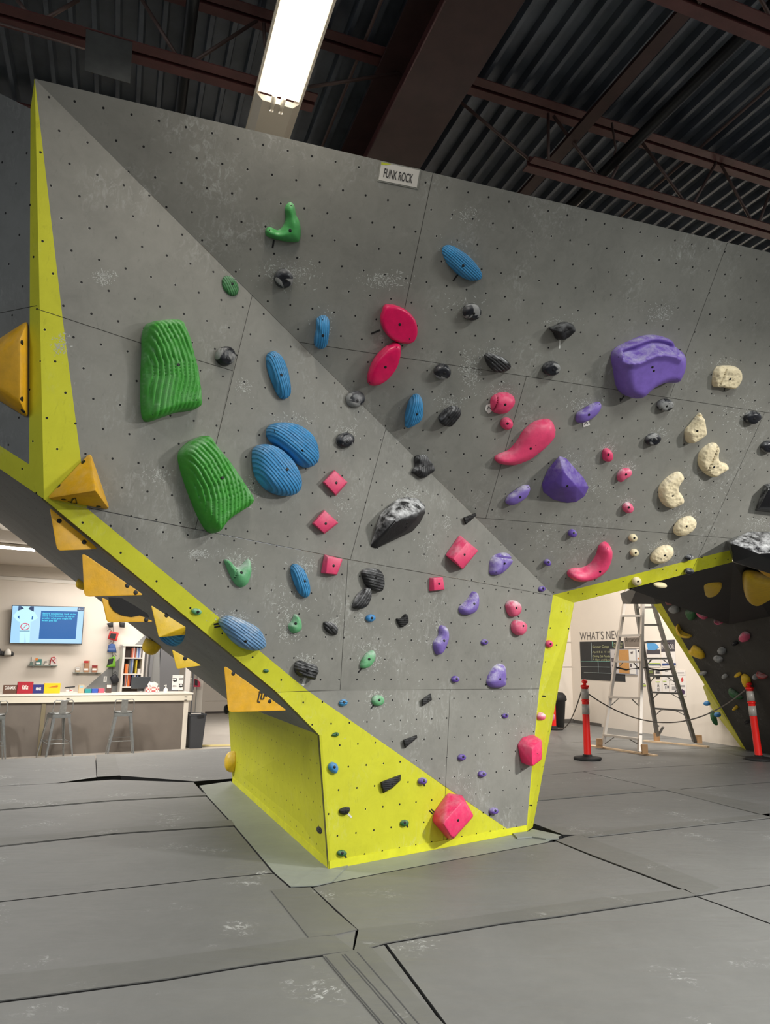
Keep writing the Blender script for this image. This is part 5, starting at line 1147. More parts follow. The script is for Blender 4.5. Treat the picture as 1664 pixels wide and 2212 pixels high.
def hull(label, plane, pts, m, bolts=(), name='climbing_hold', cat='climbing hold', group=None, bevel=.006, seg=2, bsize=.008, extra=None):
    """faceted solid: points given on the wall and raised above it"""
    bm = bmesh.new()
    for (x, y, h) in pts: bm.verts.new(plane.at(x, y, h))
    r = bmesh.ops.convex_hull(bm, input=list(bm.verts))
    bmesh.ops.delete(bm, geom=[g for g in r['geom_interior'] if isinstance(g, bmesh.types.BMVert)], context='VERTS')
    bmesh.ops.dissolve_limit(bm, angle_limit=math.radians(6), verts=list(bm.verts), edges=list(bm.edges))
    bmesh.ops.recalc_face_normals(bm, faces=bm.faces)
    if bevel: bmesh.ops.bevel(bm, geom=list(bm.edges)+list(bm.verts), offset=bevel, segments=seg, profile=.5, affect='EDGES', clamp_overlap=True)
    bm.verts.ensure_lookup_table(); bm.verts.index_update()
    verts = [v.co.copy() for v in bm.verts]; faces = [tuple(v.index for v in f.verts) for f in bm.faces]; bm.free()
    c = sum(verts, V3())/len(verts); c = c - plane.n*((c-plane.o).dot(plane.n))
    o = finish(name, verts, faces, m, plane, c, plane.e1, label, cat, group, bolts, False, bsize)
    me = o.data; me.polygons.foreach_set('use_smooth', [True]*len(me.polygons)); me.set_sharp_from_angle(angle=math.radians(28))
    HOLDS.append((sum(p[0] for p in pts)/len(pts), sum(p[1] for p in pts)/len(pts), 20, 20, plane)); return o
def cube(label, plane, base, top, h, m, bolts, group='pink block holds', name='climbing_hold', bevel=.006):
    return hull(label, plane, [(x, y, 0) for x, y in base] + [(x, y, h) for x, y in top], m, bolts, name, 'climbing hold', group, bevel)
# ---- green
field('bright green horn-shaped hold high on the wall, curling up to a point', P2, [(629, 437), (637, 445), (641, 465), (648, 480), (651, 500), (648, 520), (637, 524), (610, 521), (590, 516), (576, 510), (574, 498), (581, 491), (592, 494), (601, 498), (612, 489), (618, 470), (616, 452), (621, 441)], .07, Hm['greens'], [(627, 498), (629, 444, 1), (583, 497, 1)], rough=.004, pw=.6)
dome('small green grooved hold up by the diagonal fold', P1, ell(498, 617, 24, 15, 60), .03, Hm['greensm'], [(501, 613)], ((490, 600), (507, 636)), ridge=((490, 600), (507, 636), .005, .022), e=(.5, .8))
GA = [(322, 697), (345, 692), (365, 690), (390, 692), (399, 705), (410, 735), (417, 765), (426, 800), (434, 855), (433, 878), (415, 886), (385, 890), (350, 902), (325, 910), (313, 903), (309, 870), (309, 810), (311, 760), (312, 718)]
def bark(plane, crest, h, period):
    cl = [V3((*plane.uv(plane.at(x, y, h*.6)), 0)) for x, y in crest]
    def f(u, v, t):
        q = V3((u, v, 0)); bd = 9; sd = 1; al = 0; acc = 0
        for a, b in zip(cl, cl[1:]):
            ab = b-a; k = max(0, min(1, (q-a).dot(ab)/ab.length_squared)); w_ = (q-(a+ab*k)).length
            if w_ < bd: bd = w_; sd = 1 if ab.cross(q-a).z > 0 else -1; al = acc + ab.length*k
            acc += ab.length
        sd *= bark_side
        fall = min(.60, bd/.26) if sd < 0 else min(.40, bd/.9)
        s_ = bd*sd + noise.noise(V3((al*3, bd*5, 7)))*.016
        lane = math.floor(s_/period); g = 1-abs(math.sin(s_*math.pi/period))**.5
        st = .010*noise.noise(V3((lane*3.7, math.floor(al*3.2+noise.noise(V3((lane*1.9, 0, 0)))*2)*2.3, 2)))
        return (-h*fall*.85 - g*.021 + st)*min(1, t*1.5+.15)
    return f
bark_side = 1
field('upper of the two big grass green holds grooved like bark', P1, GA, .17, Hm['green'], [(386, 788), (365, 707, 1), (330, 896, 1), (425, 864, 1)], D=.05, step=.0068, lift=.3, extra=bark(P1, [(315, 690), (347, 750), (361, 786), (364, 815), (356, 853), (345, 925)], .17, .030))
GB = [(392, 975), (410, 955), (432, 944), (450, 941), (468, 965), (500, 1005), (530, 1050), (546, 1076), (540, 1092), (520, 1105), (490, 1125), (468, 1151), (452, 1147), (435, 1120), (420, 1085), (405, 1045), (392, 1000)]
field('lower of the two big grass green holds grooved like bark, tilted', P1, GB, .18, Hm['green'], [(481, 1032), (505, 1090, 1)], D=.05, step=.0068, lift=.3, extra=bark(P1, [(385, 960), (430, 1008), (455, 1048), (463, 1080), (462, 1170)], .18, .030))
field('pale chalky green V-shaped hold on the left of the overhanging band', Q1, [(487, 1212), (492, 1208), (500, 1213), (514, 1226), (526, 1219), (536, 1208), (542, 1211), (545, 1235), (537, 1260), (524, 1269), (511, 1263), (497, 1238)], .06, Hm['mint'], [(522, 1237)], pw=.7)
field('green chalky hold with a curved lip, left of the dark grooved oval', Q1, [(639, 1327), (650, 1338), (652, 1357), (643, 1367), (631, 1366), (625, 1352), (633, 1341)], .05, Hm['mint'], [(639, 1347)])
dome('long pale green chalked hold with a black tape under it', Q1, [(806, 1405), (811, 1413), (808, 1427), (798, 1440), (786, 1444), (779, 1440), (783, 1426), (793, 1411)], .045, Hm['mint'], [(798, 1424)])
dome('small round green chalked hold under the panel seam, tape at its side', Q0, ell(817, 1513, 13, 12), .04, Hm['mint'], [(820, 1512)])
dome('tiny oval green hold high on the lime edge band', Q1, ell(425, 1321, 11, 7, 12), .025, Hm['mint'], [(428, 1322)], group=None)
dome('tiny green hold on the lime band below the chalked blue hold', Q1, ell(575, 1449, 6, 4), .015, Hm['dgreen'])
dome('tiny green hold at the top left of the lime foot', Q0, [(717, 1589), (722, 1583), (730, 1582), (732, 1588), (726, 1591)], .02, Hm['dgreen'], [(727, 1586, 1)])
dome('small green hold low on the lime foot, by the pink block', Q0, ell(874, 1778, 9, 7, -20), .03, Hm['dgreen'], [(875, 1777)])
dome('lowest green hold, close to the bottom corner of the lime foot', Q0, ell(739, 1843, 10, 7), .03, Hm['dgreen'], [(740, 1843)])
# ---- blue
BR_ = lambda a, b, d=.004, p=.020: (a, b, d, p)
def blue(label, plane, pts, h, ax, bolts, m='blue', d=.004, p=.022, e=(.7, .75), n=72, K=16, **k): return dome(label, plane, pts, h, Hm[m], bolts, ax, ridge=BR_(ax[0], ax[1], d, p), e=e, n=n, K=K, **k)
blue('upright blue ridged hold just above the diagonal fold', P2, [(685, 690), (700, 682), (711, 690), (711, 715), (706, 745), (694, 754), (681, 747), (680, 730), (684, 712)], .11, ((698, 690), (694, 748)), [(698, 725), (697, 691, 1)])
blue('slim slanting blue ridged hold left of the fold, above the blue pair', P1, [(585, 760), (595, 759), (608, 772), (619, 800), (626, 835), (626, 855), (615, 862), (605, 856), (592, 830), (580, 795), (578, 770)], .09, ((588, 765), (616, 855)), [(608, 810), (593, 770, 1)])
blue('curved blue ridged hold below the two hot pink ones', P2, [(900, 852), (910, 858), (914, 880), (910, 905), (895, 918), (879, 924), (876, 915), (878, 890), (888, 862)], .10, ((903, 856), (886, 920)), [(900, 895)])
blue('blue ridged hold farthest up, right of the long vertical seam', P2, [(960, 533), (975, 530), (1000, 543), (1025, 565), (1041, 590), (1038, 604), (1015, 606), (990, 593), (968, 570), (957, 545)], .09, ((963, 538), (1034, 602)), [(1001, 574), (1040, 582, 1)])
blue('upper of the pair of large blue shell holds', P1, [(580, 927), (590, 916), (612, 912), (640, 917), (665, 933), (680, 956), (686, 985), (682, 1002), (668, 1010), (655, 1007), (630, 990), (600, 965), (582, 945)], .15, ((590, 928), (676, 1000)), [(653, 974), (593, 931, 1)], 'blueb', .007, .032, (.6, .7), 96, 22)
blue('lower of the pair of large blue shell holds', P1, [(549, 978), (556, 964), (575, 959), (598, 967), (622, 988), (640, 1015), (648, 1042), (644, 1062), (628, 1071), (600, 1068), (572, 1052), (553, 1022)], .16, ((560, 970), (635, 1062)), [(621, 1014), (569, 970, 1)], 'blueb', .007, .032, (.6, .7), 96, 22)
blue('slim blue hold with chalk dust left of the pink blocks, on the overhanging band', Q1, [(633, 1220), (645, 1220), (658, 1235), (668, 1265), (668, 1285), (660, 1291), (648, 1282), (638, 1262), (630, 1235)], .07, ((640, 1223), (661, 1287)), [(659, 1255)])
blue('large chalk-whitened blue ridged hold straddling the lime band', Q1, [(476, 1347), (484, 1334), (500, 1331), (530, 1341), (558, 1358), (572, 1384), (569, 1399), (548, 1406), (520, 1398), (497, 1378)], .13, ((484, 1340), (562, 1398)), [(530, 1386)], 'bluec', .006, .028, (.6, .7), 96, 20)
dome('small blue oval hold right below the stacked black stalk holds', Q1, ell(801, 1335, 10, 8, -15), .035, Hm['bluep'], [(804, 1335)])
dome('small blue hold just under the panel seam, nearest the lime band', Q0, ell(742, 1518, 9, 7, -20), .03, Hm['blue'], [(744, 1517)])
dome('blue hold on the lime foot near its front corner', Q0, [(711, 1652), (718, 1646), (727, 1650), (730, 1660), (726, 1671), (717, 1668), (711, 1661)], .04, Hm['bluep'], [(723, 1657)])
# ---- hot pink
dome('broad hot pink leaf-shaped hold high in the middle of the wall', P2, [(832, 659), (850, 658), (875, 668), (893, 685), (900, 705), (899, 725), (889, 739), (868, 740), (845, 732), (828, 712), (822, 690), (826, 672)], .07, Hm['pink'], [(864, 701), (885, 732, 1)], e=(.16, .42), n=60, K=14)
dome('narrow hot pink leaf-shaped hold pointing up at the broad one', P2, [(858, 740), (864, 745), (863, 768), (855, 792), (838, 815), (818, 829), (800, 831), (794, 822), (798, 800), (811, 773), (832, 751), (850, 741)], .10, Hm['pink'], [(833, 793), (857, 750, 1), (799, 826, 1)], e=(.3, .5), n=60, K=14)
# ---- pink blocks
cube('square pink block right of the lower big blue hold, topmost of the blocks', P1, [(722, 1014), (752, 1042), (726, 1072), (696, 1042)], [(724, 1017), (749, 1042), (725, 1068), (700, 1041)], .05, Hm['rose'], [(727, 1043)])
cube('square pink block standing on its corner, second from the top', P1, [(700, 1100), (732, 1130), (701, 1154), (673, 1131)], [(702, 1103), (729, 1129), (700, 1151), (678, 1130)], .05, Hm['rose'], [(704, 1131)])
cube('pink block with a slanted left side, just below the fold of the panels', Q1, [(700, 1197), (741, 1208), (728, 1243), (692, 1238)], [(708, 1203), (740, 1208), (728, 1241), (705, 1238)], .06, Hm['rose'], [(721, 1222)])
cube('large pink block with a chalky top edge right of the big black rock hold', P1, [(992, 1154), (1034, 1189), (1000, 1231), (961, 1199)], [(1010, 1171), (1033, 1190), (999, 1229), (980, 1208)], .10, Hm['rose'], [(1004, 1198)], bevel=.01)
cube('small pink block at the right of the overhanging band', Q1, [(927, 1248), (957, 1246), (961, 1274), (926, 1277)], [(937, 1249), (957, 1247), (960, 1273), (939, 1276)], .05, Hm['rose'], [(949, 1261)])
cube('biggest pink block, low on the lime foot and tilted', Q0, [(966, 1712), (998, 1716), (1024, 1762), (979, 1814), (966, 1812), (933, 1774), (937, 1753)], [(999, 1731), (1024, 1763), (979, 1812), (957, 1778)], .17, Hm['block'], [(990, 1772)], bevel=.014)
cube('pink block wrapped over the right edge of the wall foot', Q0, [(1128, 1592), (1152, 1585), (1158, 1640), (1146, 1655), (1125, 1647), (1117, 1608)], [(1150, 1616), (1172, 1598), (1172, 1640), (1150, 1656)], .16, Hm['block'], [(1161, 1628, 1)], bevel=.012)
# ---- rose pink organic
field('chubby rose pink hold carrying a paper tag with an arrow', P2, [(1062, 872), (1066, 859), (1080, 851), (1098, 850), (1112, 858), (1113, 872), (1106, 883), (1094, 893), (1078, 895), (1065, 889)], .08, Hm['rose'], [(1092, 874)])
dome('round rose pink knob below the tagged pink hold', P2, ell(1095, 915, 13, 13), .06, Hm['rose'], [(1097, 915)])
field('long rose pink drumstick-shaped hold in the right field', P2, [(1190, 908), (1200, 920), (1202, 938), (1190, 958), (1165, 980), (1140, 997), (1108, 1007), (1080, 1003), (1071, 992), (1080, 984), (1102, 975), (1118, 958), (1135, 932), (1155, 915), (1172, 909)], .10, Hm['rose'], [(1147, 969), (1158, 962, 1)])
field('rose pink banana-shaped hold above the lime border', P2, [(1305, 1176), (1315, 1175), (1323, 1186), (1322, 1205), (1312, 1228), (1293, 1245), (1270, 1255), (1245, 1256), (1231, 1248), (1231, 1237), (1243, 1231), (1262, 1230), (1280, 1220), (1292, 1202), (1297, 1185)], .11, Hm['rose'], [(1297, 1235), (1313, 1184, 1)], pw=.55)
dome('small rose pink thimble hold in the right field, left of the cream holds', P2, [(1304, 974), (1313, 969), (1322, 976), (1323, 990), (1315, 997), (1304, 993)], .06, Hm['rose'], [(1315, 982)])
dome('small chalked pink pinch hold below the thimble one', P2, [(1334, 1028), (1342, 1015), (1358, 1012), (1365, 1018), (1360, 1028), (1347, 1034), (1338, 1041)], .06, Hm['rosec'], [(1353, 1025)])
dome('small round pink knob lowest in the chain left of the cream holds', P2, ell(1357, 1097, 11, 11), .06, Hm['rosec'], [(1359, 1096)])
dome('upper of two chalk-topped pink knobs beside the lime return', Q1, [(1095, 1310), (1100, 1299), (1112, 1297), (1122, 1305), (1123, 1320), (1115, 1331), (1102, 1330)], .08, Hm['rosec'], [(1116, 1313)])
dome('lower of two chalk-topped pink knobs beside the lime return', Q1, [(1107, 1350), (1114, 1340), (1128, 1341), (1136, 1351), (1132, 1366), (1122, 1373), (1110, 1366)], .08, Hm['rosec'], [(1131, 1352)])
SR = plane3(S2, VX, KX); SR2 = plane3(S2, Cb, SB)
dome('small pink hold on the lime return', SR, ell(1187, 1391, 7, 8), .04, Hm['rose'], [(1190, 1391)])
dome('chalk-whitened pink ball hold low on the lime return', SR2, [(1166, 1546), (1172, 1535), (1184, 1534), (1192, 1543), (1190, 1556), (1178, 1562), (1168, 1558)], .09, Hm['rosec'], [(1189, 1548, 1)])
# ---- purple
PBp = [(1328, 772), (1338, 755), (1365, 741), (1395, 729), (1425, 727), (1455, 736), (1460, 748), (1477, 763), (1477, 792), (1466, 818), (1458, 827), (1430, 828), (1405, 840), (1385, 858), (1368, 861), (1348, 852), (1338, 835), (1333, 805)]
_lip = [P2.uv(P2.at(x, y, .06)) for x, y in ((1335, 776), (1365, 774), (1385, 765), (1405, 757), (1430, 758), (1455, 766))]
def jug(u, v, t):
    best = 9; below = 0
    for i in range(len(_lip)-1):
        a, b = _lip[i], _lip[i+1]
        if a[0] <= u <= b[0]:
            vl = a[1] + (b[1]-a[1])*(u-a[0])/(b[0]-a[0]); below = v-vl
            if below < 0: return -.10*min(1, -below/.05)*min(1, t*2.0)*max(.2, 1-max(0, (-below-.07)/.12))
            return .025*max(0, 1-below/.06)*min(1, t*2)
    return 0
field('largest purple hold, with a deep chalky shelf along its top', P2, PBp, .17, Hm['purple'], [(1410, 793), (1413, 801), (1336, 771, 1), (1371, 856, 1), (1463, 818, 1)], D=.09, extra=jug, step=.012, name='climbing_hold')
hull('deep purple pyramid-like hold with chalky ridges', P2, [(1208, 984, .02), (1224, 989, .03), (1262, 1032, .02), (1273, 1052, 0), (1264, 1072, 0), (1245, 1085, 0), (1225, 1087, 0), (1195, 1080, 0), (1173, 1063, 0), (1170, 1045, 0), (1183, 1013, 0), (1216, 1014, .15), (1246, 1050, .15), (1214, 1053, .15), (1228, 1030, .16), (1200, 1040, .12)], Hm['purpled'], [(1226, 1050), (1236, 1078, 1)], bevel=.022, seg=4)
dome('slim purple hold with a paper tag, above the drumstick hold', P2, [(1245, 905), (1248, 893), (1262, 884), (1280, 873), (1296, 869), (1299, 878), (1290, 893), (1275, 905), (1258, 913), (1247, 912)], .07, Hm['purplec'], [(1273, 896), (1295, 873, 1)])
dome('slim purple chalked hold at the right of the diagonal fold', P2, [(1093, 1086), (1098, 1073), (1112, 1062), (1130, 1050), (1143, 1049), (1145, 1057), (1137, 1072), (1122, 1083), (1105, 1091)], .07, Hm['purplec'], [(1124, 1074), (1141, 1053, 1)])
field('purple shield-like hold beside the large pink block', P1, [(1062, 1228), (1064, 1210), (1075, 1198), (1092, 1194), (1101, 1197), (1107, 1213), (1097, 1228), (1082, 1241), (1069, 1243), (1062, 1238)], .08, Hm['purplec'], [(1090, 1217), (1072, 1236, 1)])
field('purple crescent hold in the overhanging band with chalk at its left', Q1, [(1025, 1278), (1033, 1284), (1034, 1305), (1027, 1322), (1012, 1329), (998, 1325), (995, 1313), (1005, 1303), (1015, 1292)], .07, Hm['purplec'], [(1025, 1304)])
field('thin twisted purple hold with a chalk white face', Q1, [(957, 1351), (967, 1357), (970, 1375), (966, 1392), (957, 1410), (947, 1415), (941, 1405), (939, 1388), (950, 1373), (951, 1358)], .06, Hm['purplec'], [(960, 1384)])
field('purple pear-shaped hold low in the overhanging band, right side', Q1, [(1085, 1434), (1092, 1440), (1094, 1460), (1092, 1480), (1082, 1486), (1063, 1485), (1055, 1474), (1059, 1459), (1071, 1440)], .07, Hm['purplec'], [(1081, 1467)])
for x, y, r, pl, lb in ((1047, 1387, 7, Q1, 'tiny purple knob right of the thin twisted purple hold'), (984, 1467, 8, Q1, 'tiny purple knob just above the panel seam'), (1092, 1546, 6, Q0, 'tiny purple knob right below the purple pear-shaped hold'), (998, 1636, 8, Q0, 'small purple knob on grey board, left one above the lime diagonal'), (1042, 1672, 8, Q0, 'small purple knob on grey board, nearest above the lowest purple knob'), (1067, 1752, 9, Q0, 'lowest purple knob, on the lime and grey border at the foot'), (913, 1687, 9, Q0, 'purple knob on the lime foot above the biggest pink block'), (1237, 1152, 9, P2, 'dark purple peg casting a long shadow left of the pink banana hold'), (1183, 1215, 7, P2, 'dark purple peg beside the diagonal fold, under the other peg'), (1171, 1272, 7, P1, 'small purple peg at the lower end of the diagonal fold')):
    dome(lb, pl, ell(x, y, r, r*.85, -20), r*.0048 if pl is not P2 else .055, Hm['purpled'], [(x+r*.4, y-r*.1)], n=24, K=7, group='small purple footholds')
# ---- cream
field('squarish cream pocked hold, highest of the cream ones', P2, [(1543, 835), (1543, 812), (1549, 796), (1562, 791), (1588, 792), (1600, 800), (1601, 818), (1593, 833), (1583, 840), (1560, 837)], .06, Hm['cream'], [(1578, 819)], D=.03, rough=.008)
field('cream hold shaped like a flame, second of the cream ones', P2, [(1515, 894), (1521, 902), (1524, 922), (1524, 936), (1510, 949), (1492, 958), (1485, 952), (1484, 932), (1494, 920), (1504, 907)], .09, Hm['cream'], [(1507, 931)], D=.05, rough=.006)
field('cream crescent hold with a hooked right tip, nearest the right edge', P2, [(1544, 958), (1553, 963), (1552, 980), (1554, 994), (1565, 1001), (1573, 1004), (1571, 1014), (1555, 1024), (1542, 1031), (1528, 1026), (1515, 1012), (1511, 996), (1515, 978), (1530, 963)], .07, Hm['cream'], [(1543, 1009)], rough=.008, D=.045)
field('cream crescent hold lower and left of the hooked one', P2, [(1462, 1022), (1473, 1022), (1477, 1032), (1467, 1048), (1467, 1060), (1476, 1072), (1476, 1085), (1460, 1095), (1448, 1098), (1434, 1090), (1426, 1072), (1428, 1052), (1442, 1035)], .07, Hm['cream'], [(1454, 1071)], rough=.008, D=.045)
dome('oval cream hold, upper of two egg-shaped ones', P2, ell(1480, 1137, 27, 16, -38), .08, Hm['cream'], [(1484, 1137)], rough=.004)
dome('oval cream chalk-white hold, lower of two egg-shaped ones', P2, ell(1431, 1198, 27, 15, -33), .08, Hm['cream'], [(1437, 1200)], rough=.004)
for x, y, r, lb in ((1368, 1162, 9, 'small round cream button hold, upper one right of the pink banana hold'), (1371, 1194, 9, 'small round cream button hold, lower one right of the pink banana hold'), (1376, 1256, 10, 'round cream button hold on the lime border')):
    dome(lb, P2, ell(x, y, r, r*.85, -20), .045, Hm['creamp'], [(x+3, y)], n=28, K=8, group='cream button holds')
dome('flat cream hold seen edge-on under the lime border', P2, ell(1427, 1264, 14, 5, 2), .05, Hm['creamp'])
# ---- dual texture and dark holds
for x, y, a, b, g_, pl, h, lb in ((613, 602, 21, 21, 0, P2, .07, 'round grey and black hold straight below the green horn hold'), (487, 769, 21, 21, 0, P1, .06, 'round grey and black hold right of the upper big green hold'), (1019, 674, 20, 18, -20, P2, .08, 'grey and black hold under the highest blue hold'), (956, 803, 18, 17, -20, P2, .07, 'grey and black hold right of the narrow pink leaf hold'), (768, 862, 19, 18, 0, P1, .06, 'grey and black hold lying right on the diagonal fold'), (746, 951, 18, 17, -10, P1, .06, 'grey and black hold above the topmost pink block'), (1437, 875, 17, 13, -15, P2, .06, 'grey and black hold under the right part of the largest purple hold'), (1411, 949, 17, 12, -25, P2, .06, 'grey and black hold left of the flame-shaped cream hold'), (1626, 902, 18, 13, -20, P2, .06, 'grey and black hold near the right edge, below the squarish cream one'), (1660, 965, 15, 12, -20, P2, .06, 'grey and black hold cut by the right edge of the picture'), (1191, 796, 19, 15, -20, P2, .07, 'grey and black hold below the small black rock with white tape')):
    dome(lb, pl, ell(x, y, a, b, g_, 12), h, Hm['dual'], [(x+a*.25, y+b*.2)], e=(.55, .7), rough=.004, n=40, K=10, group='grey and black two-texture holds', seed=x)
RK = dict(rough=.02, e=(.55, .6))
dome('black slate rock hold right of the second grey and black hold, chalk-topped', P2, [(1048, 768), (1058, 764), (1075, 768), (1095, 778), (1103, 790), (1095, 800), (1080, 803), (1062, 798), (1052, 785)], .08, Hm['slate'], [(1080, 784)], ((1060, 770), (1095, 800)), **RK)
dome('black chalky rock hold right of the curved blue hold', P2, [(948, 905), (955, 893), (968, 882), (985, 878), (994, 885), (990, 897), (980, 910), (970, 918), (955, 915)], .08, Hm['slate'], [(971, 901)], ((985, 880), (955, 915)), **RK)
dome('ragged black rock hold with white tape hanging below it', P2, [(1187, 709), (1198, 706), (1215, 697), (1235, 698), (1241, 711), (1232, 722), (1218, 734), (1203, 731), (1196, 718)], .09, Hm['black'], [(1221, 714)], **RK)
dome('pointed black slate hold beside the diagonal fold, chalk on its tip', P1, [(898, 987), (908, 982), (918, 983), (930, 1000), (936, 1016), (925, 1026), (913, 1033), (899, 1024), (891, 1020), (899, 1005)], .07, Hm['slate'], [(913, 1006)], ((912, 985), (908, 1030)), rough=.01, e=(.45, .6))
RKo = [(880, 1072), (905, 1077), (919, 1092), (919, 1108), (908, 1130), (892, 1148), (865, 1162), (835, 1176), (812, 1186), (799, 1181), (806, 1160), (818, 1135), (820, 1112), (840, 1092), (860, 1076)]
hull('biggest black rock hold, chalky on its upper side, in the middle of the wall', P1, [(x, y, 0) for x, y in RKo] + [(834, 1122, .13), (856, 1124, .20), (905, 1106, .17), (916, 1100, .10), (846, 1098, .09), (878, 1080, .06), (904, 1086, .07), (900, 1122, .16), (878, 1146, .12), (818, 1170, .06), (838, 1162, .08), (868, 1104, .15)], Hm['rockc'], [(880, 1131), (878, 1139)], bevel=.008)
dome('black ribbed fan-shaped hold, upper of the stacked pair', Q1, [(783, 1234), (796, 1228), (812, 1228), (824, 1238), (828, 1258), (823, 1277), (810, 1276), (795, 1268), (786, 1252)], .07, Hm['slate'], [(812, 1249)], ((785, 1240), (825, 1250)), e=(.4, .6), ridge=((785, 1248), (825, 1252), .006, .03))
dome('black ribbed hold tapering down left, lower of the stacked pair', Q1, [(795, 1268), (801, 1278), (799, 1294), (790, 1310), (775, 1316), (763, 1312), (768, 1295), (778, 1280)], .06, Hm['slate'], [], ((797, 1270), (768, 1314)), e=(.5, .7), ridge=((797, 1270), (768, 1314), .005, .022))
dome('small black curved slate hold right of the small blue oval', Q1, [(857, 1337), (866, 1336), (877, 1326), (881, 1336), (880, 1346), (868, 1355), (862, 1350)], .035, Hm['slated'], [(875, 1339)], ((857, 1340), (880, 1340)), e=(.4, .7))
dome('dark grooved oval hold with chalk dust, right of the green lipped hold', Q1, [(700, 1345), (710, 1343), (722, 1347), (730, 1357), (727, 1371), (715, 1370), (703, 1360)], .04, Hm['slate'], [(718, 1356)], ((704, 1347), (724, 1368)))
dome('ragged black slate hold with white tape, above the lime band', Q1, [(639, 1435), (650, 1427), (662, 1432), (678, 1435), (686, 1447), (680, 1460), (676, 1468), (660, 1462), (648, 1460), (638, 1450)], .07, Hm['slate'], [(665, 1448)], ((640, 1440), (685, 1455)), **RK)
for pts, pl, bo, lb in (([(1001, 1118), (1015, 1112), (1029, 1107), (1031, 1113), (1017, 1123), (1006, 1134), (1003, 1126)], P1, [(1016, 1119)], 'small flat black slate chip hold above the large pink block'), ([(912, 1510), (931, 1497), (934, 1512), (922, 1519), (913, 1526)], Q0, [(925, 1510)], 'small black slate chip hold just under the panel seam'), ([(871, 1598), (890, 1592), (901, 1587), (902, 1594), (888, 1606), (875, 1617), (872, 1606)], Q0, [(898, 1595, 1)], 'black slate chip hold above the lime diagonal'), ([(822, 1689), (838, 1684), (867, 1672), (866, 1686), (848, 1703), (828, 1714), (823, 1700)], Q0, [(848, 1693)], 'black slate ledge hold on the lime foot')):
    hull(lb, pl, [(x, y, 0) for x, y in pts] + [((x-sum(p[0] for p in pts)/len(pts))*.8+sum(p[0] for p in pts)/len(pts), (y-sum(p[1] for p in pts)/len(pts))*.8+sum(p[1] for p in pts)/len(pts), .035) for x, y in pts], Hm['slated'], bo, group='black slate chips', bevel=.003)
dome('small dark grey hold with white tape on the lime foot', Q0, [(734, 1750), (741, 1745), (754, 1743), (755, 1751), (748, 1760), (736, 1758)], .035, Hm['slated'], [(749, 1753)])
dome('small dark oval hold low on the lime side facing the desk, near the corner', WS, ell(695, 1792, 9, 11, -20), .03, Hm['slated'])
dome('tiny dark foothold above the lime border at right', P2, ell(1489, 1204, 9, 5, -15), .04, Hm['dual']); dome('small dark foothold on the lime border at right', P2, ell(1489, 1234, 10, 6, -10), .05, Hm['dual'])
# ---- black shapes cut by the right edge
hull('black angular fibreglass shape cut by the right edge of the picture', P2, [(1652, 1045, 0), (1760, 1030, 0), (1760, 1118, 0), (1630, 1104, 0), (1662, 1056, .10), (1740, 1050, .12), (1740, 1100, .12), (1640, 1098, .07)], Hm['macro'], [(1636, 1097, 1)], name='climbing_volume', cat='climbing volume', bevel=.012)
hull('big glossy black fibreglass volume thick with chalk, jutting out over the lime border', P2, [(1569, 1168, 0), (1618, 1148, 0), (1740, 1150, 0), (1860, 1170, 0), (1860, 1300, 0), (1585, 1212, .0), (1585, 1215, .20), (1578, 1172, .18), (1640, 1196, .36), (1780, 1190, .42), (1800, 1150, .10)], Hm['macro'], [], name='climbing_volume', cat='climbing volume', bevel=.012)
# ---- yellow fibreglass volumes
YV = dict(name='climbing_volume', cat='climbing volume', group='yellow volumes on the left edge', bsize=.011)
hull('yellow pyramid volume with a black logo, on the corner of the lime spike', P1, [(195, 973, 0), (96, 1078, 0), (239, 1103, 0), (208, 1060, .30)], Hm['orange'], [(180, 998), (127, 1050), (138, 1079), (213, 1094)], bevel=.018, **YV)
hull('large yellow volume at the left edge of the picture', P3, [(62, 688, 0), (62, 907, 0), (-110, 800, 0), (44, 730, .09), (44, 870, .09), (-60, 800, .16)], Hm['orange'], [(48, 740), (48, 862), (49, 888)], bevel=.016, **YV)
VL = 'yellow triangular volume under the lime band, '
ED = (FX+oe) - (EX+oe); FN = Plane(EX+oe*1.02, ED, (0, 0, 1))            # upright plane through the scuffed edge
INW = (GX-FX); INW = (INW - ED.normalized()*INW.dot(ED.normalized())).normalized()
def fin(label, pts, back, m, bolts, bevel=.010, extra=(), bk=.12):
    """volume screwed to the underside: outer side at the edge, body running inwards"""
    P_ = [FN.at(*p) for p in pts]; P_ += [FN.at(*p) + INW*bk for p in back] + [FN.at(x, y) + INW*d for x, y, d in extra]
    q = Plane(FN.o, FN.e1, FN.e2); al = []
    for p in P_:
        u, v = q.uv(p); h = (p-q.o).dot(q.n); al.append((u, v, h))
    class R_: pass
    f = Plane(FN.o, FN.e1, FN.e2); f.at = lambda x, y, h: f.pt(x, y, h)
    return hull(label, f, al, Hm[m], bolts, bevel=bevel, **YV)
fin(VL+'highest of them', [(106, 1094), (216, 1187), (123, 1191)], [(125, 1120), (180, 1172)], 'orange', [(128, 1125), (182, 1171)])
fin(VL+'largest, second from the top', [(176, 1190), (316, 1287), (181, 1291)], [(200, 1230), (270, 1270)], 'orange', [(202, 1200), (275, 1265), (293, 1280)], .012)
vo = fin(VL+'the one with a round black hollow', [(218, 1288), (336, 1344), (231, 1346)], [(240, 1310), (300, 1335)], 'orange', [(316, 1339)])
hl = [(234, 1290), (236, 1305), (246, 1320), (262, 1329), (284, 1333), (303, 1329), (322, 1334), (318, 1326), (290, 1308), (262, 1292)]
child(prism('hollow', [FN.at(x, y) + FN.n*.006 for x, y in hl], -FN.n*.006, mat('hollow_black', lin(22, 20, 20), .8)), vo)
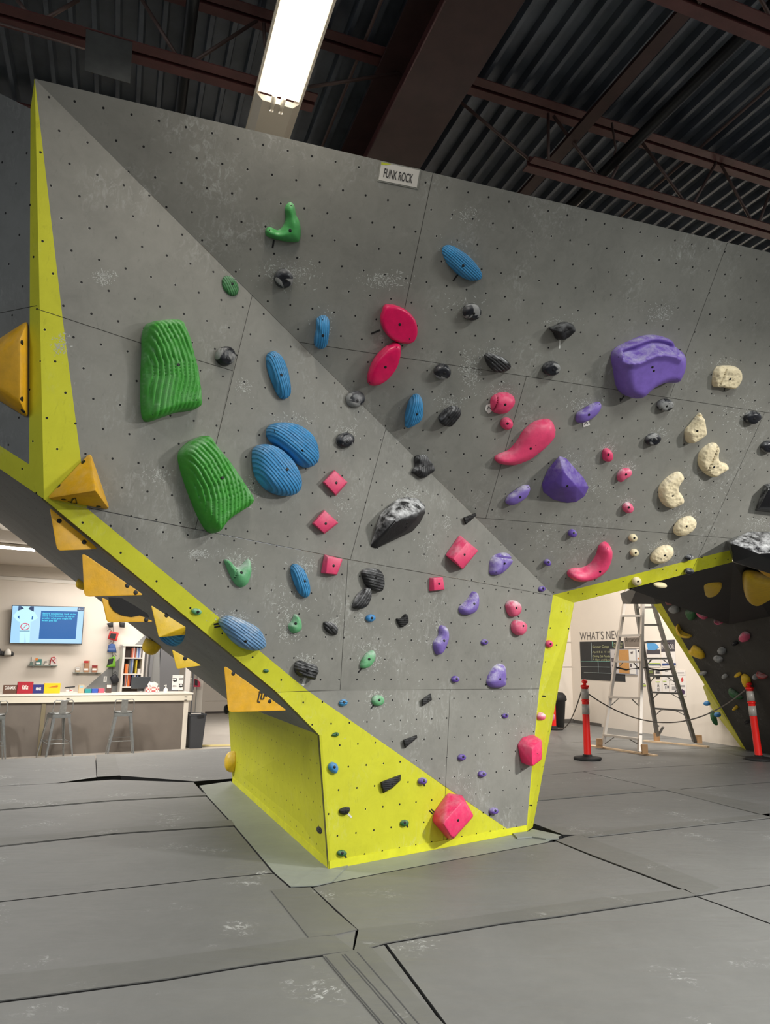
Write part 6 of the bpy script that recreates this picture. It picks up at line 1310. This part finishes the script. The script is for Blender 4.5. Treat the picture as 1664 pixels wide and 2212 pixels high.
fin(VL+'wedge with two visible sides over the blue hold', [(326, 1306), (402, 1354), (343, 1378)], [(342, 1335)], 'yellow', [(360, 1329)], .006, [(412, 1377, .10)], .1)
fin(VL+'small one below the blue hold', [(371, 1402), (437, 1438), (382, 1446)], [(388, 1420), (415, 1434)], 'yellow', [(400, 1422)], .006, bk=.1)
vb = fin(VL+'lowest, with a black logo, over the lime side', [(483, 1434), (624, 1536), (493, 1540)], [(505, 1480), (580, 1524)], 'orange', [(504, 1455), (583, 1515)])
def logo(par, plane, segs, r=.006):
    k = MB()
    for a, b in segs: k.bar(plane.at(*a), plane.at(*b), r, .002, up=tuple(plane.n))
    child(k.build('logo', Mtk), par)
LPl = Plane(FN.o + FN.n*.004, FN.e1, FN.e2)
logo(vb, LPl, [((562, 1493), (557, 1516)), ((557, 1516), (562, 1517)), ((560, 1494), (567, 1497)), ((567, 1497), (564, 1510)), ((564, 1510), (570, 1510)), ((570, 1510), (572, 1500)), ((572, 1500), (577, 1505))], .008)
va = [o for o in COL.objects if o.get('label', '').startswith('yellow pyramid volume')][0]
LP2 = plane3(P1.at(96, 1078), P1.at(239, 1103), P1.at(208, 1060, .30)); LP2 = off(LP2, LP2.n*.003)
logo(va, LP2, [((147, 1083), (156, 1087)), ((153, 1086), (159, 1077)), ((155, 1079), (164, 1076)), ((163, 1076), (166, 1088)), ((159, 1088), (166, 1088))], .006)
def blob(label, c, nrm, rx, ry, h, m, xax, ridge=False, e=(.7, .8)):
    """rounded hold given by its centre, outward direction and radii in metres"""
    z = V3(nrm).normalized(); x = V3(xax); x = (x-z*x.dot(z)).normalized(); y = z.cross(x); n = 36; K = 10; vs_ = []; fs_ = []
    for k in range(-1, K):
        a = math.pi/2*max(0, k)/K; s = math.cos(a)**e[0]; zz = 0 if k < 0 else h*(.1+.9*math.sin(a)**e[1])
        for i in range(n):
            t = 2*math.pi*i/n; q = zz
            if ridge and k > 0: q -= .006*(1-abs(math.sin(s*math.sin(t)*ry*2*math.pi/.03)))
            vs_.append(c + x*(rx*s*math.cos(t)) + y*(ry*s*math.sin(t)) + z*q)
    vs_.append(c+z*h); R_ = K+1
    fs_ = [(k*n+i, k*n+(i+1) % n, (k+1)*n+(i+1) % n, (k+1)*n+i) for k in range(R_-1) for i in range(n)] + [((R_-1)*n+i, (R_-1)*n+(i+1) % n, R_*n) for i in range(n)] + [tuple(range(n-1, -1, -1))]
    pl = Plane(c, x, y); pl.n = z
    return finish('climbing_hold', vs_, fs_, Hm[m], pl, c, x, label, 'climbing hold', None, (), True)
def onray(x, y, dist_): return CAM + ray(x, y)*dist_
de = (FN.at(390, 1390)-CAM).length
blob('blue ridged hold peeking out between two yellow volumes under the band', FN.at(394, 1374) + INW*.22, P4.n + FN.n*.9, .10, .07, .10, 'blueb', ED, True)
dsil = lambda x, y: (P4.at(x, y)-CAM).length
def silh(label, x, y, sx_, sy_, rpx, hpx, m):              # on the far rim of the underside board, at its visible outline
    P_ = P4.at(sx_, sy_); k = (P_-CAM).length/FPX; blob(label, P_ + INW*.0, (onray(x, y, (P_-CAM).length) - P_), rpx*k, rpx*k, hpx*k, m, ED)
silh('pale yellow dome hold on the far edge of the underside, in front of the bookcase', 322, 1404, 333, 1386, 18, 27, 'yellow')
silh('small yellow knob hold peeping out behind the largest yellow volume', 169, 1259, 184, 1262, 12, 17, 'yellow')
blob('small black knob hold at the far corner of the lime side', onray(492, 1532, (GX-CAM).length-.1), V3((-1, -.3, 0)), .06, .05, .05, 'slated', (0, 0, 1))
blob('yellow dome hold on the far edge of the lime side, near the mats', WS.at(506, 1645), WS.n, .12, .10, .11, 'yellow', (0, 0, 1))
# ---- holds on the dark wall at right
RPn = plane3(P2.at(1584, 1214, -.1), P5.at(1575, 1349), P5.at(1664, 1332))
for pts, m, h, lb in (([(1508, 1246), (1520, 1246), (1545, 1252), (1560, 1259), (1552, 1275), (1537, 1283), (1522, 1280), (1512, 1265)], 'yellow', .1, 'half-round yellow volume under the dark roof, left of the bigger one'), ([(1606, 1242), (1620, 1237), (1650, 1244), (1690, 1256), (1685, 1275), (1660, 1290), (1635, 1302), (1615, 1292), (1606, 1270)], 'yellow', .12, 'big half-round yellow volume under the dark roof at the right edge'), ([(1628, 1213), (1650, 1205), (1680, 1210), (1700, 1235), (1664, 1240)], 'orange', .1, 'yellow shape wedged under the big black chalky volume'), ([(1437, 1286), (1448, 1283), (1457, 1287), (1452, 1297), (1438, 1297)], 'red', .1, 'dull red hold under the left end of the dark roof')):
    dome(lb, RPn, pts, h, Hm[m], [], name='climbing_volume' if m != 'red' else 'climbing_hold', cat='climbing volume' if m != 'red' else 'climbing hold', e=(.35, .6))
D5 = [([(1445, 1315), (1455, 1308), (1465, 1312), (1466, 1322), (1456, 1324)], 'greyw', 'chalky grey-green knob hold highest on the dark wall'),
 ([(1482, 1318), (1500, 1318), (1506, 1326), (1497, 1340), (1487, 1334)], 'dgreen', 'dark green teardrop hold near the top of the dark wall'),
 ([(1505, 1318), (1515, 1322), (1528, 1332), (1524, 1337), (1510, 1327)], 'rosec', 'pink chalky sliver hold right of the green teardrop'),
 ([(1545, 1336), (1552, 1342), (1562, 1345), (1556, 1348), (1547, 1343)], 'rosec', 'thin pink chalky hold under the roof crease'),
 ([(1461, 1352), (1465, 1350), (1470, 1362), (1482, 1370), (1494, 1374), (1490, 1378), (1475, 1376), (1464, 1366)], 'yellow', 'yellow banana-shaped hold on the dark wall'),
 ([(1488, 1405), (1494, 1402), (1495, 1396), (1502, 1396), (1516, 1406), (1522, 1417), (1519, 1423), (1505, 1419), (1492, 1412)], 'yellow', 'yellow fish-shaped hold on the dark wall'),
 ([(1600, 1370), (1608, 1365), (1618, 1370), (1618, 1382), (1606, 1386), (1598, 1379)], 'rosec', 'pink and grey chalky hold on the dark wall, right of centre'),
 ([(1583, 1388), (1590, 1386), (1594, 1392), (1586, 1393)], 'slated', 'tiny black hold left below the pink and grey one'),
 ([(1552, 1402), (1560, 1399), (1567, 1405), (1566, 1412), (1556, 1410)], 'greyw', 'upper grey chalky hold in the middle of the dark wall'),
 ([(1543, 1418), (1552, 1418), (1561, 1424), (1558, 1430), (1547, 1425)], 'greyw', 'lower grey chalky hold in the middle of the dark wall'),
 ([(1562, 1458), (1568, 1458), (1572, 1463), (1566, 1464)], 'greyw', 'tiny grey ring-like hold low on the dark wall'),
 ([(1590, 1456), (1597, 1453), (1601, 1458), (1595, 1461), (1590, 1460)], 'yellow', 'small yellow button beside the yellow drop hold'),
 ([(1603, 1458), (1612, 1459), (1620, 1468), (1619, 1482), (1613, 1485), (1606, 1474)], 'yellow', 'yellow drop-shaped hold behind the leaning orange post'),
 ([(1628, 1458), (1634, 1459), (1639, 1465), (1632, 1465)], 'greyw', 'small cream ring-like hold right of the yellow drop hold'),
 ([(1635, 1452), (1642, 1454), (1658, 1462), (1652, 1466), (1641, 1462)], 'red', 'red slab-shaped hold near the right edge'),
 ([(1575, 1488), (1580, 1489), (1596, 1500), (1605, 1510), (1590, 1508), (1578, 1499)], 'dgreen', 'long dark green hold the rope passes in front of'),
 ([(1585, 1529), (1590, 1525), (1594, 1530), (1589, 1533)], 'yellow', 'tiny yellow foothold low on the dark wall'),
 ([(1610, 1557), (1616, 1556), (1621, 1560), (1613, 1562)], 'slated', 'tiny black foothold lowest on the dark wall'),
 ([(1511, 1453), (1522, 1451), (1527, 1456), (1517, 1456)], 'greyw', 'grey sliver hold by the lime edge of the dark wall')]
for pts, m, lb in D5: dome(lb, P5, pts, .09, Hm[m], [], n=26, K=7)
for x, y, a, b, m, lb in ((1530, 1519, .055, .04, 'bluep', 'blue knob on the lime return of the dark wall, upper one'), (1553, 1543, .055, .045, 'bluep', 'blue knob on the lime return of the dark wall, lower one'), (1545, 1550, .04, .13, 'dgreen', 'lumpy green hold on the outer edge of the dark wall')):
    blob(lb, aty(x, y, a5.y-.15 if b < .1 else a5.y), V3((-1, -.35, -.2)), b, a, .08, m, (0, 0.15, 1) if b > .1 else (0, 0, 1))
# ---- paper and tape tags
sg = tag(empty('wall_name_sign', P2.at(861, 377)), 'white paper sign reading FUNK ROCK in a clear sleeve at the top of the wall', 'sign')
sgp = [(822, 347), (910, 366), (903, 409), (815, 391)]
child(prism('clear_sleeve', [P2.at(*p, .003) for p in sgp], P2.n*.002, fm('sleeve_film', 150, 150, 142, .2)), sg)
child(prism('paper', [P2.at(*p, .007) for p in ((824.5, 350), (907, 368), (900.5, 405.5), (818, 388.5))], P2.n*.001, fm('sign_paper', 212, 208, 200)), sg)
child(prism('lime_corner', [P2.at(*p, .0085) for p in ((824.5, 350), (846, 354.7), (834, 357), (823.6, 355.5))], P2.n*.0005, fm('sign_lime', 190, 196, 50)), sg)
so = P2.at(828, 382.5, .0092); sx_ = P2.at(892, 390, .0092) - P2.at(828, 376, .0092)
ex_ = (P2.at(893, 376.5, .009)-P2.at(829, 362.3, .009)).normalized(); ey_ = -P2.e2
text('lettering', 'FUNK ROCK', so, ex_, P2.n.cross(ex_), (P2.at(829, 363)-P2.at(827.5, 382.5)).length, fm('sign_ink', 60, 58, 58), sg, width=(P2.at(890, 396, .009)-P2.at(828, 382.5, .009)).length, bold=.012)
for pts, ln, lb in (([(1051, 875), (1062, 871), (1066, 886), (1056, 894), (1048, 885)], [((1053, 885), (1056, 878)), ((1056, 878), (1061, 884))], 'small white paper tag with an arrow left of the tagged pink hold'), ([(1259, 911), (1272, 908), (1275, 918), (1261, 923)], [((1263, 918), (1267, 912)), ((1267, 912), (1271, 917))], 'small white paper tag with an arrow under the slim purple hold')):
    t = tag(empty('paper_tag', P2.at(pts[0][0]+5, pts[0][1]+5)), lb, 'paper tag'); poly('paper', P2, pts, Mtw, t, .004, .001); k = MB()
    for a, b in ln: k.bar(P2.at(*a, .006), P2.at(*b, .006), .004, .001, up=tuple(P2.n))
    child(k.build('arrow', Mtk), t)
def tape(pl, a, b, w_, m, label): 
    p, q = pl.at(*a, .0012), pl.at(*b, .0012); k = MB().bar(p, q, w_, .0012, up=tuple(pl.n)); tag(k.build('tape_strip', m), label, 'tape')
Mwt = fm('tape_white', 214, 214, 208); Mbt = fm('tape_black', 30, 30, 30, .4)
tape(P2, (592, 518), (589, 536), .012, Mbt, 'black tape strip under the green horn hold'); tape(P2, (990, 592), (979, 607), .012, Mbt, 'black tape strip under the highest blue hold')
tape(P2, (822, 713), (802, 721), .013, Mbt, 'black tape strip left of the broad pink leaf hold'); tape(P2, (1210, 733), (1209, 753), .012, Mwt, 'white tape strip under the ragged black rock hold')
tape(P2, (1349, 855), (1340, 867), .012, Mbt, 'black tape strip under the largest purple hold'); tape(P2, (1566, 838), (1565, 845), .012, Mbt, 'black tape strip under the squarish cream hold')
tape(Q1, (661, 1462), (654, 1481), .022, Mwt, 'white tape strip hanging from the ragged slate hold over the lime band'); tape(Q1, (782, 1443), (774, 1453), .012, Mbt, 'black tape strip under the long pale green hold')
tape(Q0, (809, 1521), (801, 1532), .012, Mbt, 'black tape strip beside the small round green hold'); tape(Q1, (962, 1394), (967, 1400), .014, Mbt, 'black tape strip beside the thin twisted purple hold')
tape(Q1, (1055, 1477), (1048, 1480), .014, Mbt, 'black tape strip left of the purple pear-shaped hold'); tape(Q0, (751, 1757), (760, 1766), .014, Mwt, 'white tape strip below the dark grey hold on the lime foot')
tape(Q0, (877, 1780), (882, 1787), .012, Mbt, 'black tape strip at the small green hold by the pink block'); tape(Q0, (743, 1845), (750, 1856), .012, Mbt, 'black tape strip at the lowest green hold')
tape(Q0, (914, 1690), (918, 1698), .013, Mbt, 'black tape strip under the purple knob on the lime foot'); tape(Q0, (1062, 1754), (1057, 1763), .013, Mbt, 'black tape strip under the lowest purple knob')
tape(Q1, (462, 1349), (480, 1346), .012, Mbt, 'upper of two black tape strips left of the chalk-whitened blue hold'); tape(Q1, (463, 1355), (480, 1352), .010, Mbt, 'lower of two black tape strips left of the chalk-whitened blue hold')
tape(Q0, (928, 1751), (935, 1758), .010, Mbt, 'upper of two black tape strips left of the biggest pink block'); tape(Q0, (932, 1748), (939, 1755), .010, Mbt, 'lower of two black tape strips left of the biggest pink block')
tape(SR2, (1177, 1560), (1177, 1570), .010, Mbt, 'black tape strip under the chalk-whitened pink ball'); tape(Q1, (1117, 1329), (1122, 1334), .012, Mbt, 'black tape strip between the two chalk-topped pink knobs')
# ---- chalk dust thrown around the holds and palm smears: one uncountable deposit per wall face
rnd = random.Random(5)
chalky = [(622, 590, 60, 22, P2, 260), (830, 605, 45, 14, P2, 200), (1000, 660, 45, 18, P2, 60), (985, 540, 30, 20, P2, 60), (1010, 465, 24, 14, P2, 70), (700, 700, 22, 26, P2, 70), (1430, 675, 28, 14, P2, 140), (1015, 800, 20, 36, P2, 260), (1060, 760, 30, 12, P2, 80), (975, 870, 26, 14, P2, 130), (1080, 845, 34, 14, P2, 110), (1265, 875, 36, 14, P2, 130), (1313, 968, 18, 10, P2, 110), (1352, 1008, 20, 10, P2, 110), (1357, 1084, 18, 10, P2, 90), (1420, 935, 26, 12, P2, 80), (1475, 1110, 34, 14, P2, 160), (1425, 1180, 34, 12, P2, 150), (1600, 900, 60, 40, P2, 200), (1550, 1050, 80, 40, P2, 200), (1230, 1000, 30, 18, P2, 80), (1290, 1050, 50, 20, P2, 120), (1210, 695, 36, 12, P2, 70), (1570, 785, 24, 10, P2, 60), (1640, 1130, 40, 12, P2, 160), (1260, 1175, 50, 22, P2, 110), (1180, 1160, 34, 30, P2, 80),
 (225, 598, 22, 12, P1, 120), (130, 745, 18, 20, P1, 90), (525, 835, 16, 14, P1, 70), (505, 600, 20, 10, P1, 30), (750, 930, 24, 12, P1, 90), (640, 905, 60, 10, P1, 60), (540, 1060, 20, 24, P1, 110), (740, 1085, 26, 22, P1, 70), (880, 1066, 40, 9, P1, 150), (915, 975, 24, 10, P1, 70), (340, 1030, 30, 20, P1, 60), (965, 1130, 12, 14, P1, 60), (920, 1180, 20, 26, P1, 60), (840, 870, 60, 40, P1, 40),
 (655, 1222, 26, 14, Q1, 150), (625, 1355, 22, 26, Q1, 190), (518, 1220, 34, 26, Q1, 200), (720, 1345, 18, 10, Q1, 70), (800, 1423, 26, 26, Q1, 200), (660, 1425, 30, 12, Q1, 80), (500, 1335, 34, 12, Q1, 160), (780, 1330, 16, 14, Q1, 60), (430, 1197, 24, 8, Q1, 110), (620, 1300, 50, 40, Q1, 120), (975, 1315, 12, 16, Q1, 70), (1060, 1290, 14, 20, Q1, 80), (870, 1390, 120, 60, Q1, 160), (1105, 1300, 20, 10, Q1, 60), (950, 1350, 14, 16, Q1, 60), (1100, 1420, 60, 60, Q1, 120),
 (816, 1512, 24, 22, Q0, 170), (870, 1560, 80, 50, Q0, 60), (1080, 1560, 60, 60, Q0, 70), (1000, 1700, 60, 40, Q0, 60)]
Mch = mat('chalk_dust', lin(186, 187, 182), .95, spec=.1)
for pl, nm in ((P2, 'right field'), (P1, 'left triangle'), (Q1, 'overhanging band'), (Q0, 'foot')):
    k = MB()
    for cx, cy, sx1, sy1, p_, cnt in chalky:
        if p_ is not pl: continue
        for _ in range(int(cnt*1.5)):
            x = rnd.gauss(cx, sx1*.52); y = rnd.gauss(cy, sy1*.62)
            if x > 1800: continue
            c = pl.at(x, y, .0007); r = rnd.choice((.0012, .0016, .0020, .0022, .0028, .0040)); a = rnd.random()*6.28; st = rnd.choice((1, 1, 1.6, 3.0, 5.0)); 
            d1 = pl.e1*math.cos(a)+pl.e2*math.sin(a); d2n = pl.n.cross(d1)
            k.add([c-d1*r*st, c-d2n*r*.8, c+d1*r*st*.8, c+d2n*r], [(0, 1, 2, 3)])
    o = child(k.build('chalk_dust', Mch), wall); o['kind'] = 'stuff'

# ---------------------------------------------------------------- pieces that belong to a part, not to the whole thing
def kids(o, nm): return [c for c in COL.objects if c.parent is o and c.name.split('.')[0] == nm]
def nest(cat, part, subs):
    for t in [o for o in COL.objects if o.parent is None and o.get('category') == cat]:
        ps = kids(t, part)
        if not ps: continue
        for sb in subs:
            for c in kids(t, sb):
                p = min(ps, key=lambda q: 0) if len(ps) == 1 else min(ps, key=lambda q: (sum((V3(b) for b in q.bound_box), V3())/8 - sum((V3(b) for b in c.bound_box), V3())/8).length)
                child(c, p)
nest('television', 'screen', ['slide_backdrop', 'slide_hair', 'slide_figure', 'slide_hand', 'slide_belt', 'slide_prohibition_ring', 'slide_panel', 'slide_clock', 'slide_lettering'])
nest('post', 'post_tube', ['reflective_band', 'collar_ring'])
nest('poster', 'sheet', ['print', 'blue_shape', 'lettering'])
nest('chalkboard', 'board', ['chalk_rule', 'chalk_writing'])
nest('notice board', 'notice', ['notice_print'])
nest('paper tag', 'paper', ['arrow'])
nest('sign', 'paper', ['lettering', 'lime_corner']); nest('sign', 'card', ['shoe_drawing', 'shoe_sole', 'knot_drawing', 'lettering'])
nest('ceiling light', 'end_box', ['lamp_holder'])
nest('chalk bag', 'pouch', ['pouch_panel'])
nest('bottle', 'pump_head', [])
